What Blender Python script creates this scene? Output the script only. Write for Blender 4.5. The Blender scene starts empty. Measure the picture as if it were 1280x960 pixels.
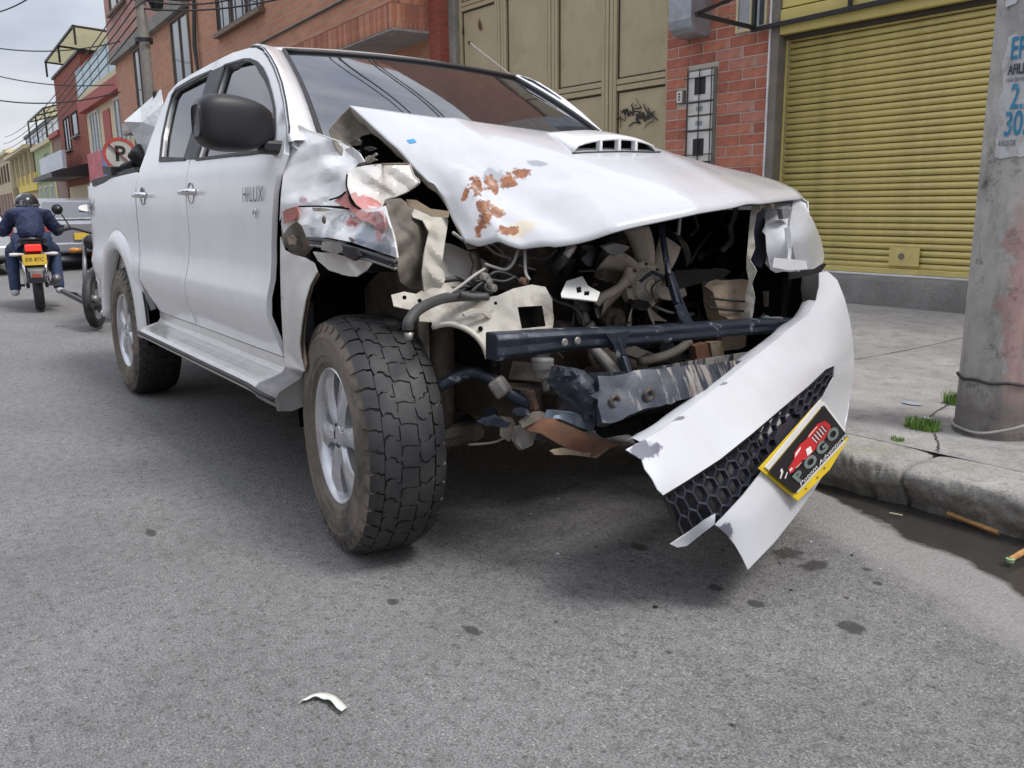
import bpy, bmesh, math, random
import numpy as np
from mathutils import Vector, Matrix, noise as mnoise
from mathutils.geometry import delaunay_2d_cdt
random.seed(7)
sc = bpy.context.scene
COL = sc.collection
R = math.radians

# ------------------------------------------------------------------ camera
FPX = 1070.0
CAM = np.array([2.543, -1.967, 1.123])
YAW, PIT, ROLL = R(144.626), math.atan(225.5/1070), -.0125
FW = np.array([math.cos(YAW)*math.cos(PIT), math.sin(YAW)*math.cos(PIT), -math.sin(PIT)])
_R0 = np.array([math.sin(YAW), -math.cos(YAW), 0.0]); _U0 = np.cross(_R0, FW)
RT = math.cos(ROLL)*_R0 + math.sin(ROLL)*_U0
UP = math.cos(ROLL)*_U0 - math.sin(ROLL)*_R0
cd = bpy.data.cameras.new('camera'); cd.sensor_width = 36; cd.lens = FPX/1280*36
cd.clip_start = .05; cd.clip_end = 2000
cam = bpy.data.objects.new('camera', cd); COL.objects.link(cam)
cam.matrix_world = Matrix(((RT[0], UP[0], -FW[0], CAM[0]), (RT[1], UP[1], -FW[1], CAM[1]), (RT[2], UP[2], -FW[2], CAM[2]), (0, 0, 0, 1)))
sc.camera = cam

# ------------------------------------------------------------------ sky, sun, exposure
SUN_EL, SUN_AZ = R(58), R(20)          # sun direction: azimuth from +X towards +Y
w = bpy.data.worlds.new('World'); sc.world = w; w.use_nodes = True
nt = w.node_tree; nt.nodes.clear()
N = nt.nodes.new
out = N('ShaderNodeOutputWorld'); bg = N('ShaderNodeBackground'); sky = N('ShaderNodeTexSky')
sky.sky_type = 'NISHITA'; sky.sun_disc = False; sky.sun_elevation = SUN_EL; sky.sun_rotation = R(90)-SUN_AZ
sky.air_density = 1.4; sky.dust_density = 3.0; sky.ozone_density = 1.0
tc = N('ShaderNodeTexCoord'); mp = N('ShaderNodeMapping'); mp.inputs['Scale'].default_value = (1, 1, 2.6)
nt.links.new(tc.outputs['Generated'], mp.inputs['Vector'])
n1 = N('ShaderNodeTexNoise'); n1.inputs['Scale'].default_value = 2.1; n1.inputs['Detail'].default_value = 7; n1.inputs['Roughness'].default_value = .55
nt.links.new(mp.outputs[0], n1.inputs['Vector'])
cr = N('ShaderNodeValToRGB')
cr.color_ramp.elements[0].position = .36; cr.color_ramp.elements[0].color = (2.9, 3.25, 4.1, 1)
cr.color_ramp.elements[1].position = .66; cr.color_ramp.elements[1].color = (7.0, 7.1, 7.5, 1)
nt.links.new(n1.outputs['Fac'], cr.inputs['Fac'])
mx = N('ShaderNodeMix'); mx.data_type = 'RGBA'; mx.inputs[0].default_value = .88
# overcast luminance: brighter overhead than at the horizon
sz = N('ShaderNodeSeparateXYZ'); nt.links.new(tc.outputs['Generated'], sz.inputs[0])
mr = N('ShaderNodeMapRange'); mr.inputs[1].default_value = 0; mr.inputs[2].default_value = 1; mr.inputs[3].default_value = .66; mr.inputs[4].default_value = 1.55
nt.links.new(sz.outputs[2], mr.inputs[0])
ml = N('ShaderNodeMix'); ml.data_type = 'RGBA'; ml.blend_type = 'MULTIPLY'; ml.inputs[0].default_value = 1
nt.links.new(cr.outputs[0], ml.inputs[6]); nt.links.new(mr.outputs[0], ml.inputs[7])
nt.links.new(sky.outputs[0], mx.inputs[6]); nt.links.new(ml.outputs[2], mx.inputs[7])
nt.links.new(mx.outputs[2], bg.inputs['Color']); bg.inputs['Strength'].default_value = .1
nt.links.new(bg.outputs[0], out.inputs[0])
sl = bpy.data.lights.new('sun', 'SUN'); sl.energy = 1.5; sl.angle = R(18); sl.color = (1, .975, .94)
so = bpy.data.objects.new('sun', sl); COL.objects.link(so)
sd = Vector((math.cos(SUN_EL)*math.cos(SUN_AZ), math.cos(SUN_EL)*math.sin(SUN_AZ), math.sin(SUN_EL)))
so.rotation_euler = sd.to_track_quat('Z', 'Y').to_euler(); so.location = (0, 0, 30)
sc.view_settings.view_transform = 'Standard'; sc.view_settings.look = 'None'
sc.view_settings.gamma = 1; sc.view_settings.use_curve_mapping = False
sc.view_settings.exposure = .82

# ------------------------------------------------------------------ pixel helpers (photograph pixel + one known coordinate -> point)
def ray(x, y): return FW + RT*(x-640)/FPX - UP*(y-480)/FPX
def at(x, y, axis, v):
    r = ray(x, y); return CAM + r*((v-CAM[axis])/r[axis])
def proj(p):
    d = np.asarray(p, float)-CAM; z = d @ FW; return 640+FPX*(d @ RT)/z, 480-FPX*(d @ UP)/z
def WLD(p):                    # truck local -> world
    c, s = math.cos(TR), math.sin(TR); return np.array([p[0], c*p[1]-s*p[2], s*p[1]+c*p[2]-.0174])
def atp(x, y, p, n):
    r = ray(x, y); return CAM + r*(np.dot(np.asarray(p)-CAM, n)/np.dot(r, n))
# frames: truck = world rolled a little towards the kerb; street frame; far-street frame
TR = -.02
def L(p):                      # world -> truck local
    y, z = p[1], p[2]+.0174
    c, s = math.cos(TR), math.sin(TR)
    return np.array([p[0], c*y+s*z, -s*y+c*z])
SA = R(2.066)
def S(u, v, z): return Vector((u*math.cos(SA)-v*math.sin(SA), u*math.sin(SA)+v*math.cos(SA), z))
SB = R(-1.86); PC = S(-9.16, 4.71, 0)
def S2(u, v, z): return PC + Vector((u*math.cos(SB)-v*math.sin(SB), u*math.sin(SB)+v*math.cos(SB), z))

# ------------------------------------------------------------------ materials
MATS = {}
class NT:
    def __init__(s, name):
        s.m = bpy.data.materials.new(name); s.m.use_nodes = True; s.t = s.m.node_tree
        s.b = s.t.nodes['Principled BSDF']; s.tc = s.t.nodes.new('ShaderNodeTexCoord'); MATS[name] = s.m
    def n(s, typ, **kw):
        o = s.t.nodes.new(typ)
        for k, v in kw.items(): setattr(o, k, v)
        return o
    def l(s, a, b): s.t.links.new(a, b)
    def co(s, scale=None, kind='Object'):
        if scale is None: return s.tc.outputs[kind]
        m = s.n('ShaderNodeMapping'); m.inputs['Scale'].default_value = scale if hasattr(scale, '__len__') else (scale,)*3
        s.l(s.tc.outputs[kind], m.inputs[0]); return m.outputs[0]
    def noise(s, scale, detail=4, rough=.55, vec=None, dist=0):
        o = s.n('ShaderNodeTexNoise'); o.inputs['Scale'].default_value = scale; o.inputs['Detail'].default_value = detail
        o.inputs['Roughness'].default_value = rough; o.inputs['Distortion'].default_value = dist
        s.l(vec if vec is not None else s.tc.outputs['Object'], o.inputs['Vector']); return o.outputs['Fac']
    def ramp(s, fac, stops):
        o = s.n('ShaderNodeValToRGB'); e = o.color_ramp.elements
        while len(e) < len(stops): e.new(.5)
        for i, (p, c) in enumerate(stops):
            e[i].position = p; e[i].color = (c, c, c, 1) if not hasattr(c, '__len__') else (*c[:3], 1)
        s.l(fac, o.inputs[0]); return o.outputs[0]
    def mix(s, fac, a, b, mode='MIX'):
        o = s.n('ShaderNodeMix', data_type='RGBA', blend_type=mode)
        for sock, v in ((o.inputs[0], fac), (o.inputs[6], a), (o.inputs[7], b)):
            if hasattr(v, 'is_linked'): s.l(v, sock)
            elif hasattr(v, '__len__'): sock.default_value = (*v[:3], 1)
            else: sock.default_value = v
        return o.outputs[2]
    def math(s, op, a, b=None, c=None):
        o = s.n('ShaderNodeMath', operation=op)
        for i, v in enumerate((a, b, c)):
            if v is None: continue
            if hasattr(v, 'is_linked'): s.l(v, o.inputs[i])
            else: o.inputs[i].default_value = v
        return o.outputs[0]
    def spot(s, pos, rad, nscale=9, namt=.8, soft=.35, rot=0):
        """mask that is 1 inside an uneven blob round pos (object coordinates), rad a number or (x,y,z)"""
        rad = rad if hasattr(rad, '__len__') else (rad,)*3
        v = s.n('ShaderNodeVectorMath', operation='SUBTRACT'); s.l(s.tc.outputs['Object'], v.inputs[0]); v.inputs[1].default_value = tuple(pos)
        if rot:
            vr = s.n('ShaderNodeVectorRotate', rotation_type='Z_AXIS'); s.l(v.outputs[0], vr.inputs['Vector']); vr.inputs['Angle'].default_value = -rot; v = vr
        d = s.n('ShaderNodeVectorMath', operation='DIVIDE'); s.l(v.outputs[0], d.inputs[0]); d.inputs[1].default_value = rad
        ln = s.n('ShaderNodeVectorMath', operation='LENGTH'); s.l(d.outputs[0], ln.inputs[0])
        nz = s.math('MULTIPLY_ADD', s.noise(nscale, 5, .65), namt*2, -namt)
        q = s.math('ADD', ln.outputs['Value'], nz)
        o = s.n('ShaderNodeMapRange', clamp=True); s.l(q, o.inputs[0])
        o.inputs[1].default_value = 1+soft/2; o.inputs[2].default_value = 1-soft/2
        return o.outputs[0]
    def bump(s, h, strength=.3, dist=.01, prev=None):
        o = s.n('ShaderNodeBump'); o.inputs['Strength'].default_value = strength; o.inputs['Distance'].default_value = dist
        s.l(h, o.inputs['Height'])
        if prev is not None: s.l(prev, o.inputs['Normal'])
        s.l(o.outputs[0], s.b.inputs['Normal']); return o.outputs[0]
    def set(s, color=None, rough=None, metal=None, **kw):
        for k, v in (('Base Color', color), ('Roughness', rough), ('Metallic', metal), *((a.replace('_', ' '), b) for a, b in kw.items())):
            if v is None: continue
            if hasattr(v, 'is_linked'): s.l(v, s.b.inputs[k])
            elif hasattr(v, '__len__'): s.b.inputs[k].default_value = (*v[:3], 1)
            else: s.b.inputs[k].default_value = v

def M(name, col, rough=.6, metal=0, var=.18, scale=6, bump=.15, bscale=40, dirt=None, dscale=5, dth=(.5, .7), coat=0, bd=.004, rvar=.12):
    """everyday surface: colour with uneven tone, optional dirt layer, fine relief"""
    if name in MATS: return MATS[name]
    s = NT(name)
    lo = [c*(1-var) for c in col]; hi = [min(1, c*(1+var)) for c in col]
    c = s.mix(s.ramp(s.noise(scale, 6, .6), [(.3, 0), (.7, 1)]), lo, hi)
    if dirt is not None:
        c = s.mix(s.ramp(s.noise(dscale, 8, .68, dist=.4), [(dth[0], 0), (dth[1], 1)]), c, dirt)
    s.set(c, None, metal)
    s.set(rough=s.math('MULTIPLY_ADD', s.noise(scale*3, 4), rvar*2, rough-rvar))
    if coat: s.set(Coat_Weight=coat, Coat_Roughness=.08)
    if bump: s.bump(s.noise(bscale, 5, .6), bump, bd)
    return s.m

# ------------------------------------------------------------------ object helpers
def link(o, parent=None):
    COL.objects.link(o)
    if parent is not None: o.parent = parent
    return o
def tag(o, label=None, cat=None, group=None, kind=None):
    for k, v in (('label', label), ('category', cat), ('group', group), ('kind', kind)):
        if v: o[k] = v
    return o
def mesh(name, verts, faces, mat, parent=None, smooth=False, mods=()):
    me = bpy.data.meshes.new(name); me.from_pydata([tuple(map(float, v)) for v in verts], [], faces); me.update()
    return meshobj(name, me, mat, parent, smooth, mods)
def meshobj(name, me, mat, parent=None, smooth=False, mods=()):
    o = bpy.data.objects.new(name, me)
    if mat is not None and not len(me.materials): me.materials.append(mat)
    if smooth: me.shade_smooth()
    link(o, parent)
    for typ, kw in mods:
        m = o.modifiers.new(typ.lower(), typ)
        for k, v in kw.items(): setattr(m, k, v)
    return o
def BEV(wd=.004, seg=1): return ('BEVEL', dict(width=wd, segments=seg, limit_method='ANGLE', angle_limit=.6))
def SOL(t=.003, off=0): return ('SOLIDIFY', dict(thickness=t, offset=off))
def SUB(n=1): return ('SUBSURF', dict(levels=n, render_levels=n))
def thing(name, label, cat, loc=(0, 0, 0), rz=0, group=None):
    o = bpy.data.objects.new(name, None); o.empty_display_size = .2; o.location = loc; o.rotation_euler = (0, 0, rz); link(o)
    return tag(o, label, cat, group)
class G:
    """collects shapes, builds ONE mesh object"""
    def __init__(s): s.v = []; s.f = []
    def add(s, v, f):
        n = len(s.v); s.v += [tuple(map(float, p)) for p in v]; s.f += [tuple(i+n for i in q) for q in f]; return s
    def box(s, lo, hi, m=None):
        x0, y0, z0 = lo; x1, y1, z1 = hi
        v = [(x0, y0, z0), (x1, y0, z0), (x1, y1, z0), (x0, y1, z0), (x0, y0, z1), (x1, y0, z1), (x1, y1, z1), (x0, y1, z1)]
        if m is not None: v = [m @ Vector(p) for p in v]
        return s.add(v, [(3, 2, 1, 0), (4, 5, 6, 7), (0, 1, 5, 4), (1, 2, 6, 5), (2, 3, 7, 6), (3, 0, 4, 7)])
    def bar(s, a, b, w=.02, h=None, up=(0, 0, 1)):
        """box bar from a to b, w wide, h high"""
        h = h or w; a = Vector(a); b = Vector(b); d = (b-a); ln = d.length; d.normalize()
        x = d.cross(Vector(up))
        if x.length < 1e-4: x = d.cross(Vector((1, 0, 0)))
        x.normalize(); y = x.cross(d)
        v = [p + x*i*w/2 + y*j*h/2 for p in (a, b) for i, j in ((-1, -1), (1, -1), (1, 1), (-1, 1))]
        return s.add(v, [(3, 2, 1, 0), (4, 5, 6, 7), (0, 1, 5, 4), (1, 2, 6, 5), (2, 3, 7, 6), (3, 0, 4, 7)])
    def tube(s, pts, r=.01, n=8, cap=True):
        pts = [Vector(p) for p in pts]; rr = r if hasattr(r, '__len__') else [r]*len(pts)
        v = []; f = []; ref = None
        for i, p in enumerate(pts):
            d = (pts[min(i+1, len(pts)-1)] - pts[max(i-1, 0)]).normalized()
            if ref is None: ref = d.cross(Vector((0, 0, 1))) if abs(d.z) < .9 else d.cross(Vector((1, 0, 0)))
            x = (ref - d*ref.dot(d)).normalized(); ref = x; y = d.cross(x)
            v += [p + (x*math.cos(2*math.pi*k/n) + y*math.sin(2*math.pi*k/n))*rr[i] for k in range(n)]
        for i in range(len(pts)-1):
            f += [(i*n+k, i*n+(k+1) % n, (i+1)*n+(k+1) % n, (i+1)*n+k) for k in range(n)]
        if cap: f += [tuple(range(n-1, -1, -1)), tuple((len(pts)-1)*n+k for k in range(n))]
        return s.add(v, f)
    def lathe(s, prof, n=32, axis='z', c=(0, 0, 0), cap=False):
        """prof: list of (radius, height) turned about an axis through c"""
        v = []; f = []; m = len(prof)
        for k in range(n):
            a = 2*math.pi*k/n; ca, sa = math.cos(a), math.sin(a)
            for r_, h in prof:
                p = {'z': (r_*ca, r_*sa, h), 'y': (r_*ca, h, r_*sa), 'x': (h, r_*ca, r_*sa)}[axis]
                v.append((p[0]+c[0], p[1]+c[1], p[2]+c[2]))
        for k in range(n):
            for i in range(m-1):
                f.append((k*m+i, k*m+i+1, ((k+1) % n)*m+i+1, ((k+1) % n)*m+i))
        if cap: f += [tuple(k*m for k in range(n)), tuple(k*m+m-1 for k in range(n-1, -1, -1))]
        return s.add(v, f)
    def prism(s, poly, lo, hi, fn):
        """poly in 2D swept between lo and hi; fn(a,b,t)->xyz"""
        n = len(poly)
        v = [fn(a, b, lo) for a, b in poly] + [fn(a, b, hi) for a, b in poly]
        return s.add(v, [tuple(range(n-1, -1, -1)), tuple(range(n, 2*n))] + [(i, (i+1) % n, n+(i+1) % n, n+i) for i in range(n)])
    def build(s, name, mat, parent=None, smooth=False, mods=()):
        return mesh(name, s.v, s.f, mat, parent, smooth, mods)
def smoothpts(pts, n=8):
    """Catmull-Rom through points"""
    P = [np.asarray(p, float) for p in pts]; P = [2*P[0]-P[1]] + P + [2*P[-1]-P[-2]]; o = []
    for i in range(1, len(P)-2):
        for k in range(n):
            t = k/n; o.append(.5*((2*P[i]) + (P[i+1]-P[i-1])*t + (2*P[i-1]-5*P[i]+4*P[i+1]-P[i+2])*t*t + (3*P[i]-P[i-1]-3*P[i+1]+P[i+2])*t**3))
    o.append(P[-2]); return o
def inside(p, poly):
    c = False; x, y = p; j = len(poly)-1
    for i in range(len(poly)):
        if (poly[i][1] > y) != (poly[j][1] > y) and x < (poly[j][0]-poly[i][0])*(y-poly[i][1])/(poly[j][1]-poly[i][1])+poly[i][0]: c = not c
        j = i
    return c
def resample(poly, step):
    o = []
    for i in range(len(poly)):
        a, b = poly[i], poly[(i+1) % len(poly)]; d = math.hypot(b[0]-a[0], b[1]-a[1]); k = max(1, int(d/step))
        o += [(a[0]+(b[0]-a[0])*t/k, a[1]+(b[1]-a[1])*t/k) for t in range(k)]
    return o
def fill2d(outline, holes=(), step=.05):
    """triangulated fill of an outline with holes and inner points: (points, triangles)"""
    loops = [resample(outline, step)] + [resample(h, step) for h in holes]
    pts = []; edges = []
    for lp in loops:
        n = len(pts); pts += lp; edges += [(n+i, n+(i+1) % len(lp)) for i in range(len(lp))]
    bx = [p[0] for p in loops[0]]; by = [p[1] for p in loops[0]]
    y = min(by)+step*.5; row = 0; bnd = list(pts)
    bnp = np.array(bnd)
    while y < max(by):
        x = min(bx)+step*(.5 if row % 2 else .25)
        while x < max(bx):
            if inside((x, y), loops[0]) and not any(inside((x, y), h) for h in loops[1:]) and np.min(np.hypot(bnp[:, 0]-x, bnp[:, 1]-y)) > step*.45:
                pts.append((x, y))
            x += step
        y += step*.87; row += 1
    r_ = delaunay_2d_cdt([Vector(p) for p in pts], edges, [], 0, 1e-6)
    vs = [tuple(v) for v in r_[0]]; tris = []
    for t in r_[2]:
        c = (sum(vs[i][0] for i in t)/len(t), sum(vs[i][1] for i in t)/len(t))
        if inside(c, loops[0]) and not any(inside(c, h) for h in loops[1:]): tris.append(tuple(t))
    return vs, tris
def panel(name, outline, fn, mat, parent=None, holes=(), step=.05, thick=.003, off=0, smooth=True, extra=(), flip=False, split=.6):
    vs, tr = fill2d(outline, holes, step)
    if flip: tr = [t[::-1] for t in tr]
    return mesh(name, [fn(a, b) for a, b in vs], tr, mat, parent, smooth, ([SOL(thick, off), ('EDGE_SPLIT', dict(split_angle=split))] if thick else []) + list(extra))
def idw(ctrl, p=2.5):
    c = np.array(ctrl, float)
    def f(x, y):
        d = np.hypot(c[:, 0]-x, c[:, 1]-y)+1e-6; wt = d**-p
        return float((wt*c[:, 2]).sum()/wt.sum())
    return f
def folds(seed, n=5, per=(22, 60)):
    """sharp creases of crumpled sheet metal: sum of triangle waves over pixel position"""
    rn = random.Random(seed); ws_ = [(rn.uniform(0, math.pi), rn.uniform(*per), rn.random(), rn.uniform(.5, 1)) for _ in range(n)]
    def f(x, y):
        t_ = 0
        for a, p, ph, w_ in ws_:
            k = ((x*math.cos(a)+y*math.sin(a))/p+ph) % 1.0; t_ += w_*(abs(k-.5)*4-1)
        return t_/n
    return f
def pxsheet(name, outline, axis, val, mat, parent, holes=(), step=7, thick=.004, bump=.006, bfreq=14, off=0, seed=0, ridge=0.0, split=.6, fold=0.0, per=(22, 60)):
    """torn or crumpled sheet: outline in photo pixels, depth from the part it belongs to (val: number or ctrl points), truck local"""
    vf = val if callable(val) else ((lambda x, y: val) if not hasattr(val, '__len__') else idw(val))
    ff = folds(seed+int(outline[0][0]), 5, per)
    def fn(a, b):
        p = L(at(a, b, axis, vf(a, b))); q = Vector(p)*bfreq + Vector((seed, seed*2, 0))
        r = ray(a, b); r = r/np.linalg.norm(r)
        return p + r*(fold*ff(a, b) + bump*(mnoise.noise(q)+.5*mnoise.noise(q*2.3)) + ridge*(1-2.6*abs(mnoise.noise(q*.6+Vector((5, 2, seed))))+.8*abs(mnoise.noise(q*1.5))))
    return panel(name, outline, fn, mat, parent, holes, step, thick, off, split=split)
def text_mesh(txt, size=1.0, bold=0.0, shear=0.0, extrude=0.0, spacing=1.0):
    cu = bpy.data.curves.new('t', 'FONT'); cu.body = txt; cu.size = size; cu.offset = bold; cu.shear = shear; cu.extrude = extrude
    cu.space_character = spacing; cu.align_x = 'CENTER'; cu.align_y = 'CENTER'; cu.resolution_u = 3
    o = bpy.data.objects.new('t', cu); COL.objects.link(o); dg = bpy.context.evaluated_depsgraph_get(); dg.update()
    me = bpy.data.meshes.new_from_object(o.evaluated_get(dg)); bpy.data.objects.remove(o); bpy.data.curves.remove(cu)
    return me
def lettering(name, txt, size, mat, parent, fn, **kw):
    me = text_mesh(txt, size, **kw)
    for v in me.vertices: v.co = Vector(tuple(fn(v.co.x, v.co.y, v.co.z)))
    return meshobj(name, me, mat, parent)
def copytree(o, parent=None):
    c = o.copy(); COL.objects.link(c); c.parent = parent
    for ch in list(o.children): copytree(ch, c)
    return c
# ================================================================== MATERIALS FOR THE PLACE
def asphalt():
    s = NT('asphalt')
    big = s.ramp(s.noise(.55, 5, .6), [(.3, (.235, .230, .226)), (.72, (.295, .290, .286))])
    med = s.noise(7, 6, .7); c = s.mix(s.ramp(med, [(.35, 0), (.75, .55)]), big, (.34, .333, .328))
    fine = s.noise(190, 4, .75); c = s.mix(s.ramp(fine, [(.40, .85), (.58, 0)]), c, (.075, .073, .071))
    vc = s.n('ShaderNodeTexVoronoi'); vc.inputs['Scale'].default_value = 62; s.l(s.co(), vc.inputs['Vector'])
    c = s.mix(s.math('MULTIPLY', s.ramp(vc.outputs['Color'], [(.25, 0), (.45, .8), (.62, 0)]), s.ramp(vc.outputs['Distance'], [(.25, 1), (.5, 0)])), c, (.085, .083, .080))
    grit = s.n('ShaderNodeTexVoronoi'); grit.inputs['Scale'].default_value = 95; s.l(s.co(), grit.inputs['Vector'])
    gsel = s.math('MULTIPLY', s.ramp(grit.outputs['Distance'], [(.12, 1), (.3, 0)]), s.ramp(grit.outputs['Color'], [(.62, 0), (.75, 1)]))
    c = s.mix(s.math('MULTIPLY', gsel, .8), c, (.50, .48, .46))
    c = s.mix(1, c, s.ramp(s.noise(26, 6, .7), [(.28, .62), (.5, 1.0), (.72, 1.16)]), 'MULTIPLY'); c = s.mix(1, c, s.ramp(s.noise(1.2, 5, .6), [(.3, .88), (.7, 1.14)]), 'MULTIPLY')
    # oil spots and damp patches that lie on this road
    m = None
    for (x, y), r_ in (((.748, -.835), (.045, .022)), ((.893, .321), (.05, .07)), ((1.005, .306), (.04, .075)), ((1.325, .023), (.05, .04)), ((.94, -.085), (.035, .03)),
                       ((1.081, -.075), (.03, .03)), ((-.529, -1.361), (.05, .02)), ((.466, -.928), (.03, .02)), ((.577, -.05), (.04, .03)), ((1.12, .42), (.02, .02)), ((1.2, .35), (.015, .02))):
        q = s.spot((x, y, 0), (r_[0]*.8, r_[1]*.8, 1), 30, .9, .45); m = q if m is None else s.math('MAXIMUM', m, q)
    c = s.mix(s.math('MULTIPLY', m, .78), c, (.03, .028, .026))
    # wet, silty gutter along the kerb (street direction) and the worn cement strip beside it
    mp_ = s.n('ShaderNodeMapping'); mp_.vector_type = 'POINT'; mp_.inputs['Rotation'].default_value = (0, 0, -SA); s.l(s.tc.outputs['Object'], mp_.inputs[0])
    sx = s.n('ShaderNodeSeparateXYZ'); s.l(mp_.outputs[0], sx.inputs[0])
    nz = s.noise(2.2, 6, .6); vv = s.math('ADD', s.math('MULTIPLY_ADD', nz, .34, -.17), s.math('MULTIPLY_ADD', sx.outputs[0], .42, sx.outputs[1]))
    cem = s.n('ShaderNodeMapRange'); s.l(vv, cem.inputs[0]); cem.inputs[1].default_value = .86; cem.inputs[2].default_value = .99
    c = s.mix(s.math('MULTIPLY', cem.outputs[0], .5), c, (.40, .385, .365))
    wet = s.n('ShaderNodeMapRange'); s.l(vv, wet.inputs[0]); wet.inputs[1].default_value = 1.19; wet.inputs[2].default_value = 1.235
    c = s.mix(s.math('MULTIPLY', wet.outputs[0], .93), c, s.mix(s.noise(14, 5), (.014, .012, .010), (.040, .035, .030)))
    s.set(c); s.set(rough=s.mix(wet.outputs[0], (.88,)*3, (.16,)*3))
    h = s.math('ADD', s.math('MULTIPLY', s.noise(110, 5, .75), 1.0), s.math('MULTIPLY', grit.outputs['Distance'], .7))
    h = s.math('MULTIPLY', h, s.math('MULTIPLY_ADD', wet.outputs[0], -.85, 1))
    b1 = s.bump(s.noise(3, 4), .12, .03); s.bump(h, .75, .008, b1)
    return s.m
def concrete(name, col=(.34, .325, .30), moss=False, dark=(.14, .13, .12), sc_=3.0):
    s = NT(name)
    c = s.mix(s.ramp(s.noise(sc_, 8, .65), [(.3, 0), (.7, 1)]), [k*.72 for k in col], [k*1.18 for k in col])
    c = s.mix(s.ramp(s.noise(sc_*7, 6, .7), [(.5, 0), (.72, .6)]), c, dark)
    if name == 'pavement_concrete': c = s.mix(1, c, s.ramp(s.noise(2.2, 7, .65, vec=s.co((1, 2.2, 1))), [(.3, .84), (.7, 1.10)]), 'MULTIPLY')
    if moss: c = s.mix(s.ramp(s.noise(2.1, 7, .7, dist=.5), [(.52, 0), (.72, .55)]), c, (.20, .215, .09))
    c = s.mix(s.ramp(s.noise(95, 5, .75), [(.38, .6), (.5, 0)]), c, [k*.4 for k in col])
    s.set(c, .9); b1 = s.bump(s.noise(sc_*5, 7, .7), .5, .025); s.bump(s.noise(85, 5, .75), .7, .006, b1)
    return s.m
def brickwall(name, c1, c2, mortar, bw=.33, bh=.11, ms=.012, swap=False):
    s = NT(name); sx = s.n('ShaderNodeSeparateXYZ'); s.l(s.tc.outputs['Object'], sx.inputs[0]); cb = s.n('ShaderNodeCombineXYZ')
    hsum = s.math('ADD', sx.outputs[0], sx.outputs[1])
    s.l(sx.outputs[2] if swap else hsum, cb.inputs[0]); s.l(hsum if swap else sx.outputs[2], cb.inputs[1])
    b = s.n('ShaderNodeTexBrick'); s.l(cb.outputs[0], b.inputs['Vector']); b.inputs['Scale'].default_value = 1
    b.inputs['Brick Width'].default_value = bw; b.inputs['Row Height'].default_value = bh; b.inputs['Mortar Size'].default_value = ms; b.inputs['Mortar Smooth'].default_value = .3
    b.inputs['Color1'].default_value = (*c1, 1); b.inputs['Color2'].default_value = (*c2, 1); b.inputs['Mortar'].default_value = (*mortar, 1); b.inputs['Bias'].default_value = -.1
    c = s.mix(s.ramp(s.noise(1.1, 8, .65), [(.4, 0), (.75, .35)]), b.outputs['Color'], [k*.45 for k in c1]); s.set(c, .88)
    s.bump(s.math('SUBTRACT', s.math('MULTIPLY', s.noise(45, 4), .4), b.outputs['Fac']), .6, .01)
    return s.m
m_asph = asphalt()
m_kerb = concrete('kerb_concrete', (.40, .385, .355), moss=True); m_walk = concrete('pavement_concrete', (.37, .355, .34), sc_=1.6)
m_step = concrete('step_concrete', (.23, .215, .20)); m_conc = concrete('weathered_concrete', (.30, .28, .25)); m_plaster = concrete('grey_plaster', (.36, .35, .33), sc_=1.2)
m_mortar = M('mortar', (.50, .44, .39), .95, bump=.5, bscale=80)
m_bricks = [M('brick_clay_%d' % i, c, .85, var=.22, scale=9, bump=.5, bscale=60, dirt=(.50, .37, .33) if i % 2 else (.17, .07, .055), dscale=5, dth=(.56, .85)) for i, c in enumerate([(.40, .135, .085), (.45, .165, .105), (.34, .11, .075), (.44, .19, .135)])]
m_bwall = brickwall('orange_brickwork', (.54, .255, .15), (.46, .20, .115), (.44, .31, .23))
m_sold = [M('soldier_brick_%d' % i, c, .88, var=.25, scale=8, bump=.4) for i, c in enumerate([(.42, .17, .10), (.50, .24, .15), (.34, .13, .085)])]
m_redwall = brickwall('red_brickwork', (.33, .085, .05), (.25, .06, .04), (.30, .12, .085), .25, .09, .010)
m_brnwall = brickwall('brown_brickwork', (.33, .21, .16), (.26, .16, .125), (.32, .26, .22), .25, .09, .010)
m_beige = M('beige_gate_paint', (.445, .365, .225), .55, var=.07, scale=2.2, bump=.12, bscale=9, dirt=(.33, .27, .17), dscale=3, dth=(.5, .8), bd=.01)
m_beige2 = M('beige_frame_paint', (.43, .35, .215), .5, var=.08, scale=4, bump=.1)
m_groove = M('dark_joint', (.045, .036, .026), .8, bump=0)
m_yel = M('yellow_shutter_paint', (.62, .515, .19), .42, var=.10, scale=3.5, bump=.18, bscale=25, dirt=(.36, .285, .10), dscale=1.6, dth=(.48, .8))
m_yel2 = M('yellow_lintel_paint', (.58, .48, .15), .5, var=.12, scale=2, bump=.1)
m_black = M('black_steel', (.022, .022, .024), .45, .2, bump=.1)
m_grey = M('grey_galvanised', (.34, .37, .40), .45, .55, var=.2, bump=.1, dirt=(.2, .2, .2), dth=(.55, .8))
m_jamb = M('grey_jamb', (.19, .17, .14), .8, bump=.3)
m_whitebar = M('white_trim_strip', (.70, .69, .70), .5, bump=.05)
m_white = M('white_enamel', (.68, .68, .65), .5, var=.08, bump=.06, dirt=(.5, .47, .40), dth=(.5, .8))
m_glassw = M('window_glass', (.10, .12, .14), .08, var=.2, bump=.02, bscale=3, rvar=.03)
MATS['window_glass'].node_tree.nodes['Principled BSDF'].inputs['IOR'].default_value = 2.2
m_dark = M('dark_interior', (.018, .016, .015), .9, bump=0)
m_frame = M('brown_window_frame', (.16, .10, .06), .6)
m_cream = M('cream_paint', (.62, .53, .33), .7, var=.1); m_red = M('red_paint', (.38, .06, .045), .6); m_green = M('pale_green_render', (.36, .42, .23), .8, var=.12)
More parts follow.
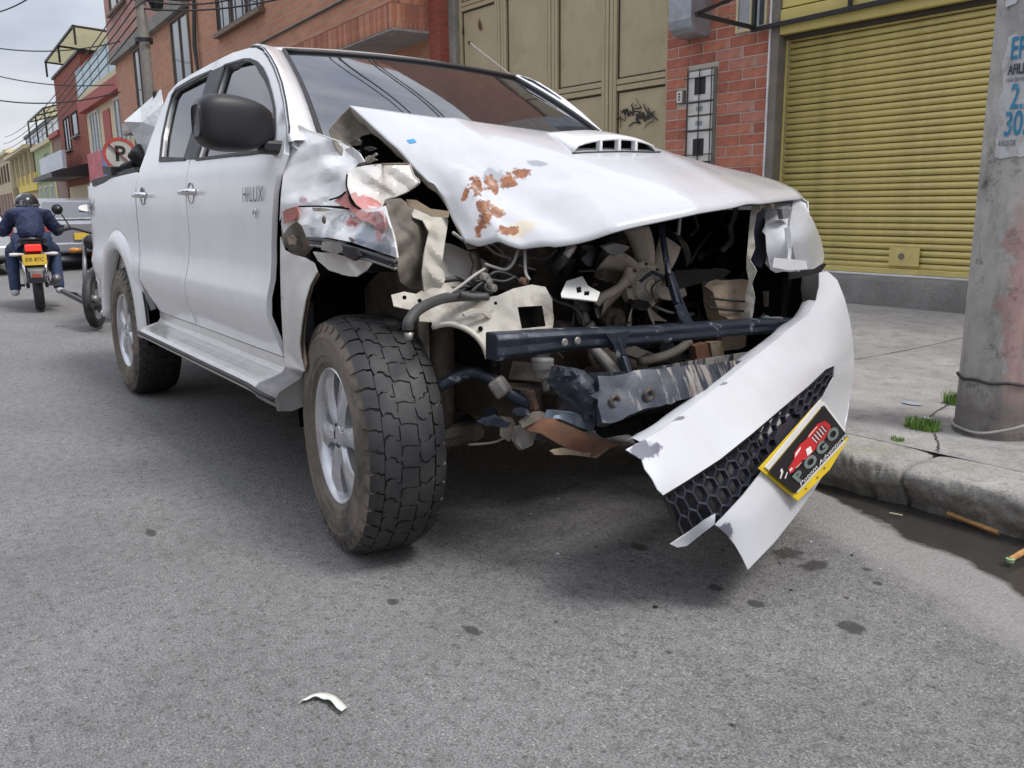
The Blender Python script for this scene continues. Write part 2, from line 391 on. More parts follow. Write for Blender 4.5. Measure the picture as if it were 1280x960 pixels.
m_ochre = M('ochre_render', (.50, .41, .27), .8); m_pale = M('pale_blue_sheet', (.42, .55, .60), .35, var=.08); m_sheet = M('yellowed_roof_sheet', (.70, .67, .52), .5, var=.12); _n = MATS['yellowed_roof_sheet'].node_tree; _t = _n.nodes.new('ShaderNodeBsdfTranslucent'); _t.inputs[0].default_value = (.72, .70, .56, 1); _m = _n.nodes.new('ShaderNodeMixShader'); _m.inputs[0].default_value = .6; _n.links.new(_n.nodes['Principled BSDF'].outputs[0], _m.inputs[1]); _n.links.new(_t.outputs[0], _m.inputs[2]); _n.links.new(_m.outputs[0], _n.nodes['Material Output'].inputs[0])
m_signy = M('yellow_sign', (.75, .55, .04), .5); m_pink = M('pink_banner', (.56, .16, .18), .7, var=.3, scale=3); m_blue = M('blue_banner', (.13, .25, .55), .6); m_wh2 = M('white_sign', (.66, .70, .75), .5, var=.25, scale=5)
m_cable = M('cable_rubber', (.02, .02, .022), .6, bump=0)
m_plantg = M('grass_blade', (.15, .27, .05), .6, var=.5, scale=30, bump=0)

# ================================================================== ROAD, KERB, PAVEMENT
def roadz(v): return 0 if v < -.9 else -.045*min(1, (v+.9)/1.95)
us = [-240, -120, -60, -30, -15, -8, -4, -2, 0, 2, 4, 10, 60]; vs_ = [-90, -30, -12, -6, -3, -.9, 0, 1.05, 1.3, 8, 30, 90]
me_v = [S(u, v, roadz(v)) for u in us for v in vs_]; nv = len(vs_)
road = mesh('road', me_v, [(i*nv+j, (i+1)*nv+j, (i+1)*nv+j+1, i*nv+j+1) for i in range(len(us)-1) for j in range(nv-1)], m_asph); tag(road, kind='structure')
g = G(); WALK = [(6, 1.27, .133), (6, 5.42, .165)]
wu = [20, 6, 3, 1.5, .905, .895, -.4, -2, -5, -9]; wv = [1.27, 2.2, 3.4, 4.5, 5.42]
vv = [S(u, v, .133+.032*(v-1.27)/4.15+.006*mnoise.noise(Vector((u*1.3, v*1.3, 0)))) for u in wu for v in wv]
n5 = len(wv); g.add(vv, [(i*n5+j, i*n5+j+1, (i+1)*n5+j+1, (i+1)*n5+j) for i in range(len(wu)-1) for j in range(n5-1)])
far = [S(-9, 1.27, .133), S(-9, 5.42, .165), S2(-2, .9, .165), S2(-110, .9, .165), S2(-110, -3.3, .133), S2(-2, -3.4, .133)]
g.add(far, [(0, 1, 2, 5), (5, 2, 3, 4)])
pav = g.build('pavement', m_walk); tag(pav, kind='structure')
# kerb stones: the pavement edge, each a stone of its own (children of the pavement)
def kerb_stone(u0, u1, seed, nseg=28):
    prof = [(1.30, .130), (1.22, .132), (1.15, .132), (1.09, .132), (1.05, .131), (1.026, .128), (1.008, .120), (1.000, .100), (1.001, .078), (1.006, .058), (1.012, .040), (1.022, .022), (1.036, .004), (1.054, -.018), (1.075, -.10)]
    v = []; m = len(prof)
    for i in range(nseg+1):
        u = u0+(u1-u0)*i/nseg; e = min(i, nseg-i)/nseg*(u1-u0); er = .05*math.exp(-e/.05)
        for k, (a, z) in enumerate(prof):
            q = Vector((u*5+seed, a*9, z*11)); d = mnoise.noise(q)*.016+mnoise.noise(q*3.1)*.012+mnoise.noise(q*8)*.008+abs(mnoise.noise(q*15))*.007+(.022*max(0, mnoise.noise(q*1.7+Vector((9, 0, 0)))-.15) if .09 < z < .131 else 0)
            wgt = .25 if k < 2 else (.55 if k < 4 else 1)
            v.append(S(u, a+(d+er*.35)*wgt, z-abs(d)*wgt*.4-er*.25*(1 if z > .05 else 0)))
    f = [(i*m+k, i*m+k+1, (i+1)*m+k+1, (i+1)*m+k) for i in range(nseg) for k in range(m-1)]
    f += [tuple(range(m))[::-1], tuple(nseg*m+k for k in range(m))]
    return mesh('kerb_stone', v, f, m_kerb, pav, True)
u = .885; kerb_stone(.905, 2.25, 3, 190); kerb_stone(-.35, .885, 9, 190); kerb_stone(2.27, 3.6, 5); kerb_stone(3.62, 5, 6)
for i in range(8): kerb_stone(-.37-1.25*(i+1)+.02, -.37-1.25*i, 20+i, 10)
# open joint and cracks across the pavement
def crack(pts, wd, seed):
    v = []; P_ = smoothpts([(a, b, 0) for a, b in pts], 10)
    for i, p in enumerate(P_):
        j_ = mnoise.noise(Vector((i*.7, seed, 0)))*.012; w_ = wd*(.6+.8*abs(mnoise.noise(Vector((i*.9, seed+5, 0)))))
        zz_ = .133+.032*(p[1]-1.27)/4.15+.006*mnoise.noise(Vector((p[0]*1.3, p[1]*1.3, 0)))+.0035
        v += [S(p[0]+j_-w_, p[1]+j_, zz_), S(p[0]+j_+w_, p[1]+j_, zz_)]
    mesh('pavement_crack', v, [(2*i, 2*i+1, 2*i+3, 2*i+2) for i in range(len(P_)-1)], M('crack_dirt', (.045, .042, .034), .95), pav)
crack([(.895, 1.28), (.84, 1.40), (.74, 1.55), (.66, 1.64), (.58, 1.9), (.53, 2.3), (.46, 3.2), (.4, 4.4), (.35, 5.38)], .005, 1); crack([(-.36, 1.28), (-.40, 2.4), (-.34, 3.8), (-.38, 5.3)], .004, 4); crack([(2.2, 1.28), (2.0, 2.4), (1.9, 3.6)], .004, 9)
# step under the shutter
g = G(); n = 40; prof = [(5.36, .10), (5.37, .39), (5.40, .418), (5.62, .425)]
v = []
for i in range(n+1):
    u = -3.2+5.2*i/n
    for a, z in prof:
        d = mnoise.noise(Vector((u*4, a*5, z*8)))*.012; v.append(S(u, a+d, z+(d*.5 if z > .2 else 0)))
g.add(v, [(i*4+k, i*4+k+1, (i+1)*4+k+1, (i+1)*4+k)[::-1] for i in range(n) for k in range(3)])
st = g.build('step', m_step, None, True); tag(st, 'low rough concrete step running under the yellow rolling shutter', 'step')

# ================================================================== SHOP WITH THE YELLOW SHUTTER, BRICK PIER
def frame1(name, label, cat, u0): return thing(name, label, cat, S(u0, 5.5, 0), SA)
U0 = -1.0
shop = frame1('shop_building', 'red brick shop with closed yellow rolling shutter and meter cabinet on its pier', 'building', U0)
def q1(u, v, z): return (u-U0, v-5.5, z)
def bx1(name, u0, u1, v0, v1, z0, z1, mat, parent, mods=()): return G().box(q1(u0, v0, z0), q1(u1, v1, z1)).build(name, mat, parent, False, mods)
w_ = bx1('wall', -4.47, -3.06, 5.4945, 6.2, .1, 8.5, m_mortar, shop)
bx1('upper_wall', -3.06, 10, 5.50, 6.2, 3.12, 8.5, m_bwall, shop)
bx1('side_wall', 1.0, 10, 5.50, 6.2, .1, 3.12, m_redwall, shop)
# bricks of the pier, each its own piece
bme = []
for k in range(4):
    for ln in (.335, .16, .25):
        g = G().box((0, -.012, 0), (ln, .02, .097)); o = g.build('brick', m_bricks[k], w_, False, [BEV(.004)]); bme.append((k, ln, o))
proto = {(k, round(ln, 2)): o for k, ln, o in bme}
blocked = [(-4.14, -3.74, 1.2, 2.52), (-3.52, -3.14, 2.80, 3.6), (-4.30, -4.17, 2.17, 2.33)]
first = {}
row = 0; z = .17
while z < 3.9:
    u = -4.465 - (.175 if row % 2 else 0)
    while u < -3.09:
        a = max(u, -4.465); b = min(u+.335, -3.075)
        if b-a > .06:
            k = random.choice((0, 0, 1, 1, 2, 3)); ln = .34 if b-a > .30 else (.25 if b-a > .2 else .16)
            for x0, x1, z0, z1 in blocked:
                if z < z1-.02 and z+.1 > z0+.02 and a < x1 and b > x0:
                    if a < x0-.05: b = x0-.008
                    elif b > x1+.05: a = x1+.008
                    else: b = a
            if b-a > .04:
                ln = .34 if b-a > .30 else (.25 if b-a > .2 else .16)
                src = proto[(k, {.34: .34, .25: .25, .16: .16}[ln])] if (k, ln) in proto else proto[(k, .34)]
                if src not in first.values(): o = src; first[(k, ln)] = src
                else: o = src.copy(); COL.objects.link(o)
                o.location = (a-U0, random.uniform(-.003, .003), z); o.scale.x = (b-a)/{.34: .335, .25: .25, .16: .16}[ln]
        u += .347
    z += .109; row += 1
for k, ln, o in bme:
    if o not in first.values(): bpy.data.objects.remove(o)
# jamb strip, lintel box, shutter
j = bx1('door_jamb', -3.055, -2.965, 5.44, 5.6, .42, 3.12, m_jamb, shop, [BEV()])
bx1('jamb_trim', -3.075, -3.056, 5.43, 5.6, .42, 3.12, m_whitebar, shop)
bx1('guide_rail', -2.963, -2.94, 5.555, 5.60, .42, 2.69, m_yel2, shop, [BEV()])
lt = bx1('lintel', -2.962, 1.0, 5.44, 5.62, 2.70, 2.93, m_yel2, shop, [BEV(.01, 2)])
bx1('lintel_band', -2.962, 1.0, 5.46, 5.62, 2.945, 3.12, m_yel2, shop, [BEV(.006)])
sh = bx1('shutter', -2.92, .95, 5.585, 5.60, .42, 2.7, m_groove, shop)
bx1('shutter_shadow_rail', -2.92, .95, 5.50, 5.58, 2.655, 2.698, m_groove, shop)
# slats: curved strips
pitch = .0595; nsl = 37
prof = [(.000, .0), (-.010, .008), (-.017, .020), (-.017, .034), (-.010, .047), (.002, .0545)]
v = [(x, a, z) for x in (-1.92, 1.95) for a, z in prof]; m = len(prof)
slat = mesh('slat', v, [(k, k+m, k+m+1, k+1)[::-1] for k in range(m-1)], m_yel, sh, True, [SOL(.002)])
slat.location = (0, .075, .51)
hz0, hz1 = .53, .685
for i in range(nsl):
    if i: o = slat.copy(); COL.objects.link(o)
    else: o = slat
    o.location = (0, .075+random.uniform(-.0015, .0015), .492+pitch*i); o.rotation_euler = (random.uniform(-.06, .06), random.uniform(-.0012, .0012), random.uniform(-.0008, .0008))
g = G().box(q1(-2.92, 5.545, .445), q1(.95, 5.58, .495)); g.build('bottom_rail', m_yel, sh, False, [BEV(.006)])
g = G().box(q1(-2.92, 5.53, .424), q1(.95, 5.585, .443)); g.build('bottom_strip', m_whitebar, sh, False, [BEV(.003)])
lk = G().box(q1(-1.72, 5.535, .522), q1(-1.435, 5.548, .69)); lk = lk.build('lock_plate', m_yel, sh, False, [BEV(.003)]); G().lathe([(0, 0), (.028, 0), (.03, .006)], 16, 'y', c=q1(-1.60, 5.530, .61)).build('lock', m_jamb, sh)
# meter cabinet on the pier
mc = bx1('meter_cabinet', -4.135, -3.745, 5.47, 5.54, 1.2, 2.515, m_jamb, shop, [BEV(.004)])
zz = [1.22, 1.52, 1.55, 1.86, 1.885, 2.02, 2.04, 2.16, 2.185, 2.49]
for i in range(0, len(zz), 2):
    pz = G().box(q1(-4.105, 5.452, zz[i]), q1(-3.775, 5.469, zz[i+1])).build('door_panel', m_white, mc, False, [BEV(.003)])
for zc in (1.70, 2.34): G().box(q1(-4.02, 5.444, zc-.09), q1(-3.87, 5.4515, zc+.09)).build('meter_window', m_black, mc, False, [BEV(.004)])
for zc in (2.10, 1.95, 1.37): G().box(q1(-3.99, 5.446, zc-.02), q1(-3.90, 5.4515, zc+.025)).build('meter_badge', m_grey, mc)
for x in (-4.105, -3.94, -3.775): G().tube([q1(x, 5.432, 1.2), q1(x, 5.432, 2.51)], .006, 6).build('grille_bar', m_black, mc)
for z in (1.36, 1.62, 1.87, 2.17, 2.42): G().tube([q1(-4.15, 5.425, z), q1(-3.73, 5.425, z)], .006, 6).build('grille_bar', m_black, mc)
ic = bx1('intercom', -4.285, -4.18, 5.455, 5.53, 2.18, 2.32, m_jamb, shop, [BEV(.006)]); G().box(q1(-4.27, 5.447, 2.19), q1(-4.195, 5.4545, 2.31)).build('intercom_plate', m_white, ic)
for zc in (2.22, 2.25, 2.28): G().box(q1(-4.245, 5.442, zc-.008), q1(-4.22, 5.4465, zc+.008)).build('intercom_button', m_black, ic)
# sheet metal duct with rounded foot
g = G(); prof = [(5.50, 5.0), (5.17, 5.0), (5.17, 2.98), (5.19, 2.90), (5.25, 2.85), (5.35, 2.83), (5.50, 2.83)]
g.prism(prof, -4.17, -3.86, lambda a, b, t: q1(t, a, b)); g.build('metal_duct', m_grey, shop, False, [BEV(.006)])
# small window above
wn = bx1('window', -3.50, -3.16, 5.478, 5.494, 2.83, 3.75, m_glassw, shop)
for a, b, c_, d in ((-3.52, -3.49, 2.80, 3.75), (-3.17, -3.14, 2.80, 3.75), (-3.49, -3.17, 2.80, 2.835), (-3.35, -3.325, 2.835, 3.75)): G().box(q1(a, 5.465, c_), q1(b, 5.531, d)).build('window_frame', m_cream, wn, False, [BEV(.003)])
# steel awning frame
aw = thing('awning_frame', 'bare black steel awning frame bracketed above the yellow shutter', 'awning', S(-3.25, 5.4, 2.8), SA)
for a, b, wd in (((-3.25, 5.43, 2.81), (-3.25, 4.55, 2.84), .035), ((-3.25, 4.55, 2.84), (-3.25, 5.43, 3.18), .035), ((-3.25, 5.42, 2.78), (-3.25, 5.42, 3.25), .035), ((-3.27, 5.41, 2.79), (1.2, 5.41, 2.85), .04),
                 ((-2.2, 5.41, 2.82), (-2.2, 5.41, 3.2), .03), ((1.18, 5.42, 2.85), (1.18, 4.55, 2.88), .035), ((1.18, 4.55, 2.88), (1.18, 5.43, 3.18), .035)):
    f_ = lambda p: (p[0]+3.25, p[1]-5.4, p[2]-2.8)
    G().bar(f_(a), f_(b), wd).build('frame_bar', m_black, aw)

# ================================================================== BEIGE STEEL GATE BUILDING
U0 = -6.5
gb = thing('gate_building', 'plain building filled by a tall beige panelled steel gate with black graffiti', 'building', S(U0, 5.5, 0), SA)
bx1('wall', -8.95, -4.472, 5.62, 6.2, .1, 5.2, m_plaster, gb); bx1('upper_wall', -8.95, -4.472, 5.50, 6.2, 5.2, 8.5, m_bwall, gb)
bx1('pilaster', -8.93, -8.63, 5.46, 5.61, .1, 5.2, m_conc, gb, [BEV(.01)])
bx1('pilaster_edge', -8.965, -8.935, 5.45, 5.61, .1, 5.2, m_whitebar, gb)
gt = bx1('gate', -8.62, -4.475, 5.585, 5.615, .17, 5.15, m_beige2, gb)
MU = [(-8.62, -8.565), (-7.745, -7.49), (-6.655, -6.40), (-5.575, -5.32), (-4.525, -4.478)]
for a, b in MU:
    if b-a > .1:
        m_ = (a+b)/2
        for c_, d in ((a, a+.055), (a+.062, m_-.008), (m_+.008, b-.062), (b-.055, b)): G().box(q1(c_, 5.535, .18), q1(d, 5.584, 5.14)).build('gate_stile', m_beige2, gt, False, [BEV(.004)])
    else: G().box(q1(a, 5.535, .18), q1(b, 5.584, 5.14)).build('gate_stile', m_beige2, gt, False, [BEV(.004)])
for i in range(4):
    a = MU[i][1]+.004; b = MU[i+1][0]-.004
    for z0, z1 in ((.22, 1.25), (1.37, 2.425), (2.57, 3.87), (4.0, 5.1)):
        g = G(); u0_, u1_ = a+.018, b-.018; cu, cz_ = (u0_+u1_)/2, (z0+z1)/2; cx = random.uniform(-.1, .1)
        # shallow pyramid pressed panel
        v = [q1(u0_, 5.572, z0+.018), q1(u1_, 5.572, z0+.018), q1(u1_, 5.572, z1-.018), q1(u0_, 5.572, z1-.018), q1(cu+cx*.3, 5.552, cz_)]
        g.add(v, [(0, 1, 4), (1, 2, 4), (2, 3, 4), (3, 0, 4)]); g.build('gate_panel', m_beige, gt)
        for c_, d, e_, f_ in ((a, a+.012, z0, z1), (b-.012, b, z0, z1), (a+.012, b-.012, z0, z0+.01), (a+.012, b-.012, z1-.016, z1)):
            G().box(q1(c_, 5.566, e_), q1(d, 5.584, f_)).build('panel_groove', m_groove, gt)
    for z0, z1 in ((1.255, 1.365), (2.43, 2.49), (2.503, 2.565), (3.875, 3.93), (3.94, 3.995)): G().box(q1(a, 5.540, z0), q1(b, 5.583, z1)).build('gate_rail', m_beige2, gt, False, [BEV(.004)])
# graffiti tag sprayed on the gate (flat paint strokes)
g = G(); zoff = [0]
def stroke(pts, wd):
    P = [np.array(((760+x/16), (120+y/16))) for x, y in pts]; zoff[0] += .0004
    Q = smoothpts([(p[0], p[1]) for p in P], 5) if len(P) > 2 else P
    vv_ = []
    for i, p in enumerate(Q):
        d = Q[min(i+1, len(Q)-1)]-Q[max(i-1, 0)]; nrm = np.array((-d[1], d[0]))/(np.linalg.norm(d)+1e-9); h = wd/32*(1-.5*abs(2*i/(len(Q)-1)-1))
        for sgn in (-1, 1):
            x, y = p+nrm*h*sgn; nn = np.array([-math.sin(SA), math.cos(SA), 0]); p0 = np.array(S(0, 5.549-zoff[0], 0)); wv_ = atp(x, y, p0, nn)
            lu = wv_[0]*math.cos(SA)+wv_[1]*math.sin(SA); lv = -wv_[0]*math.sin(SA)+wv_[1]*math.cos(SA); vv_.append(q1(lu, lv, wv_[2]))
    g.add(vv_, [(2*i, 2*i+1, 2*i+3, 2*i+2) for i in range(len(Q)-1)])
for pts, wd in [([(150, 480), (230, 440), (345, 500)], 26), ([(240, 350), (250, 450), (248, 640)], 22), ([(245, 290), (280, 330), (320, 270), (330, 360), (380, 260), (410, 400), (450, 310), (480, 360)], 44), ([(320, 260), (345, 380), (340, 500)], 22), ([(490, 250), (470, 190), (500, 140)], 24), ([(480, 250), (640, 240), (650, 190)], 34), ([(490, 200), (500, 330), (480, 400)], 44),
                ([(520, 300), (640, 330), (560, 390), (650, 420), (560, 460), (640, 540), (520, 530), (410, 610)], 44), ([(640, 290), (660, 460), (700, 330), (730, 510), (770, 370)], 40), ([(560, 40), (585, 110), (640, 200)], 16), ([(705, 160), (760, 280), (800, 360), (780, 480)], 36), ([(800, 230), (830, 330), (860, 400), (780, 470)], 40), ([(740, 400), (800, 420), (870, 350), (935, 300)], 34),
                ([(840, 330), (900, 390), (1000, 500)], 36), ([(850, 400), (910, 490), (800, 550), (720, 630)], 22), ([(545, 170), (560, 190), (570, 180)], 30), ([(690, 660), (700, 700)], 10)]: stroke(pts, wd)
g.build('graffiti', M('black_spray', (.02, .018, .016), .7, bump=0), gt)
# rust scars on the upper left panel
for (px, py, hh) in ((577, 33, .12), (600, 30, .08), (587, 53, .03)):
    nn = np.array([-math.sin(SA), math.cos(SA), 0]); p = atp(px, py, np.array(S(0, 5.548, 0)), nn); lu = p[0]*math.cos(SA)+p[1]*math.sin(SA)
    G().add([q1(lu-.02, 5.547, p[2]+hh), q1(lu+.05, 5.547, p[2]-hh), q1(lu-.03, 5.547, p[2]-hh*.9), q1(lu-.05, 5.547, p[2])], [(0, 1, 2, 3)]).build('rust_scar', M('rust_scar', (.12, .065, .035), .9), gt)

# ================================================================== ORANGE BRICK BUILDING (far frame)
def frame2(name, label, cat, u0):
    global U2; U2 = u0; return thing(name, label, cat, S2(u0, 0, 0), SB)
def q2(u, v, z): return (u-U2, v, z)
def bx2(name, u0, u1, v0, v1, z0, z1, mat, parent, mods=()): return G().box(q2(u0, v0, z0), q2(u1, v1, z1)).build(name, mat, parent, False, mods)
def window2(root, u0, u1, z0, z1, v, fm, bars=1, sill=None, gm=None):
    wn = bx2('window', u0, u1, v-.01, v+.05, z0, z1, gm or m_glassw, root)
    t = .07
    for a, b, c_, d in ((u0, u0+t, z0, z1), (u1-t, u1, z0, z1), (u0+t, u1-t, z0, z0+t), (u0+t, u1-t, z1-t, z1)): G().box(q2(a, v-.05, c_), q2(b, v+.04, d)).build('window_frame', fm, wn)
    for i in range(bars):
        x = u0+(u1-u0)*(i+1)/(bars+1); G().box(q2(x-.025, v-.045, z0+t), q2(x+.025, v+.03, z1-t)).build('mullion', fm, wn)
    if sill is not None: G().box(q2(u0-.08, v-.14, z0-.09), q2(u1+.08, v+.03, z0-.003)).build('sill', sill, wn)
    return wn
b3 = frame2('brick_building', 'three storey orange brick building with overhanging upper floors beside the beige gate', 'building', -10)
bx2('ground_wall', -21.6, -.02, .80, 3, .1, 3.66, m_bwall, b3); bx2('end_pier', .0, .32, .62, 3, .1, 8.6, m_redwall, b3)
bx2('soffit', -21.6, -.01, .01, .80, 3.64, 3.75, m_plaster, b3)
bx2('upper_wall', -21.55, -.012, .0, 2.5, 4.02, 6.0, m_bwall, b3)
bx2('floor_slab', -21.7, -11.2, -.18, 2.5, 6.0, 6.32, m_conc, b3); bx2('floor_slab', -11.2, -.012, .005, 2.5, 6.0, 9.2, m_bwall, b3)
bx2('top_wall', -21.6, -11.2, -.16, 2.5, 6.32, 10.5, brickwall('rose_brickwork', (.50, .25, .20), (.44, .20, .16), (.42, .32, .28)), b3)
k = 0; sm = {}
def soldier(loc, rz, mi, i):
    global k
    if mi not in sm: o = G().box((-.034, -.012, -.17), (.034, .03, .17)).build('brick', m_sold[mi], b3, False, [BEV(.004)]); sm[mi] = o
    else: o = sm[mi].copy(); COL.objects.link(o)
    o.location = q2(*loc); o.rotation_euler = (0, 0, rz)
bx2('fascia', -21.5, -.022, .012, .3, 3.66, 4.018, m_mortar, b3); bx2('fascia_side', -.3, -.02, .012, .8, 3.66, 6.0, m_mortar, b3)
u = -.05
for i in range(90): soldier((u-i*.0755, .012, 3.84), 0, random.randrange(3), i)
for r_ in range(3):
    for i in range(10): soldier((-.02, .05+i*.0755, 3.84+.355*r_), math.pi/2, random.randrange(3), i)
# conduit + lamp bracket on the facade
G().tube([q2(-.45, -.03, 4.35), q2(-7, -.03, 4.32)], .02, 6).build('conduit', m_black, b3); bx2('junction_box', -.55, -.3, -.08, -.001, 4.35, 4.5, m_grey, b3)
G().tube([q2(-.35, -.05, 4.5), q2(-.35, -.05, 6.0)], .02, 6).build('conduit', m_whitebar, b3)
window2(b3, -8.75, -5.6, 4.95, 6.0, 0, m_frame, 2, m_frame, m_glassw)
window2(b3, -13.2, -11.3, 4.2, 5.98, 0, m_frame, 1, m_frame); window2(b3, -18.3, -16.6, 4.2, 5.98, 0, m_frame, 1, m_frame)
for i in range(7): G().tube([q2(-8.6+i*.48, -.08, 4.96), q2(-8.6+i*.48, -.08, 5.98)], .012, 5).build('window_bar', m_black, b3)
bx2('door_opening', -6.5, -1.5, .78, .80, .2, 3.1, m_dark, b3)
for a, b in ((-12, -9), (-17, -14)): window2(b3, a, b, 1.2, 3.0, .80, m_frame, 1, m_frame)
for i in range(3): G().tube([q2(-10.6+.1*i, -.06-.02*i, 4.05), q2(-10.75+.1*i, -.09, 5), q2(-10.6+.07*i, -.05, 6)], .025, 5).build('hanging_cable', m_cable, b3)
for a in (-20.5, -15.5): window2(b3, a, a+2.6, 7.4, 9.0, -.16, m_frame, 1, m_frame)

# ================================================================== RED AND CREAM HOUSE WITH ROOF TERRACE
b4 = frame2('terrace_house', 'red and cream house with a glazed roof terrace under yellowed sheets', 'building', -31)
bx2('cream_wall', -32.0, -21.75, .42, 4, 2.6, 5.3, m_cream, b4); bx2('ground_wall', -41.5, -21.75, .55, 4, .1, 2.6, m_cream, b4)
bx2('red_wall', -41.6, -32.0, .40, 4, 2.3, 7.9, m_redwall, b4); bx2('roof_edge', -41.75, -31.9, .3, 4, 7.9, 8.02, m_black, b4)
bx2('balcony_band', -32.0, -21.75, .1, 4, 5.3, 5.78, m_red, b4); bx2('balcony_parapet', -32.0, -21.75, .12, .24, 5.78, 6.0, m_cream, b4)
for i in range(5): bx2('balcony_panel', -31.9+2.03*i, -30.0+2.03*i, .15, .18, 6.02, 7.0, m_pale, b4)
G().bar(q2(-32, .16, 7.03), q2(-21.8, .16, 7.03), .06).build('handrail', m_grey, b4)
for i in range(6): G().bar(q2(-31.95+2.03*i, .16, 5.95), q2(-31.95+2.03*i, .16, 7.0), .05).build('rail_post', m_grey, b4)
bx2('terrace_screen', -32, -22, 2.6, 2.7, 5.8, 8.0, m_pale, b4)
def canopy(root, u0, u1, v0, v1, z0, z1, zb):
    n = 6
    for i in range(n):
        a = u0+(u1-u0)*i/n; b = u0+(u1-u0)*(i+1)/n-.04
        G().add([q2(a, v0, z0), q2(b, v0, z0), q2(b, v1, z1), q2(a, v1, z1)], [(0, 1, 2, 3)]).build('roof_sheet', m_sheet, root, False, [SOL(.02)])
    for uu in (u0, (u0+u1)/2, u1):
        G().bar(q2(uu, v0+.05, zb), q2(uu, v0+.05, z0-.03), .09).build('canopy_post', m_black, root); G().bar(q2(uu, v0, z0-.06), q2(uu, v1, z1-.06), .08).build('canopy_beam', m_black, root)
    G().bar(q2(u0, v0+.03, z0-.05), q2(u1, v0+.03, z0-.05), .09).build('canopy_beam', m_black, root)
canopy(b4, -41, -30.2, .0, 3.0, 8.75, 8.55, 7.95)
for a, b, z0 in ((-31, -28.6, 3.5), (-24.9, -22.4, 3.4)): window2(b4, a, b, z0, 5.2, .42, m_white, 2, m_white)
bx2('door', -27.6, -26.0, .38, .42, 2.7, 5.0, m_red, b4); window2(b4, -39.6, -37.4, 4.1, 5.7, .40, m_dark, 1, m_conc); window2(b4, -36.5, -34.5, 4.6, 5.7, .40, m_dark, 0, m_conc)
bnr = bx2('banner', -31.5, -27.6, .2, .24, 2.3, 3.5, m_pink, b4); bx2('banner', -27.55, -26, .2, .24, 2.4, 3.55, m_blue, b4); bx2('banner', -25.9, -22, .2, .24, 2.1, 3.2, m_pink, b4)
G().prism([(0, 3.2), (-1.6, 2.75), (-1.6, 2.55), (0, 2.6)], -41, -32.5, lambda a, b, t: q2(t, .40+a, b)).build('black_awning', m_black, b4)
sg = tag(G().box((-5, -.12, -.42), (5, .05, .42)).build('shop_sign', m_wh2, None), 'white shop sign with grey blotches above the black awning', 'sign'); sg.location = S2(-39.5, -.35, 3.45); sg.rotation_euler = (0, 0, SB)

# ================================================================== FARTHER HOUSES
b5 = frame2('brown_house', 'low brown brick house with small upper windows past the red house', 'building', -44)
bx2('wall', -46, -41.8, .5, 4, .1, 5.1, m_brnwall, b5); bx2('cornice', -46.1, -41.7, .3, 4, 5.1, 5.35, m_red, b5); bx2('attic', -46, -41.8, 1.2, 4, 5.35, 7.6, m_brnwall, b5)
for i in range(4): window2(b5, -45.6+i*.95, -45+i*.95, 2.9, 3.6, .5, m_white, 0)
for i in range(3): window2(b5, -45.5+i*1.25, -44.7+i*1.25, 5.7, 7.1, 1.2, m_dark, 0)
b6 = frame2('green_house', 'pale green house with cream ledges and a sheet covered terrace', 'building', -52)
bx2('wall', -57.2, -46.1, .5, 4, .1, 5.0, m_green, b6); bx2('ledge', -57.3, -46, .3, 4, 5.0, 5.25, m_cream, b6); bx2('ledge', -57.3, -46, .35, .5, 2.9, 3.05, m_cream, b6); bx2('corner', -46.6, -46.05, .42, .5, .1, 5.0, m_cream, b6)
for i in range(3): window2(b6, -56+i*3.2, -54.6+i*3.2, 1.2, 2.6, .5, m_white, 1)
window2(b6, -51, -49, 3.4, 4.6, .5, m_green, 1); canopy(b6, -57, -47, .3, 3, 7.0, 7.8, 5.2)
for i in range(4): G().bar(q2(-57+i*3.3, .4, 6.0), q2(-53.9+i*3.3, .4, 6.0), .06).build('rail', m_whitebar, b6)
bx2('brick_parapet', -56.5, -47, 2.0, 2.2, 5.25, 6.4, m_brnwall, b6)
b7 = frame2('ochre_house', 'ochre house with dark balcony recess and a bright yellow fascia', 'building', -66)
bx2('wall', -76, -57.6, .8, 5, .1, 3.0, m_ochre, b7); bx2('upper_wall', -76, -57.6, .9, 5, 3.0, 5.3, m_dark, b7); bx2('slab', -76.2, -57.5, -.1, 5, 5.3, 5.55, m_cream, b7); bx2('sign_fascia', -73, -58, .5, .78, 2.5, 3.7, m_signy, b7)
for i in range(5): bx2('balcony_column', -75.5+i*4, -75.1+i*4, .3, .6, 3.0, 5.3, m_cream, b7)
b8 = frame2('cream_shop', 'cream two storey shop with brown shutters far along the street', 'building', -88)
bx2('wall', -100, -76.4, .3, 5, .1, 6.0, m_ochre, b8); bx2('roof_band', -100.2, -76.3, .1, 5, 6.0, 6.3, m_cream, b8)
for i in range(6): window2(b8, -98.5+i*3.7, -96.7+i*3.7, 3.6, 5.2, .3, m_frame, 1)
for i in range(5): bx2('roller_door', -98.5+i*4.4, -95.4+i*4.4, .22, .3, .2, 2.6, m_brnwall, b8)
b9 = frame2('warehouse', 'grey white clad warehouse rising behind the far houses', 'building', -90)
bx2('clad_wall', -125, -78, 6, 20, .1, 10.4, m_wh2, b9); bx2('roof_edge', -125.4, -77.6, 5.8, 20.2, 10.4, 10.8, m_black, b9); bx2('brick_gable', -77.9, -72, 6.5, 18, .1, 10.2, m_brnwall, b9)
for i in range(9): bx2('cladding_rib', -124+i*5, -123.7+i*5, 5.9, 5.995, .2, 10.4, m_grey, b9)

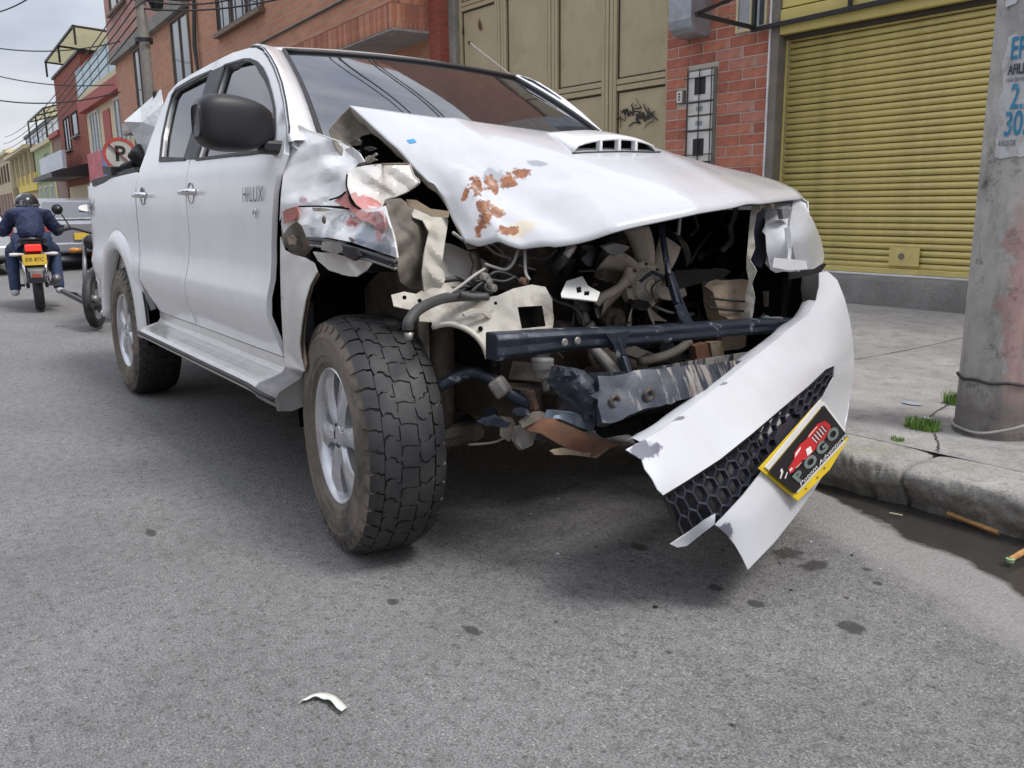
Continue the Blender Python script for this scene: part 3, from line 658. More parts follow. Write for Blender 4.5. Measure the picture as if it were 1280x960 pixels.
# ================================================================== OPPOSITE SIDE OF THE STREET (seen only in reflections)
def opp(name, label, u0, u1, h, mat, nwin, fl):
    r_ = thing(name, label, 'building', S((u0+u1)/2, -11.5, 0), SA); cu = (u0+u1)/2
    G().box((u0-cu, -4, -.1), (u1-cu, 0, h)).build('wall', mat, r_); G().box((u0-cu-.1, -4.1, h), (u1-cu+.1, .25, h+.25)).build('cornice', m_conc, r_)
    for f_ in range(fl):
        for i in range(nwin):
            x = u0-cu+(i+.5)*(u1-u0)/nwin; z = 1.0+f_*2.9
            wn = G().box((x-.7, .0, z), (x+.7, .03, z+1.5)).build('window', m_glassw, r_); G().box((x-.8, .0, z-.1), (x+.8, .12, z-.005)).build('sill', m_conc, wn)
            G().box((x-.03, .031, z), (x+.03, .06, z+1.5)).build('mullion', m_white, wn)
opp('corner_house', 'brown brick house across the street reflected in the side windows', -24, -13.2, 5.2, m_brnwall, 4, 2); opp('rendered_house', 'ochre rendered house across the street', -13, -4.2, 3.9, m_ochre, 3, 1); opp('red_house', 'red brick house across the street opposite the pickup', -4, 6, 5.4, m_redwall, 3, 2); opp('green_rendered_house', 'green rendered house across the street past the red brick one', 6.2, 16, 5.0, m_green, 3, 2)

# ================================================================== POLES, CABLES, SIGN
def polemat():
    s = NT('pole_concrete')
    c = s.mix(s.ramp(s.noise(5, 8, .7), [(.3, 0), (.7, 1)]), (.30, .29, .275), (.52, .50, .47))
    sx = s.n('ShaderNodeSeparateXYZ'); s.l(s.tc.outputs['Object'], sx.inputs[0])
    # worn red paint on the side away from the road, grey-green band
    ang = s.math('ADD', sx.outputs[0], s.math('MULTIPLY', sx.outputs[1], .4)); nz = s.noise(6, 8, .7)
    red = s.math('MULTIPLY', s.ramp(s.math('ADD', s.math('MULTIPLY', ang, 2.2), nz), [(.46, 0), (.56, 1)]), s.ramp(s.math('ADD', sx.outputs[2], s.math('MULTIPLY', nz, .6)), [(0.0, 0), (.40, .3), (.48, 1), (1.0, 1)]))
    lim = s.n('ShaderNodeMapRange'); s.l(s.math('ADD', sx.outputs[2], s.math('MULTIPLY', nz, .5)), lim.inputs[0]); lim.inputs[1].default_value = 1.35; lim.inputs[2].default_value = 1.1
    c = s.mix(s.math('MULTIPLY', s.math('MULTIPLY', red, lim.outputs[0]), .62), c, (.40, .19, .165))
    c = s.mix(s.ramp(s.noise(7, 9, .75, vec=s.co((1, 1, .25))), [(.50, 0), (.64, .65)]), c, (.17, .16, .15))
    c = s.mix(s.ramp(s.noise(4, 8, .72, vec=s.co((1, 1, .5))), [(.56, 0), (.66, .5)]), c, (.33, .36, .34))
    c = s.mix(s.ramp(s.noise(9, 8, .75), [(.56, 0), (.68, .85)]), c, (.06, .055, .05))
    foot = s.n('ShaderNodeMapRange'); s.l(s.math('ADD', sx.outputs[2], s.math('MULTIPLY', nz, .2)), foot.inputs[0]); foot.inputs[1].default_value = .34; foot.inputs[2].default_value = .22
    c = s.mix(s.math('MULTIPLY', foot.outputs[0], .7), c, (.075, .065, .06))
    s.set(c, .9); b1 = s.bump(s.noise(12, 6), .4, .012); s.bump(s.noise(110, 4, .7), .4, .003, b1)
    return s.m
POLE = np.array((.835, 1.80))
pl = thing('utility_pole', 'thick round concrete utility pole with torn posters on the pavement', 'pole', (POLE[0], POLE[1], .13))
def polr(z): return .158-.0035*z
g = G(); n = 40; hs = [0, .02, .05, .1, .2, .4, .7, 1, 1.5, 2, 3, 5, 9.5]
v = []
for z in hs:
    for k in range(n):
        a = 2*math.pi*k/n; r_ = polr(z)+.004*mnoise.noise(Vector((math.cos(a)*2, math.sin(a)*2, z*2)))+(.008 if z < .05 else 0); v.append((r_*math.cos(a), r_*math.sin(a), z))
g.add(v, [(i*n+k, i*n+(k+1) % n, (i+1)*n+(k+1) % n, (i+1)*n+k) for i in range(len(hs)-1) for k in range(n)]); g.build('shaft', polemat(), pl, True)
CA = math.atan2(CAM[1]-POLE[1], CAM[0]-POLE[0])          # angle on the pole that faces the road viewer
def onpole(s_, z, off): r_ = polr(z)+off; a = CA+s_/polr(z); return (r_*math.cos(a), r_*math.sin(a), z)
m_paper = M('poster_paper', (.55, .555, .56), .85, var=.15, bump=.3, bscale=20, dirt=(.36, .34, .32), dscale=12, dth=(.48, .66))
m_ink = M('cyan_ink', (.03, .22, .38), .7, var=.3, scale=30, bump=0, dirt=(.5, .52, .54), dscale=35, dth=(.58, .66)); m_inkd = M('dark_ink', (.05, .06, .09), .7, bump=0, dirt=(.5, .5, .52), dscale=35, dth=(.58, .66)); m_inkr = M('red_ink', (.55, .12, .10), .7, bump=0)
def poster(s0, s1, z0, z1, seed, off=.004):
    out_ = [(s0, z0), (s1, z0), (s1, z1), (s0, z1)]
    out_ = [(a+.014*mnoise.noise(Vector((a*40+seed, b*40, 0)))+.02*mnoise.noise(Vector((a*11+seed, b*11, 0))), b+.014*mnoise.noise(Vector((a*40, b*40+seed, 3)))+.02*mnoise.noise(Vector((a*11, b*11+seed, 3)))) for a, b in resample(out_, .02)]
    return panel('poster', out_, lambda a, b: onpole(a, b, off+.0015*mnoise.noise(Vector((a*30, b*30, seed)))), m_paper, pl, step=.02, thick=.0006)
ps = poster(-.105, .22, 1.155, 1.60, 1)
for txt, sz_, sx_, z, mm in (('EPS', .115, .045, 1.55, m_ink), ('AFILIACION', .052, .10, 1.475, m_inkd), ('PARA SERVIR', .022, .06, 1.437, m_inkd), ('2.276', .13, .085, 1.37, m_ink), ('3059', .13, .105, 1.27, m_ink), ('AÑOS DE', .03, .08, 1.20, m_inkd)):
    lettering('poster_lettering', txt, sz_, mm, ps, lambda x, y, z_, sx_=-.095+len(txt)*sz_*.155, zz_=z: onpole(sx_+x*.5, zz_+y, .0085), bold=.002 if sz_ > .04 else 0)
p2 = poster(-.125, -.085, 1.72, 2.3, 5)
for i, (mm, z) in enumerate(((m_inkr, 2.0), (m_inkd, 2.08), (m_inkr, 1.90), (m_inkd, 1.83), (m_inkd, 2.2))): panel('poster_stripe', [(-.118, z), (-.094, z), (-.094, z+.035), (-.118, z+.035)], lambda a, b: onpole(a, b, .0085), mm, p2, step=.02, thick=0)
lettering('poster_lettering', 'OT', .04, m_inkd, p2, lambda x, y, z_: onpole(-.105+x*.8, 1.755+y, .0085))
g = G().tube([onpole(s_*.02, .245+.004*math.sin(s_), .006) for s_ in range(-25, 26)], .006, 6); g.build('band', m_cable, pl)
wr = G().tube(smoothpts([onpole(-.22, .05, .02), onpole(-.15, .035, .02), onpole(-.05, .03, .02), onpole(.05, .06, .02), onpole(.12, .09, .04), onpole(.2, .12, .12), onpole(.26, .02, .3)], 6), .006, 6).build('wire', M('grey_wire', (.30, .29, .27), .5), pl)
# pole farther along the street
pc = S2(-8.6, -2.75, .1)
pc = np.array((-15.0, 2.27, .1)); pl2 = thing('street_pole', 'slim grey concrete pole tangled with cables in front of the brick building', 'pole', tuple(pc))
G().lathe([(.105, 0), (.095, 4), (.08, 9)], 16, 'z', cap=True).build('shaft', m_conc, pl2, True)
for z in (4.75, 4.0): G().lathe([(.16, z), (.16, z+.08)], 12, 'z').build('clamp', m_black, pl2)
G().bar((0, -.4, 5.2), (0, .9, 5.2), .06, .08).build('crossarm', m_black, pl2); G().lathe([(.0, 4.6), (.10, 4.62), (.14, 4.75), (.14, 5.1), (.05, 5.2), (0, 5.2)], 12, 'z', c=(-.1, .3, 0)).build('splice_box', m_black, pl2)
def cable(a, b, sag, r_, label, group):
    a = Vector(a); b = Vector(b); n = 18
    return tag(G().tube([a.lerp(b, i/n) - Vector((0, 0, sag*4*(i/n)*(1-i/n))) for i in range(n+1)], r_, 5).build('overhead_cable', m_cable, None, True), label, 'cable', group)
cg = 'overhead cables'
px = lambda x, y, X: tuple(at(x, y, 0, X))
top = (pc[0], pc[1], 5.35)
for i, (dz, s_) in enumerate(((0, .5), (.25, .6), (.5, .45), (-.35, .7), (-.6, .5))): cable((pc[0], pc[1]-.1, 5.3+dz), (8, 1.6+.12*i, 6.6+dz*.8), s_, .016, 'thin black cable slung between the slim pole and the poster pole', cg)
for i, (y0, X, y1) in enumerate(((15, -30, -20), (48, -34, 52), (112, -30, 115), (78, -38, 105))): cable(px(-60, y0, X), px(150 if i else 60, y1, X+6), .35, .02, 'thin black cable crossing the sky by the terrace canopy', cg)
for i in range(5): cable((pc[0], pc[1], 5.2-.18*i), tuple(S2(-52-2*i, -1.5, 5.6-.3*i)), .55, .014, 'thin black cable running from the slim pole down the far street', cg)
for i in range(3): cable((pc[0], pc[1], 4.7+.15*i), tuple(S2(-1.2-3.5*i, -.05, 4.6+.6*i)), .2, .016, 'thick black cable drooping from the slim pole to the brick facade', cg)
for i in range(4): cable((-16, -7.2+.25*i, 6.2+.3*i), (14, -6.8+.25*i, 6.4+.3*i), .5, .015, 'thin cable strung along the opposite side of the street', cg)
# no parking sign behind the pickup
ns = thing('parking_sign', 'round no parking sign with red ring and slash behind the pickup bed', 'sign', tuple(at(150, 193, 0, -11))[:2]+(.13,), 0)
zc = at(150, 193, 0, -11)[2]-.13; rs = .235
G().lathe([(0, 0), (rs*.99, 0), (rs*.99, .006), (0, .006)], 40, 'x', c=(0, 0, zc)).build('face', M('dull_sign_face', (.42, .41, .38), .7), ns)
G().lathe([(rs*.80, .0068), (rs*1.0, .0068), (rs, .011), (rs*.80, .011), (rs*.80, .0068)], 40, 'x', c=(0, 0, zc)).build('red_ring', m_red, ns)
a = rs*.62; G().bar((.014, -a, zc+a), (.014, a, zc-a), .004, .055, up=(1, 0, 0)).build('slash', m_red, ns)
lettering('letter', 'P', rs*1.25, m_black, ns, lambda x, y, z_: (.0085, x, zc+y), bold=.008)
G().tube([(-.03, 0, 0), (-.03, 0, zc+.2)], .025, 8).build('post', m_grey, ns)
# ================================================================== THE WRECKED PICKUP
def tps(ctrl, reg=.05):
    """smooth (thin plate) interpolation of a value given at pixels"""
    c = np.array(ctrl, float); P_ = c[:, :2]/100; n = len(c)
    U_ = lambda r2: np.where(r2 > 1e-12, r2*np.log(r2+1e-12), 0)
    K = U_(((P_[:, None]-P_[None])**2).sum(-1))+reg*np.eye(n); Q = np.hstack([np.ones((n, 1)), P_])
    A = np.block([[K, Q], [Q.T, np.zeros((3, 3))]]); s = np.linalg.solve(A, np.concatenate([c[:, 2], np.zeros(3)]))
    def f(x, y):
        p = np.array((x, y))/100; return float(U_(((P_-p)**2).sum(-1)) @ s[:n] + s[n] + s[n+1:] @ p)
    return f
def carpaint(name, dirt=.5, rust=None, scrape=None, col=(.86, .868, .885)):
    s = NT(name)
    c = s.mix(s.ramp(s.noise(2.2, 7, .6), [(.35, 0), (.75, 1)]), [k*.95 for k in col], col)
    sc2 = s.noise(3.2, 6, .8, vec=s.co((14, 3, 3))); c = s.mix(s.math('MULTIPLY', s.ramp(sc2, [(.66, 0), (.72, 1)]), dirt*.5), c, (.45, .45, .46))
    c = s.mix(s.math('MULTIPLY', s.ramp(s.noise(5, 9, .72, dist=.6), [(.48, 0), (.78, 1)]), dirt), c, (.47, .455, .43))
    fl = s.noise(38, 6, .75); c = s.mix(s.math('MULTIPLY', s.ramp(fl, [(.66, 0), (.74, 1)]), max(0, dirt-.3)), c, (.30, .27, .24))
    ruf = s.math('MULTIPLY_ADD', s.noise(6, 6, .6), .2, .12)
    for pos, rad, cc in (scrape or ()):
        mk = s.spot(pos, rad, 30, 1.0, .25, rot=R(54.6)); c = s.mix(mk, c, cc)
    for pos, rad in (rust or ()):
        mk = s.spot(pos, tuple(k*.78 for k in rad), 46, 1.5, .3, rot=R(54.6)); c = s.mix(mk, c, s.mix(s.ramp(s.noise(42, 7, .7), [(.34, 0), (.66, 1)]), (.13, .036, .015), (.40, .155, .038)))
    s.set(c, ruf, 0, Coat_Weight=.6, Coat_Roughness=.07)
    s.bump(s.noise(9, 2, .5), .012, .02)
    return s.m
m_paint = carpaint('white_car_paint', .2); m_paintd = carpaint('dirty_white_paint', .9, col=(.66, .645, .61))
m_bump = carpaint('bumper_white_plastic', .45, col=(.60, .61, .635))
m_glass = M('tinted_glass', (.016, .018, .022), .03, var=.1, bump=.012, bscale=2.2, rvar=.02, bd=.02); MATS['tinted_glass'].node_tree.nodes['Principled BSDF'].inputs['IOR'].default_value = 2.6
m_glass2 = M('side_glass', (.012, .013, .016), .03, var=.1, bump=.01, bscale=2.2, rvar=.02, bd=.02); MATS['side_glass'].node_tree.nodes['Principled BSDF'].inputs['IOR'].default_value = 1.85
m_rub = M('black_rubber_trim', (.018, .018, .02), .55, bump=.05); m_blkp = M('black_plastic', (.013, .013, .015), .48, var=.2, bump=.12, bscale=220, bd=.001)
m_gray = M('grey_plastic', (.20, .20, .21), .6, dirt=(.33, .31, .28), dth=(.45, .7)); m_void = M('engine_bay_black', (.006, .0055, .005), .95, var=.3, bump=.2); MATS['engine_bay_black'].node_tree.nodes['Principled BSDF'].inputs['Specular IOR Level'].default_value = .1
m_chrome = M('chrome', (.72, .72, .74), .14, 1, var=.05, bump=0, rvar=.05); m_emb = M('dark_chrome', (.10, .10, .11), .35, .5, bump=0)
m_navy = M('scraped_navy_steel', (.022, .029, .044), .42, .35, var=.3, scale=7, bump=.3, bscale=25, dirt=(.26, .29, .33), dscale=13, dth=(.60, .66))
def beam_mat():
    s = NT('scraped_beam'); st = s.noise(9, 7, .7, vec=s.co((1, 4.5, .45))); sx = s.n('ShaderNodeSeparateXYZ'); s.l(s.tc.outputs['Object'], sx.inputs[0])
    mk = s.ramp(s.math('ADD', st, s.math('MULTIPLY', sx.outputs[1], .28)), [(.47, 0), (.56, .85)])
    c = s.mix(s.ramp(s.noise(8, 5), [(.35, 0), (.7, 1)]), (.016, .021, .032), (.045, .055, .075)); c = s.mix(mk, c, s.mix(s.noise(20, 4), (.24, .22, .20), (.40, .385, .36)))
    c = s.mix(s.ramp(s.noise(14, 7, .7), [(.62, 0), (.70, 1)]), c, (.17, .085, .05)); s.set(c, .5, .25); s.bump(s.noise(30, 5), .3, .004); return s.m
m_navy2 = beam_mat()
m_inner = M('inner_panel_primer', (.50, .475, .41), .62, var=.15, scale=4, bump=.25, bscale=18, dirt=(.20, .165, .125), dscale=7, dth=(.50, .72), bd=.01)
m_taupe = M('dusty_taupe_metal', (.20, .178, .150), .7, var=.25, bump=.3, dirt=(.09, .075, .06), dscale=8, dth=(.45, .7)); m_tan = M('dusty_tan_plastic', (.30, .235, .165), .7, var=.25, dirt=(.12, .09, .065), dscale=9, dth=(.5, .7))
m_fan = M('dusty_beige_fan', (.40, .345, .275), .6, var=.18, dirt=(.20, .16, .12), dscale=11, dth=(.5, .75)); m_iron = M('oily_engine_iron', (.075, .063, .052), .55, .3, var=.4, scale=9, bump=.5, bscale=30, dirt=(.19, .15, .11), dscale=12, dth=(.52, .7))
m_alu = M('cast_aluminium', (.36, .35, .33), .45, .6, var=.25, dirt=(.16, .13, .10), dth=(.5, .75)); m_rust = M('rusty_steel', (.17, .075, .04), .85, var=.45, scale=12, bump=.5, dirt=(.10, .07, .055), dth=(.45, .65))
m_tyre = M('tyre_rubber', (.017, .017, .019), .55, var=.25, scale=9, bump=.3, bscale=90, bd=.002, dirt=(.046, .045, .045), dscale=6, dth=(.45, .75))
m_tyred = M('dusty_sidewall', (.17, .145, .118), .85, var=.35, scale=6, bump=.3, bscale=70, bd=.002, dirt=(.045, .042, .040), dscale=4, dth=(.50, .66))
m_rim = M('silver_alloy', (.60, .61, .63), .3, .6, var=.1, scale=9, bump=.05, dirt=(.34, .32, .30), dscale=9, dth=(.58, .9)); m_hose = M('grey_hose', (.055, .055, .055), .6, var=.3)
m_lens = NT('headlight_lens'); m_lens.set((.82, .84, .86), .05, 0, Transmission_Weight=.62, IOR=1.45); m_lens = m_lens.m
m_house = M('headlight_housing', (.62, .63, .65), .4, var=.1, bump=.1); m_refl = M('reflector_chrome', (.75, .76, .78), .12, 1, bump=.03)
m_wire = M('pale_wire', (.34, .32, .30), .5, bump=0); m_wireb = M('black_wire', (.02, .02, .02), .5, bump=0)

T_ = bpy.data.objects.new('pickup_truck', None); T_.empty_display_size = .3; link(T_)
T_.location = (0, 0, -.0174); T_.rotation_euler = (TR, 0, 0)
tag(T_, 'white double cab pickup with its front end smashed open and bumper hanging', 'pickup truck')

ZP = [.40, .55, .63, .70, .745, .80, .86, .95, 1.15, 1.24, 1.30, 1.75, 1.86]; YP = [.815, .838, .860, .888, .905, .896, .878, .872, .873, .868, .852, .68, .635]
zz = np.linspace(.4, 1.86, 147); yy = np.interp(zz, ZP, YP)+.02*zz; kern = np.ones(7)/7; yy = np.convolve(np.pad(yy, 3, 'edge'), kern, 'valid')
def ysd(z): return float(np.interp(z, zz, yy))
def dent(x, z): return .0025*mnoise.noise(Vector((x*1.8, z*2.2, 3)))*min(1, max(0, (1.36-z)/.2))
def lean(sg, z): return 0 if sg < 0 else .085*min(1, max(0, (z-1.24)/.14))
def sidef(sg, off=0): return lambda x, z: (x-(0 if sg < 0 else .10*min(1, max(0, (z-1.24)/.14))*max(0, min(1, (x+1.1)/.6))), sg*(ysd(z)+off+dent(x, z)-lean(sg, z)), z)
def arc(cx, cz, r_, a0, a1, n=14): return [(cx+r_*math.cos(R(a0+(a1-a0)*i/n)), cz+r_*math.sin(R(a0+(a1-a0)*i/n))) for i in range(n+1)]
FD = [(-.50, .578), (-.505, .66), (-.495, .80), (-.467, 1.0), (-.415, 1.17), (-.35, 1.30), (-.40, 1.388), (-.508, 1.482), (-.61, 1.558), (-.724, 1.628), (-.83, 1.682), (-.931, 1.727), (-1.02, 1.752), (-1.116, 1.766), (-1.346, 1.780), (-1.502, 1.778), (-1.50, 1.31), (-1.505, .98), (-1.60, .65), (-1.62, .578)]
FW_ = [(-1.40, 1.328), (-.45, 1.315), (-.50, 1.395), (-.575, 1.474), (-.66, 1.535), (-.76, 1.597), (-.85, 1.642), (-.94, 1.680), (-1.03, 1.705), (-1.124, 1.720), (-1.40, 1.735)]
RD = [(-2.31, .578), (-1.63, .578), (-1.612, .65), (-1.515, .98), (-1.51, 1.31), (-1.510, 1.778), (-1.64, 1.776), (-1.95, 1.766), (-2.19, 1.753), (-2.33, 1.715), (-2.40, 1.56), (-2.465, 1.33), (-2.48, 1.17), (-2.50, .95), (-2.455, .75), (-2.36, .62)]
RW_ = [(-2.07, 1.358), (-1.60, 1.338), (-1.60, 1.735), (-1.9, 1.731), (-2.18, 1.718), (-2.225, 1.690), (-2.21, 1.60), (-2.165, 1.48)]
BP = [(-1.405, 1.332), (-1.595, 1.340), (-1.595, 1.730), (-1.405, 1.733)]
def shrink(poly, d):
    c = np.mean(np.array(poly), 0); return [tuple(c+(np.array(p)-c)*(1-d/np.linalg.norm(np.array(p)-c))) for p in poly]
for sg in (-1, 1):
    fp = sg > 0
    rt = 'front_door'
    d1 = panel('front_door', FD, sidef(sg), m_paint, T_, [FW_], .06, .02, 1 if fp else -1, flip=fp)
    d2 = panel('rear_door', RD, sidef(sg), m_paint, T_, [RW_], .06, .02, 1 if fp else -1, flip=fp)
    # glass sits a little inside, rubber seal ring round it
    for dr, wn in ((d1, FW_), (d2, RW_)):
        panel('window_glass', shrink(wn, -.012), sidef(sg, -.016), m_glass2, dr, (), .12, 0, flip=fp)
        panel('window_seal', shrink(wn, -.010), sidef(sg, .002), m_rub, dr, [shrink(wn, .016)], .05, .006)
    panel('pillar_trim', BP, sidef(sg, .004), m_blkp, d1, (), .1, .004)
    # door handles (chrome pull on an oval dish)
    for dr, hx in ((d1, -1.43), (d2, -2.33)):
        y = sg*(ysd(1.185)+.0)
        G().lathe([(0, .002), (.04, .002), (.046, -.003)], 20, 'y', c=(hx, y, 1.185)).build('handle_dish', m_gray, dr, True)
        hd = G().tube(smoothpts([(hx-.075, y, 1.19), (hx-.06, y+sg*.03, 1.19), (hx, y+sg*.038, 1.19), (hx+.06, y+sg*.03, 1.19), (hx+.075, y, 1.19)], 4), .0135, 8).build('door_handle', m_chrome, dr, True)
    # sill, running board
    panel('rocker_sill', [(-2.40, .50), (-.30, .50), (-.30, .572), (-2.34, .572)], sidef(sg, -.004), m_paintd, T_, (), .08, .03, 1 if fp else -1, flip=fp)
    xs = [-2.36, -2.30, -2.1, -1.6, -1.0, -.75, -.60, -.48, -.40, -.35]
    prof = lambda x: [(.835, .545), (.855, .512), (.90, .498-.02*max(0, (x+.6))), (.945, .488-.06*max(0, x+.6)), (.962, .470-.07*max(0, x+.6)), (.955, .440-.06*max(0, x+.6)), (.90, .432-.05*max(0, x+.6)), (.835, .435)]
    g = G(); m = 8; v = []
    for i, x in enumerate(xs):
        pin = 1 if 0 < i else .985
        for a, z in prof(x): v.append((x, sg*(.835+(a-.835)*(1 if x < -.45 else 1-.12*(x+.45)/.1)*pin), z))
    g.add(v, [((i*m+k, (i+1)*m+k, (i+1)*m+(k+1) % m, i*m+(k+1) % m) if fp else (i*m+(k+1) % m, (i+1)*m+(k+1) % m, (i+1)*m+k, i*m+k)) for i in range(len(xs)-1) for k in range(m)] + [tuple(range(m)), tuple((len(xs)-1)*m+k for k in range(m))])
    rb = g.build('running_board', m_paintd, T_, False, [BEV(.006, 2)])
    G().tube([(x, sg*(.835+.131*(1 if x < -.45 else 1-.12*(x+.45)/.1)), .468-.07*max(0, x+.6)) for x in xs], .009, 6).build('edge_strip', m_rub, rb, True)
    g = G(); a = []
    for x in (-.52, -.42, -.335): a += [(x, sg*(.837+(p-.835)*(1.03 if x < -.45 else 1.03-.12*(x+.45)/.1)), z+(.003 if k < 4 else -.003)) for k, (p, z) in enumerate(prof(x))]
    g.add(a, [(i*m+k, (i+1)*m+k, (i+1)*m+(k+1) % m, i*m+(k+1) % m) for i in range(2) for k in range(m)]+[tuple(16+k for k in range(m))]); g.build('scuffed_end', m_gray, rb, True, [BEV(.008, 2)])
    # bed side with wheel arch
    AC, AZ = -3.085, .43
    bs = [(-2.545, .56)] + [(-2.60, .56)] + [(AC+.485*math.cos(R(t)), AZ+.485*math.sin(R(t))) for t in range(16, 165, 8)] + [(-3.60, .60), (-4.20, .62), (-4.24, .80), (-4.24, 1.22), (-4.20, 1.285), (-3.1, 1.305), (-2.53, 1.315), (-2.515, 1.17), (-2.53, .95), (-2.49, .76)]
    def bf(x, z, sg=sg): return (x, sg*(ysd(z)-.002+dent(x, z)-.10*max(0, (-3.75-x)/.5)**2), z)
    bd_ = panel('bed_side', bs, bf, m_paint, T_, (), .07, .03, 1 if fp else -1, flip=fp)
    # flare
    g = G(); v = []; pr = [(.452, .845), (.455, .905), (.475, .918), (.52, .915), (.560, .895), (.572, .874)]
    an = list(range(-2, 183, 7))
    for t in an:
        for r_, y in pr:
            z = AZ+r_*math.sin(R(t)); v.append((AC+r_*math.cos(R(t))*(1.0 if t > 90 else 1.03), sg*y, z))
    m = len(pr); g.add(v, [((i*m+k, i*m+k+1, (i+1)*m+k+1, (i+1)*m+k) if fp else (i*m+k, (i+1)*m+k, (i+1)*m+k+1, i*m+k+1)) for i in range(len(an)-1) for k in range(m-1)])
    fl = g.build('wheel_arch_flare', m_paint, bd_, True, [SOL(.004)])
    G().tube([(AC+.576*math.cos(R(t))*(1.0 if t > 90 else 1.03), sg*.884, AZ+.576*math.sin(R(t))) for t in an], .006, 6).build('flare_seal', m_rub, bd_, True)
    # inner liner of the rear arch and bed inner wall
    g = G(); v = []
    for t in range(-10, 195, 10):
        for y in (.86, .55): v.append((AC+.47*math.cos(R(t)), sg*y, AZ+.47*math.sin(R(t))))
    g.add(v, [(2*i, 2*i+1, 2*i+3, 2*i+2) for i in range(len(v)//2-1)]); g.build('arch_liner', m_void, bd_)
    G().box((-4.2, min(sg*.80, sg*.835), .62), (-2.56, max(sg*.80, sg*.835), 1.28)).build('bed_inner_wall', m_paintd, T_)
    G().tube(smoothpts([(-2.56, sg*.835, 1.318), (-3.2, sg*.832, 1.312), (-3.8, sg*.828, 1.305), (-4.2, sg*.80, 1.295)], 4), .024, 8).build('bed_rail_cap', m_blkp, T_, True)
# badges on the right side
def onside(x0, z0, sc_=1): return lambda x, y, z_: (x0+x*sc_, -(ysd(z0+y)+.0075+dent(x0, z0)), z0+y)
lettering('name_badge', 'HILUX', .078, m_emb, T_, onside(-.615, 1.165, .92), bold=.0, shear=.12, spacing=1.12)
G().lathe([(.010, -.002), (.013, -.006), (.017, -.002)], 18, 'y', c=(-.60, -(ysd(1.10)+.004), 1.10)).build('emblem', m_chrome, T_, True)
lettering('bed_decal', '4x4', .16, M('decal_grey', (.16, .16, .17), .5, bump=0), T_, lambda x, y, z_: (-3.86+x, -(ysd(1.13+y)+.011-.10*max(0, (-3.75-(-3.86+x))/.5)**2), 1.13+y), bold=.005, shear=.25)
for dx, dz, sx_, sz_ in ((-1.30, 1.28, .05, .012), (-1.43, 1.255, .02, .015)): pass
# tailgate, bed floor, rear bumper, cab back
panel('tailgate', [(-.80, .66), (.80, .66), (.80, 1.26), (-.80, 1.26)], lambda y, z: (-4.225-.02*math.sin((z-.66)*5), y, z), m_paint, T_, (), .1, .04)
G().box((-4.2, -.80, .60), (-2.56, .80, .66)).build('bed_floor', m_paintd, T_)
G().box((-2.60, -.80, .60), (-2.56, .80, 1.28)).build('bed_front_wall', m_paintd, T_)
G().box((-4.38, -.80, .48), (-4.26, .80, .62)).build('rear_bumper', m_chrome, T_, False, [BEV(.02, 2)])
for sg in (-1, 1): panel('tail_light', [(.84, .80), (.74, .80), (.74, 1.2), (.84, 1.2)], lambda y, z, sg=sg: (-4.255, sg*y*.93, z), M('red_lens', (.35, .01, .01), .15, bump=0), T_, (), .1, .02)
cb = panel('cab_back', [(-.78, .62), (.78, .62), (.82, 1.30), (.68, 1.76), (-.68, 1.76), (-.82, 1.30)], lambda y, z: (-2.50+(0 if z < 1.3 else .25*(z-1.3)/.42), y, z), m_paint, T_, [[(-.62, 1.34), (.62, 1.34), (.54, 1.66), (-.54, 1.66)]], .1, .01)
panel('rear_window', [(-.64, 1.32), (.64, 1.32), (.56, 1.68), (-.56, 1.68)], lambda y, z: (-2.485+.25*(z-1.3)/.42, y, z), m_glass, cb, (), .2, .004)
# roof
xr = [-1.05, -1.11, -1.25, -1.45, -1.70, -1.95, -2.20, -2.36, -2.45]; ze = [1.752, 1.770, 1.792, 1.803, 1.806, 1.802, 1.786, 1.760, 1.725]
ny = 17; v = []
for x, z in zip(xr, ze):
    for k in range(ny):
        t = -1+2*k/(ny-1); a = abs(t); bow = .05*(1-t*t)*max(0, (x+1.5)/.45)
        v.append((x+bow, t*(.70 if x < -1.2 else .70-.11*(x+1.2)/.15), z+(.035 if x < -1.2 else .012+.023*(-1.05-x)/.15)*(1-t*t)-.035*max(0, (a-.90)/.10)**2+.006))
rf = mesh('roof', v, [(i*ny+k, i*ny+k+1, (i+1)*ny+k+1, (i+1)*ny+k) for i in range(len(xr)-1) for k in range(ny-1)], m_paint, T_, True, [SOL(.012, -1), SUB(1)])
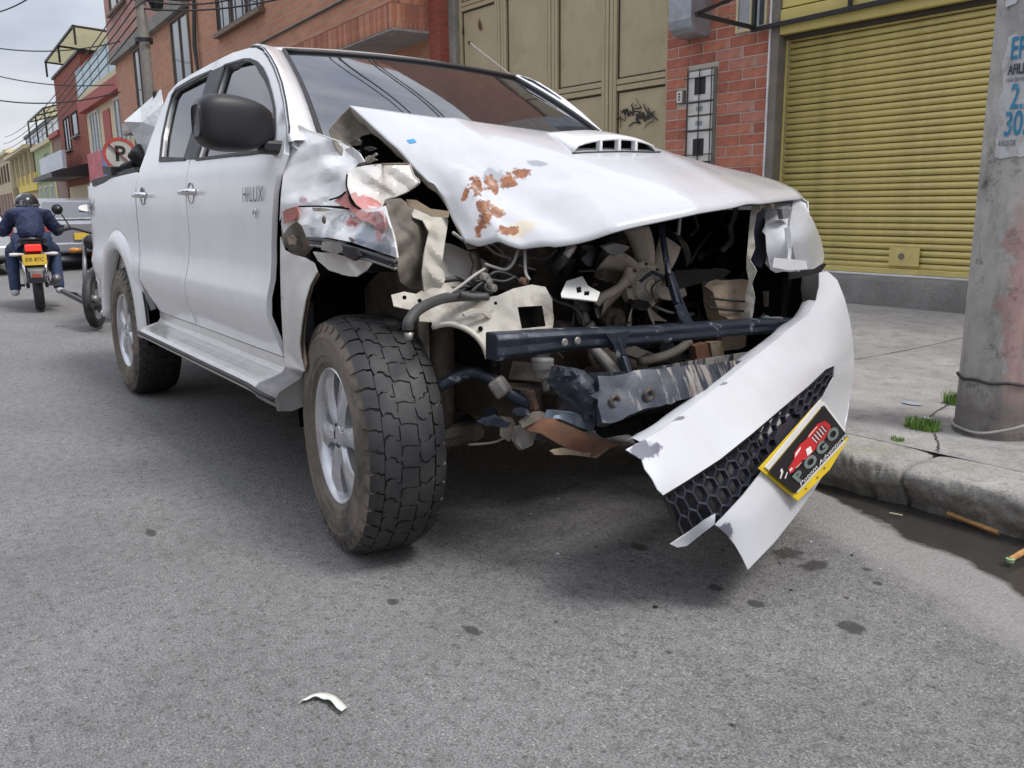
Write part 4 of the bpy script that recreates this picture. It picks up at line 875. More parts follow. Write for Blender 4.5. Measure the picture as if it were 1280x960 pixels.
# A pillars and windscreen
wt_, wb_ = [(-1.055, .585, 1.757), (-1.0, 0, 1.768)], [(-.35, .735, 1.335), (-.20, 0, 1.345)]
def wsf(s, t, off=0):       # s -1..1 across, t 0 top .. 1 bottom
    tx = wt_[1][0]+(wt_[0][0]-wt_[1][0])*s*s; ty = wt_[0][1]*s; tz = wt_[1][2]+(wt_[0][2]-wt_[1][2])*s*s
    bx_ = wb_[1][0]+(wb_[0][0]-wb_[1][0])*s*s; by = wb_[0][1]*s; bz = wb_[1][2]+(wb_[0][2]-wb_[1][2])*s*s
    return (tx+(bx_-tx)*t+.02*math.sin(math.pi*t)+off*.7, ty+(by-ty)*t, tz+(bz-tz)*t+.012*math.sin(math.pi*t)+off*.7)
for sg in (-1, 1):
    D_ = [(-.335, 1.33), (-.36, 1.352), (-.395, 1.392), (-.503, 1.487), (-.605, 1.563), (-.719, 1.633), (-.825, 1.687), (-.926, 1.732), (-1.01, 1.757), (-1.10, 1.772)]
    g = G(); v = []; n_ = len(D_)
    for i, (x, z) in enumerate(D_):
        t = 1-i/(n_-1); wv_ = np.array(wsf(1, t)); wv_[1] *= sg; d_ = np.array((x+.004-(.10*max(0, min(1, (x+1.1)/.6)) if sg > 0 else 0), sg*(ysd(z)+.001-lean(sg, z)), z+.004)); md = (d_*.5+wv_*.5)
        inn = d_+np.array((-.01, -sg*.04, -.02)); out_ = np.array((.010, sg*.012, .010))
        v += [inn, d_, d_*.72+wv_*.28+out_*.9, md+out_, d_*.25+wv_*.75+out_*.7, wv_, wv_+np.array((-.03, -sg*.01, -.03))]
    m = 7; g.add(v, [((i*m+k, i*m+k+1, (i+1)*m+k+1, (i+1)*m+k) if sg < 0 else (i*m+k, (i+1)*m+k, (i+1)*m+k+1, i*m+k+1)) for i in range(n_-1) for k in range(m-1)])
    g.build('windscreen_pillar', m_paint, T_, True)
    G().tube([(x+.001-(.10*max(0, min(1, (x+1.1)/.6)) if sg > 0 else 0), sg*(ysd(z)-.008-lean(sg, z)), z+.001) for x, z in D_], .006, 6).build('door_gap_seal', m_rub, T_, True)
n, m = 24, 10
ws = mesh('windscreen', [wsf(-1+2*i/n, j/m) for i in range(n+1) for j in range(m+1)], [(i*(m+1)+j, i*(m+1)+j+1, (i+1)*(m+1)+j+1, (i+1)*(m+1)+j) for i in range(n) for j in range(m)], m_glass, T_, True)
G().tube([wsf(-1, 1-i/8, .004) for i in range(9)]+[wsf(-1+2*i/20, 0, .004) for i in range(21)]+[wsf(1, i/8, .004) for i in range(9)], .011, 6).build('windscreen_seal', m_rub, ws, True)
for s0, s1 in ((-.1, .55), (-.75, -.15)): G().tube([wsf(s0+(s1-s0)*i/8, .93-.06*i/8, .015) for i in range(9)], .008, 6).build('wiper', m_rub, ws)
# aerial on the far pillar
G().tube([L(at(672, 120, 1, .78)), L(at(588, 54, 1, .86))], .0035, 5).build('aerial', m_wire, T_); 
# cab inner body so no daylight shows through: floor, firewall, post behind door gap
G().box((-2.45, -.78, .52), (-.28, .78, .60)).build('cab_floor', m_void, T_); G().box((-.34, -.80, .50), (-.29, .80, 1.30)).build('firewall', m_void, T_)
G().box((-2.4, -.76, .6), (-2.3, .76, 1.3)).build('seat_back', m_void, T_); 
g = G(); g.box((-.46, -.835, .56), (-.335, -.74, 1.28)); g.build('hinge_post', M('hinge_post_grey', (.055, .055, .06), .7, dirt=(.16, .15, .14), dth=(.5, .7)), T_)
for z in (1.12, .70): G().box((-.395, -.868, z-.05), (-.345, -.83, z+.05)).build('door_hinge', m_alu, T_, False, [BEV(.005)])
G().box((-.36, -.70, 1.24), (-.16, .70, 1.31)).build('cowl', m_blkp, T_, False, [BEV(.02, 2)])
# door mirrors
def mirror(sg):
    y0 = .915
    prof = []
    g = G(); n = 20; rows = []
    for i, (u_, sc_) in enumerate(((0, .50), (.03, .80), (.09, .98), (.15, 1.02), (.20, .97), (.236, .82), (.252, .5))):
        ring = []
        for k in range(n):
            a = 2*math.pi*k/n; ca, sa = math.cos(a), math.sin(a); e = 2/3.2
            cx = math.copysign(abs(ca)**e, ca); cz_ = math.copysign(abs(sa)**e, sa)
            ring.append((-.435+.075*cx*sc_+(-.02 if cx < 0 else .0), sg*(y0-.03+u_), 1.392+.012*(u_/.25)+.088*cz_*sc_*(1 if sa > 0 else 1.02)-.012*(u_/.25)*(sa < 0)))
        rows += ring
    f = [((i*n+k, i*n+(k+1) % n, (i+1)*n+(k+1) % n, (i+1)*n+k)) for i in range(6) for k in range(n)] + [tuple(range(n)), tuple(6*n+k for k in range(n))[::-1]]
    if sg < 0: f = [t[::-1] for t in f]
    g.add(rows, f); o = g.build('door_mirror', m_blkp, T_, True, [SUB(1)])
    G().box((-.47, min(sg*.85, sg*.93), 1.30), (-.39, max(sg*.85, sg*.93), 1.345)).build('mirror_arm', m_blkp, o, False, [BEV(.012, 2)])
    G().box((-.522, min(sg*.92, sg*1.11), 1.325), (-.512, max(sg*.92, sg*1.11), 1.455)).build('mirror_glass', m_glass, o)
mirror(-1)

# ------------------------------------------------------------------ wheels
TRd, TW = .392, .128
def tyre_mesh():
    g = G()
    g.lathe([(.213, -.100), (.222, -.112), (.240, -.121), (.243, -.125), (.262, -.1275), (.266, -.1305), (.300, -.131), (.318, -.1308), (.322, -.1325), (.330, -.131), (.340, -.127), (.360, -.114), (.3725, -.100), (.3862, -.05), (.3875, 0), (.3862, .05), (.3725, .100), (.360, .114), (.340, .127), (.330, .131), (.322, .1325), (.318, .1308), (.300, .131), (.266, .1305), (.262, .1275), (.243, .125), (.240, .121), (.222, .112), (.213, .100)], 72, 'y')
    N_ = 38
    cols = [(-.121, -.081, .5), (-.077, -.030, 0), (-.026, .026, .45), (.030, .077, .1), (.081, .121, .6)]
    rnd = random.Random(3)
    for k in range(N_):
        for ci, (y0, y1, ph) in enumerate(cols):
            a0 = 2*math.pi*(k+ph)/N_; da = 2*math.pi/N_; gap = .065 if ci in (0, 4) else .04
            sk = (.30 if ci == 1 else -.30 if ci == 3 else (.10 if ci == 0 else -.1))*da*rnd.uniform(.8, 1.2)
            j_ = .006
            ys_ = [y0, y0+(y1-y0)*.3, y0+(y1-y0)*.42, y0+(y1-y0)*.72, y1]; sh_ = [0, .15, .75, .95, .45]; zz_ = .0025*(1 if k % 2 else -1)*(0 if ci in (0, 4) else 1)
            jj = [rnd.uniform(-.03, .03)*da for _ in range(5)]
            poly = [(yv+(zz_ if 0 < q_ < 4 or ci not in (0, 4) else 0), a0+gap*da+sk*sv+jj[q_]) for q_, (yv, sv) in enumerate(zip(ys_, sh_))]
            poly += [(y1+.003*(0 if ci in (0, 4) else 1), a0+.5*da+sk*.45)]
            poly += [(yv+(zz_ if 0 < q_ < 4 or ci not in (0, 4) else 0), a0+(1-gap)*da+sk*sv+jj[q_]) for q_, (yv, sv) in reversed(list(enumerate(zip(ys_, sh_))))]
            poly += [(y0+.003*(0 if ci in (0, 4) else 1), a0+.5*da)]
            rt = TRd-(.002 if ci in (0, 4) else 0); v = []
            for yy_, aa in poly:
                q0_ = .3868-.019*max(0, (abs(yy_)-.045)/.076)**2; v.append((q0_*math.cos(aa), yy_, q0_*math.sin(aa)))
            for yy_, aa in poly:
                q = rt-.020*max(0, (abs(yy_)-.045)/.076)**2.4; v.append((q*math.cos(aa), yy_, q*math.sin(aa)))
            n = len(poly); g.add(v, [tuple(range(n, 2*n))]+[(i, n+i, n+(i+1) % n, (i+1) % n) for i in range(n)])
        for sd in (-1, 1):          # shoulder lugs running down the sidewall
            a0 = 2*math.pi*(k+(.5 if sd < 0 else .6))/N_; da = 2*math.pi/N_; v = []
            for r_, yy_ in ((.371, .119), (.358, .1235), (.343, .1295)):
                for aa in (a0+.14*da, a0+.80*da*(1 if r_ > .35 else .9)): v.append((r_*math.cos(aa), sd*yy_, r_*math.sin(aa)))
            v2 = [(p[0], p[1]-sd*.010, p[2]) for p in v]
            f = [(0, 1, 3, 2), (2, 3, 5, 4), (6, 7, 1, 0), (4, 5, 11, 10), (0, 2, 8, 6), (2, 4, 10, 8), (3, 1, 7, 9), (5, 3, 9, 11)]; g.add(v+v2, f)
    me = bpy.data.meshes.new('tyre'); me.from_pydata(g.v, [], g.f); me.update(); me.materials.append(m_tyre); me.materials.append(m_tyred)
    nr = []
    for p in me.polygons:
        c = p.center; r_ = math.hypot(c.x, c.z)
        top_ = r_ > .366 and abs(c.y) < .123 and (p.normal.x*c.x+p.normal.z*c.z)/r_ > .75
        for li in p.loop_indices:
            q = me.vertices[me.loops[li].vertex_index].co; k_ = math.hypot(q.x, q.z)
            nr.append(Vector((q.x/k_, (.55*q.y/.12)*abs(q.y/.12), q.z/k_)).normalized() if top_ else p.normal.copy())
        if abs(c.y) > .106 and r_ < .372: p.material_index = 1
    me.normals_split_custom_set(nr)
    return me
def rim_mesh():
    g = G()
    g.lathe([(.216, .055), (.222, .102), (.226, .112), (.221, .117), (.213, .112), (.205, .095), (.198, .05), (.192, -.05), (.20, -.105), (.216, -.112)], 60, 'y')
    for k in range(6):
        a = 2*math.pi*k/6+.2
        def pt(r_, da, y): return (r_*math.cos(a+da), y, r_*math.sin(a+da))
        st = [(.045, .50, .104), (.085, .33, .109), (.13, .25, .109), (.17, .26, .106), (.208, .31, .100)]; v = []
        for r_, h, y in st: v += [pt(r_, -h, y-.014), pt(r_, -h*.55, y), pt(r_, h*.55, y), pt(r_, h, y-.014), pt(r_, h*.8, y-.06), pt(r_, -h*.8, y-.06)]
        g.add(v, [(i*6+j, i*6+(j+1) % 6, (i+1)*6+(j+1) % 6, (i+1)*6+j) for i in range(4) for j in range(6)])
    g.lathe([(0, .104), (.030, .104), (.034, .098), (.062, .096), (.066, .05)], 30, 'y')
    for k in range(6):
        a = 2*math.pi*(k+.5)/6+.2; g.lathe([(0, .106), (.008, .106), (.009, .09)], 8, 'y', c=(.048*math.cos(a), 0, .048*math.sin(a)))
    me = bpy.data.meshes.new('rim'); me.from_pydata(g.v, [], g.f); me.update(); me.materials.append(m_rim); me.shade_smooth(); 
    return me
ty_me, rim_me = tyre_mesh(), rim_mesh()
def wheel(x, sg, z=.388, steer=0, camber=0, spin=0, lab=None):
    h = G().lathe([(0, .02), (.14, .02), (.17, .0), (.17, -.06), (0, -.06)], 28, 'y').build('wheel', m_iron, T_, True)
    h.location = (x, sg*.772, z); h.rotation_euler = (camber, spin, (math.pi if sg < 0 else 0)+steer); h.rotation_mode = 'YXZ' if False else 'XYZ'
    t_ = meshobj('tyre', ty_me, None, h); r_ = meshobj('rim', rim_me, None, h, False, [('EDGE_SPLIT', dict(split_angle=.7))])
    for o in (t_, r_): o.rotation_euler = (0, spin, 0)
    h.rotation_euler = (camber, 0, (math.pi if sg < 0 else 0)+steer)
    return h
wheel(.02, -1, .388, R(-7.5), 0, .35); wheel(.0, 1, .388, R(-7), 0, 1.0); wheel(-3.085, -1, .388, 0, 0, .9); wheel(-3.085, 1, .388, 0, 0, .2)

# ------------------------------------------------------------------ chassis and running gear under the body
for sg in (-1, 1): G().bar((-4.2, sg*.42, .56), (.45, sg*.42, .50), .08, .13).build('chassis_rail', m_iron, T_)
for x in (-3.6, -2.6, -1.5, -.7): G().bar((x, -.42, .53), (x, .42, .53), .08, .08).build('cross_member', m_iron, T_)
G().tube([(-3.085, -.70, .39), (-3.085, -.2, .39), (-3.085, -.12, .39), (-3.085, .12, .39), (-3.085, .2, .39), (-3.085, .70, .39)], [.045, .045, .13, .13, .045, .045], 14).build('rear_axle', m_iron, T_, True)
for sg in (-1, 1): G().tube([(-2.4, sg*.52, .50), (-3.085, sg*.52, .42), (-3.8, sg*.52, .52)], .03, 6).build('leaf_spring', m_iron, T_)
G().tube([(-.9, .1, .45), (-2.95, 0, .42)], .04, 10).build('prop_shaft', m_iron, T_, True)
for sg in (-1, 1):
    G().tube([(.05, sg*.70, .33), (.12, sg*.42, .36), (-.25, sg*.36, .40)], .04, 8).build('lower_control_arm', m_iron, T_); G().tube([(.03, sg*.66, .62), (.0, sg*.44, .66)], .03, 8).build('upper_control_arm', m_iron, T_)
    G().tube([(.06, sg*.52, .36), (.02, sg*.50, .86)], .055, 12).build('strut', m_iron, T_, True)
G().tube([(.02, -.70, .40), (.02, .70, .40)], .028, 8).build('drive_shaft', m_iron, T_); G().box((-.12, -.12, .30), (.2, .16, .5)).build('front_differential', m_iron, T_, False, [BEV(.03, 2)])
# dark bulk of engine and inner structure
G().box((-.25, -.30, .42), (.10, .34, 1.06)).build('engine_block', m_iron, T_, False, [BEV(.04, 2)])
G().box((-.22, -.24, 1.06), (.08, .22, 1.17)).build('cylinder_head_cover', m_iron, T_, False, [BEV(.03, 2)])
g = G(); v = []
for t in range(75, 200, 12):
    for y in (-.82, -.46): v.append((.02+.50*math.cos(R(t)), y, .44+.50*math.sin(R(t))))
g.add(v, [(2*i, 2*i+1, 2*i+3, 2*i+2) for i in range(len(v)//2-1)]); g.build('wheel_liner', m_void, T_)
G().box((-.3, -.62, .55), (.10, -.58, 1.12)).build('inner_apron', m_taupe, T_, False)
G().box((-.3, .66, .5), (.55, .69, 1.12)).build('inner_apron', m_void, T_, False); G().box((-.17, -.68, .9), (-.15, .68, 1.365)).build('bay_shade_board', m_void, T_)  # last box: black board added to keep the hole under the hood dark
# ------------------------------------------------------------------ smashed front end
def PXL(x, y, axis, v): return L(at(x, y, axis, v))
# hood: control net from its rear edge (col start) to its lip (col end), right side to left side
hc = [[at(437, 133, 0, -.14), at(485, 178, 0, -.02), at(525, 215, 0, .08), at(559, 262, 0, .16), at(579, 289, 0, .23)],
      [at(510, 143, 0, -.10), None, None, None, at(628, 293, 0, .35)],
      [at(585, 152, 0, -.08), None, None, None, at(690, 301, 0, .47)],
      [at(655, 162, 0, -.09), None, None, None, at(765, 281, 0, .60)],
      [at(715, 171, 0, -.12), None, None, None, at(870, 258, 0, .68)],
      [np.array((-.17, .50, 1.352)), None, None, None, at(945, 248, 0, .66)],
      [np.array((-.22, .70, 1.318)), at(862, 203, 0, -.02), at(915, 213, 0, .17), at(965, 226, 0, .36), at(1001, 241, 0, .52)]]
bul = [0, .035, .045, .05, .045, .04, 0]
for j, col in enumerate(hc):
    for i in range(1, 4):
        if col[i] is None:
            t = i/4; col[i] = col[0]+(col[4]-col[0])*t + np.array((0, 0, bul[j]*math.sin(math.pi*t**.9)))
net = np.array([[L(p) for p in c] for c in hc])          # 7 x 5 x 3
def crow(P_, t):
    n = len(P_)-1; x = min(max(t, 0), 1)*n; i = min(int(x), n-1); t = x-i
    p1, p2 = P_[i], P_[i+1]; p0 = P_[i-1] if i > 0 else 2*p1-p2; p3 = P_[i+2] if i+2 <= n else 2*p2-p1
    return .5*((2*p1)+(p2-p0)*t+(2*p0-5*p1+4*p2-p3)*t*t+(3*p1-p0-3*p2+p3)*t**3)
hood_folds = folds(4, 6, (35, 110))
def hood_at(s, t, off=0):
    cc_ = [crow(net[j], t) for j in range(7)]; x_ = min(max(s, 0), .99999)*6; i_ = int(x_); lin = cc_[i_]*(1-x_+i_)+cc_[i_+1]*(x_-i_)
    p = crow(cc_, s); k_ = .85*t*t; p = p*(1-k_)+lin*k_
    cr_ = max(0, 1-s/.55)*min(1, max(0, (t-.25)/.3))          # crumple grows to the struck corner
    q = Vector(p)*9; d = (mnoise.noise(q*1.3)*.014+mnoise.noise(q*2.9)*.006+abs(mnoise.noise(q*.55+Vector((4, 1, 2))))*.055-.02)*cr_ + mnoise.noise(q*.35)*.004
    # pressed centre ridge line
    for (gs, gt, gr, ga) in ((.36, .80, .075, -.040), (.27, .62, .06, -.030), (.43, .60, .05, -.018), (.22, .86, .05, -.022), (.33, .93, .05, .014)): d += ga*math.exp(-(((s-gs)/gr)**2+((t-gt)/(gr*1.9))**2))
    _f = hood_folds(s*300, t*160); d += _f*.045*cr_**1.2
    d += .006*math.exp(-((s-.30)/.03)**2)*(1-t)+.006*math.exp(-((s-.80)/.03)**2)
    e = max(0, (t-.93)/.07); 
    return p+np.array((e*e*.012, 0, d-.022*e*e+off))
ns_, nt_ = 72, 48
hv = [hood_at(i/ns_, j/nt_) for i in range(ns_+1) for j in range(nt_+1)]
rpx = lambda x, y, X: tuple(L(at(x, y, 0, X)))
_hp = np.array([proj(WLD(p)) for p in hv])
def hpx(x, y): return tuple(hv[int(np.argmin((_hp[:, 0]-x)**2+(_hp[:, 1]-y)**2))])
def hst(x, y): k = int(np.argmin((_hp[:, 0]-x)**2+(_hp[:, 1]-y)**2)); return (k//(nt_+1))/ns_, (k % (nt_+1))/nt_
rust = [(hpx(597, 235), (.030, .04, .06)), (hpx(612, 232), (.026, .03, .06)), (hpx(620, 240), (.014, .03, .06)), (hpx(636, 226), (.034, .022, .06)), (hpx(652, 216), (.034, .02, .06)), (hpx(605, 263), (.024, .022, .06)), (hpx(622, 267), (.034, .014, .06)), (hpx(606, 283), (.036, .016, .06)), (hpx(634, 289), (.045, .016, .06)), (hpx(583, 246), (.016, .008, .06))]
scr = [(hpx(617, 226), (.034, .026, .06), (.36, .39, .43)), (hpx(668, 208), (.035, .012, .06), (.33, .35, .38)), (hpx(655, 288), (.06, .02, .06), (.60, .53, .42)), (hpx(600, 268), (.03, .03, .05), (.62, .63, .66))]
hood = mesh('hood', hv, [(i*(nt_+1)+j, i*(nt_+1)+j+1, (i+1)*(nt_+1)+j+1, (i+1)*(nt_+1)+j) for i in range(ns_) for j in range(nt_)], carpaint('hood_paint', .42, rust, scr, (.60, .612, .64)), T_, True, [SOL(.005, 1)])
ni, nj = 30, 20
mesh('hood_inner_frame', [hood_at(.02+.96*i/ni, .03+.95*j/nj, -.022-.012*math.sin(i*1.3)*math.sin(j*1.1)) for i in range(ni+1) for j in range(nj+1)], [(i*(nj+1)+j, i*(nj+1)+j+1, (i+1)*(nj+1)+j+1, (i+1)*(nj+1)+j) for i in range(ni) for j in range(nj)], m_taupe, hood, True)
panel('blue_sticker', [(0, 0), (.035, 0), (.035, .012), (0, .012)], lambda a, b: hood_at(hst(509, 180)[0]+a*.9, hst(509, 180)[1]+b*2.4, .011), M('blue_tape', (.02, .30, .62), .5, bump=0), hood, (), .01, 0)
# hood edge flange on the struck side
g = G(); v = []
for j in range(25):
    p = hood_at(0, j/24); v += [p, p+np.array((-.004, .012, -.022-.012*abs(mnoise.noise(Vector((j*.5, 0, 0)))))), p+np.array((-.012, .05, -.02))]
g.add(v, [(3*i+k, 3*i+k+1, 3*i+k+4, 3*i+k+3) for i in range(24) for k in range(2)]); g.build('hood_flange', m_inner, hood, True)
pxsheet('folded_corner', [(411, 163), (424, 147), (437, 134), (452, 148), (468, 166), (452, 170), (437, 186), (428, 196), (420, 186)], 0, tps([(411, 163, -.17), (437, 134, -.15), (468, 166, -.08), (428, 196, -.12), (440, 165, -.20)]), m_taupe, hood, step=6, bump=.004)
# bonnet scoop
sc0 = lambda a, b, h: tuple(hood_at(a, b)+np.array((0, 0, h)))
sa, ta = hst(700, 178); sb_, tb_ = hst(806, 190); tf = (ta+tb_)/2+.10; sa -= .015; sb_ += .04; tb = tf-.40
g = G(); v = []; n = 14
for i in range(n+1):
    s_ = sa+(sb_-sa)*i/n; e = math.sin(math.pi*min(1, max(0, i/n)))**.35
    for t, h in ((tb, .002), (tb+.1, .020), (tb+.2, .038), (tf-.06, .048), (tf, .047)): v.append(sc0(s_, t, h*e+.001))
g.add(v, [(i*5+k, i*5+k+1, (i+1)*5+k+1, (i+1)*5+k) for i in range(n) for k in range(4)]); scp = g.build('hood_scoop', m_paint, hood, True, [SOL(.006, -1)])
g = G(); v = []
for i in range(n+1):
    s_ = sa+.012+(sb_-sa-.024)*i/n; e = math.sin(math.pi*i/n)**.35
    v += [sc0(s_, tf-.05, .002), sc0(s_, tf-.05, .044*e)]
g.add(v, [(2*i, 2*i+1, 2*i+3, 2*i+2) for i in range(n)]); g.build('scoop_opening', m_void, scp)
for f_ in (.3, .5, .7): g = G(); s_ = sa+(sb_-sa)*f_; g.bar(sc0(s_, tf-.01, .0), sc0(s_, tf-.01, .045*math.sin(math.pi*f_)**.35), .012, .02); g.build('scoop_vane', m_paint, scp)
g = G(); g.tube([sc0(sa+(sb_-sa)*i/12, tf+.01, .004) for i in range(13)], .006, 6); g.build('scoop_gap_shade', m_rub, scp, True)  # black line drawn in for the shaded gap under the scoop

# struck wing (right front fender)
fY = tps([(355, 165, -.80), (372, 158, -.775), (405, 170, -.755), (440, 186, -.72), (455, 202, -.70), (352, 275, -.865), (430, 258, -.80), (480, 258, -.80), (497, 320, -.80), (385, 298, -.855), (400, 220, -.79), (357, 250, -.865), (430, 220, -.765), (460, 290, -.815), (420, 240, -.785), (420, 290, -.85)], .02)
pk = (.50, .16, .14)
s_w = carpaint('crumpled_wing_paint', .3, None, [(rpx(413, 211, -.02), (.03, .05, .02), (.33, .35, .36)), (rpx(440, 255, .12), (.035, .05, .035), pk), (rpx(450, 275, .18), (.04, .05, .04), (.52, .30, .27)), (rpx(362, 262, -.22), (.03, .05, .02), (.45, .26, .24)), (rpx(375, 250, -.2), (.02, .05, .012), (.5, .36, .36)), (rpx(445, 195, .15), (.02, .03, .03), (.48, .18, .13))], (.86, .865, .88))
wing = pxsheet('front_wing', [(353, 166), (372, 157), (386, 163), (405, 170), (427, 178), (443, 187), (452, 200), (444, 210), (434, 218), (433, 235), (438, 250), (432, 258), (405, 257), (376, 257), (357, 262), (350, 276), (352, 240), (356, 205)], 1, fY, s_w, T_, step=4, bump=.003, bfreq=10, thick=.004, fold=.05, per=(26, 90), split=.25)
s_s = carpaint('scraped_wing_paint', .3, None, [(rpx(395, 284, -.06), (.06, .05, .035), (.50, .53, .55)), (rpx(428, 284, .06), (.07, .05, .03), (.46, .49, .50)), (rpx(468, 302, .26), (.10, .07, .05), (.44, .49, .55)), (rpx(445, 275, .14), (.05, .05, .02), pk), (rpx(478, 285, .28), (.02, .06, .05), (.55, .25, .22)), (rpx(362, 268, -.2), (.03, .05, .03), (.34, .17, .15))], (.84, .845, .86))
pxsheet('scraped_fold', [(354, 264), (374, 259), (405, 259), (436, 262), (462, 262), (481, 258), (486, 276), (493, 298), (497, 322), (470, 313), (440, 303), (410, 297), (384, 297), (378, 282), (371, 276), (362, 283), (355, 292), (352, 280)], 1, lambda x, y: fY(x, y)-.018, s_s, wing, step=4, bump=.003, bfreq=10, fold=.034, per=(24, 80), split=.25)
pxsheet('torn_flap', [(434, 216), (447, 209), (470, 206), (495, 205), (513, 205), (517, 219), (524, 228), (511, 238), (495, 245), (482, 250), (476, 262), (470, 268), (456, 264), (445, 256), (437, 243), (433, 228)], 1, tps([(434, 216, -.765), (513, 205, -.62), (524, 228, -.61), (482, 250, -.70), (470, 268, -.80), (440, 250, -.82), (470, 225, -.74)]), carpaint('flap_paint', .8, None, [(rpx(455, 256, .14), (.05, .05, .04), pk), (rpx(440, 240, .1), (.02, .03, .05), (.45, .2, .17))], (.66, .63, .58)), wing, step=3.5, bump=.003, bfreq=12, fold=.045, per=(22, 70), split=.25)
pxsheet('torn_strip', [(446, 207), (470, 191), (472, 193), (453, 207), (470, 206), (448, 211)], 1, -.715, m_inner, wing, step=4, bump=.003)
pxsheet('curled_scrap', [(432, 186), (440, 184), (450, 192), (456, 202), (448, 205), (438, 196)], 1, -.725, carpaint('pink_scrap', .8, None, [(rpx(443, 194, .15), .05, pk)]), wing, step=4, bump=.01)
# wing remainder behind the wheel, dark crease, trim rail and lower flap
pxsheet('wing_rear', [(351, 296), (356, 312), (366, 318), (382, 322), (393, 329), (397, 340), (388, 356), (382, 376), (378, 400), (375, 428), (377, 448), (381, 464), (370, 460), (357, 455), (354, 420), (352, 380), (351, 340)], 1, tps([(351, 296, -.868), (397, 340, -.895), (378, 400, -.905), (381, 464, -.875), (357, 455, -.852), (352, 380, -.885)]), m_paintd, wing, step=6, bump=.004)
pxsheet('arch_edge', [(396, 339), (399, 344), (391, 358), (386, 378), (382, 402), (380, 428), (384, 455), (381, 464), (376, 448), (374, 428), (377, 400), (381, 376), (387, 356)], 1, -.87, m_tan, wing, step=5, bump=.004)
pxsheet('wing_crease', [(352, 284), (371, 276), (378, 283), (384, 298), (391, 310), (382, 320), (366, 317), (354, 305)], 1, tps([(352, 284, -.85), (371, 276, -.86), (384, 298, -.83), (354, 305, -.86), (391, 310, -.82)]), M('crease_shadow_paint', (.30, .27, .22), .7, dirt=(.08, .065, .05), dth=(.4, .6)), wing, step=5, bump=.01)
pxsheet('torn_rail', [(384, 296), (400, 297), (430, 304), (460, 313), (490, 323), (497, 326), (494, 334), (470, 328), (440, 320), (412, 312), (390, 308)], 1, lambda x, y: fY(x, y)-.03, m_navy, wing, step=5, bump=.006)
pxsheet('rail_clip', [(404, 300), (424, 305), (432, 312), (420, 318), (402, 312)], 1, lambda x, y: fY(x, y)-.05, m_alu, wing, step=5, bump=.004)
pxsheet('lower_flap', [(392, 315), (412, 316), (440, 322), (466, 328), (458, 338), (446, 346), (432, 344), (412, 338), (398, 326)], 1, lambda x, y: fY(x, y)-.012, m_paintd, wing, step=4, bump=.005, fold=.02, per=(16, 40), split=.3)
# smear of pink primer metal under the flap, torn bright edges, dark rents
m_pinkm = carpaint('pink_primer', .6, None, None, (.52, .20, .18))
pxsheet('primer_fold', [(418, 252), (434, 238), (437, 250), (446, 261), (460, 266), (474, 264), (480, 270), (483, 286), (474, 288), (466, 280), (450, 274), (438, 262), (428, 258)], 1, lambda x, y: fY(x, y)-.030, m_pinkm, wing, step=3.5, bump=.003, fold=.015, per=(12, 36), split=.3)
pxsheet('primer_fold', [(354, 264), (372, 258), (375, 268), (366, 276), (355, 280)], 1, lambda x, y: fY(x, y)-.030, m_pinkm, wing, step=4, bump=.003, fold=.012, per=(12, 30), split=.3)
for pts, w_, mt_ in (([(434, 216), (447, 209), (470, 206), (495, 205), (512, 205)], .0035, m_tan), ([(512, 205), (517, 219), (524, 228), (511, 238), (495, 245), (482, 250)], .003, m_inner), ([(481, 258), (486, 276), (493, 298), (497, 322)], .0035, m_white), ([(353, 166), (372, 157), (386, 163), (405, 170), (427, 178)], .003, m_white)):
    G().tube(smoothpts([PXL(x, y, 1, fY(x, y)-.012 if x < 500 and y > 215 else (-.775 if x < 440 else -.70)) for x, y in pts], 4), w_, 5).build('torn_edge', mt_, wing)
for pts in ([(436, 246), (440, 255), (450, 261)], [(434, 218), (433, 232), (438, 246)], [(376, 258), (405, 258), (436, 261)], [(412, 250), (424, 246), (432, 240)]):
    G().tube(smoothpts([PXL(x, y, 1, fY(x, y)-.034) for x, y in pts], 4), .0028, 5).build('rent', m_void, wing)
p = PXL(404, 275, 1, -.885); G().lathe([(0, .0), (.010, .0), (.012, .004)], 10, 'y', c=tuple(p)).build('pit_hole_disc', m_iron, wing)  # dark disc standing in for the shade inside a small pit hole
for k_, (dy, r_, mt_) in enumerate(((0, .008, m_blkp), (4, .006, m_navy), (7, .005, m_alu))): G().tube(smoothpts([PXL(x, y+dy, 1, fY(x, y)-.045) for x, y in ((388, 299), (410, 302), (432, 309), (460, 317), (495, 329))], 4), r_, 6).build('trim_tube', mt_, wing, True)
pxsheet('trim_clamp', [(430, 308), (446, 310), (452, 320), (444, 326), (432, 320)], 1, lambda x, y: fY(x, y)-.055, m_blkp, wing, step=4, bump=.004, thick=.012)
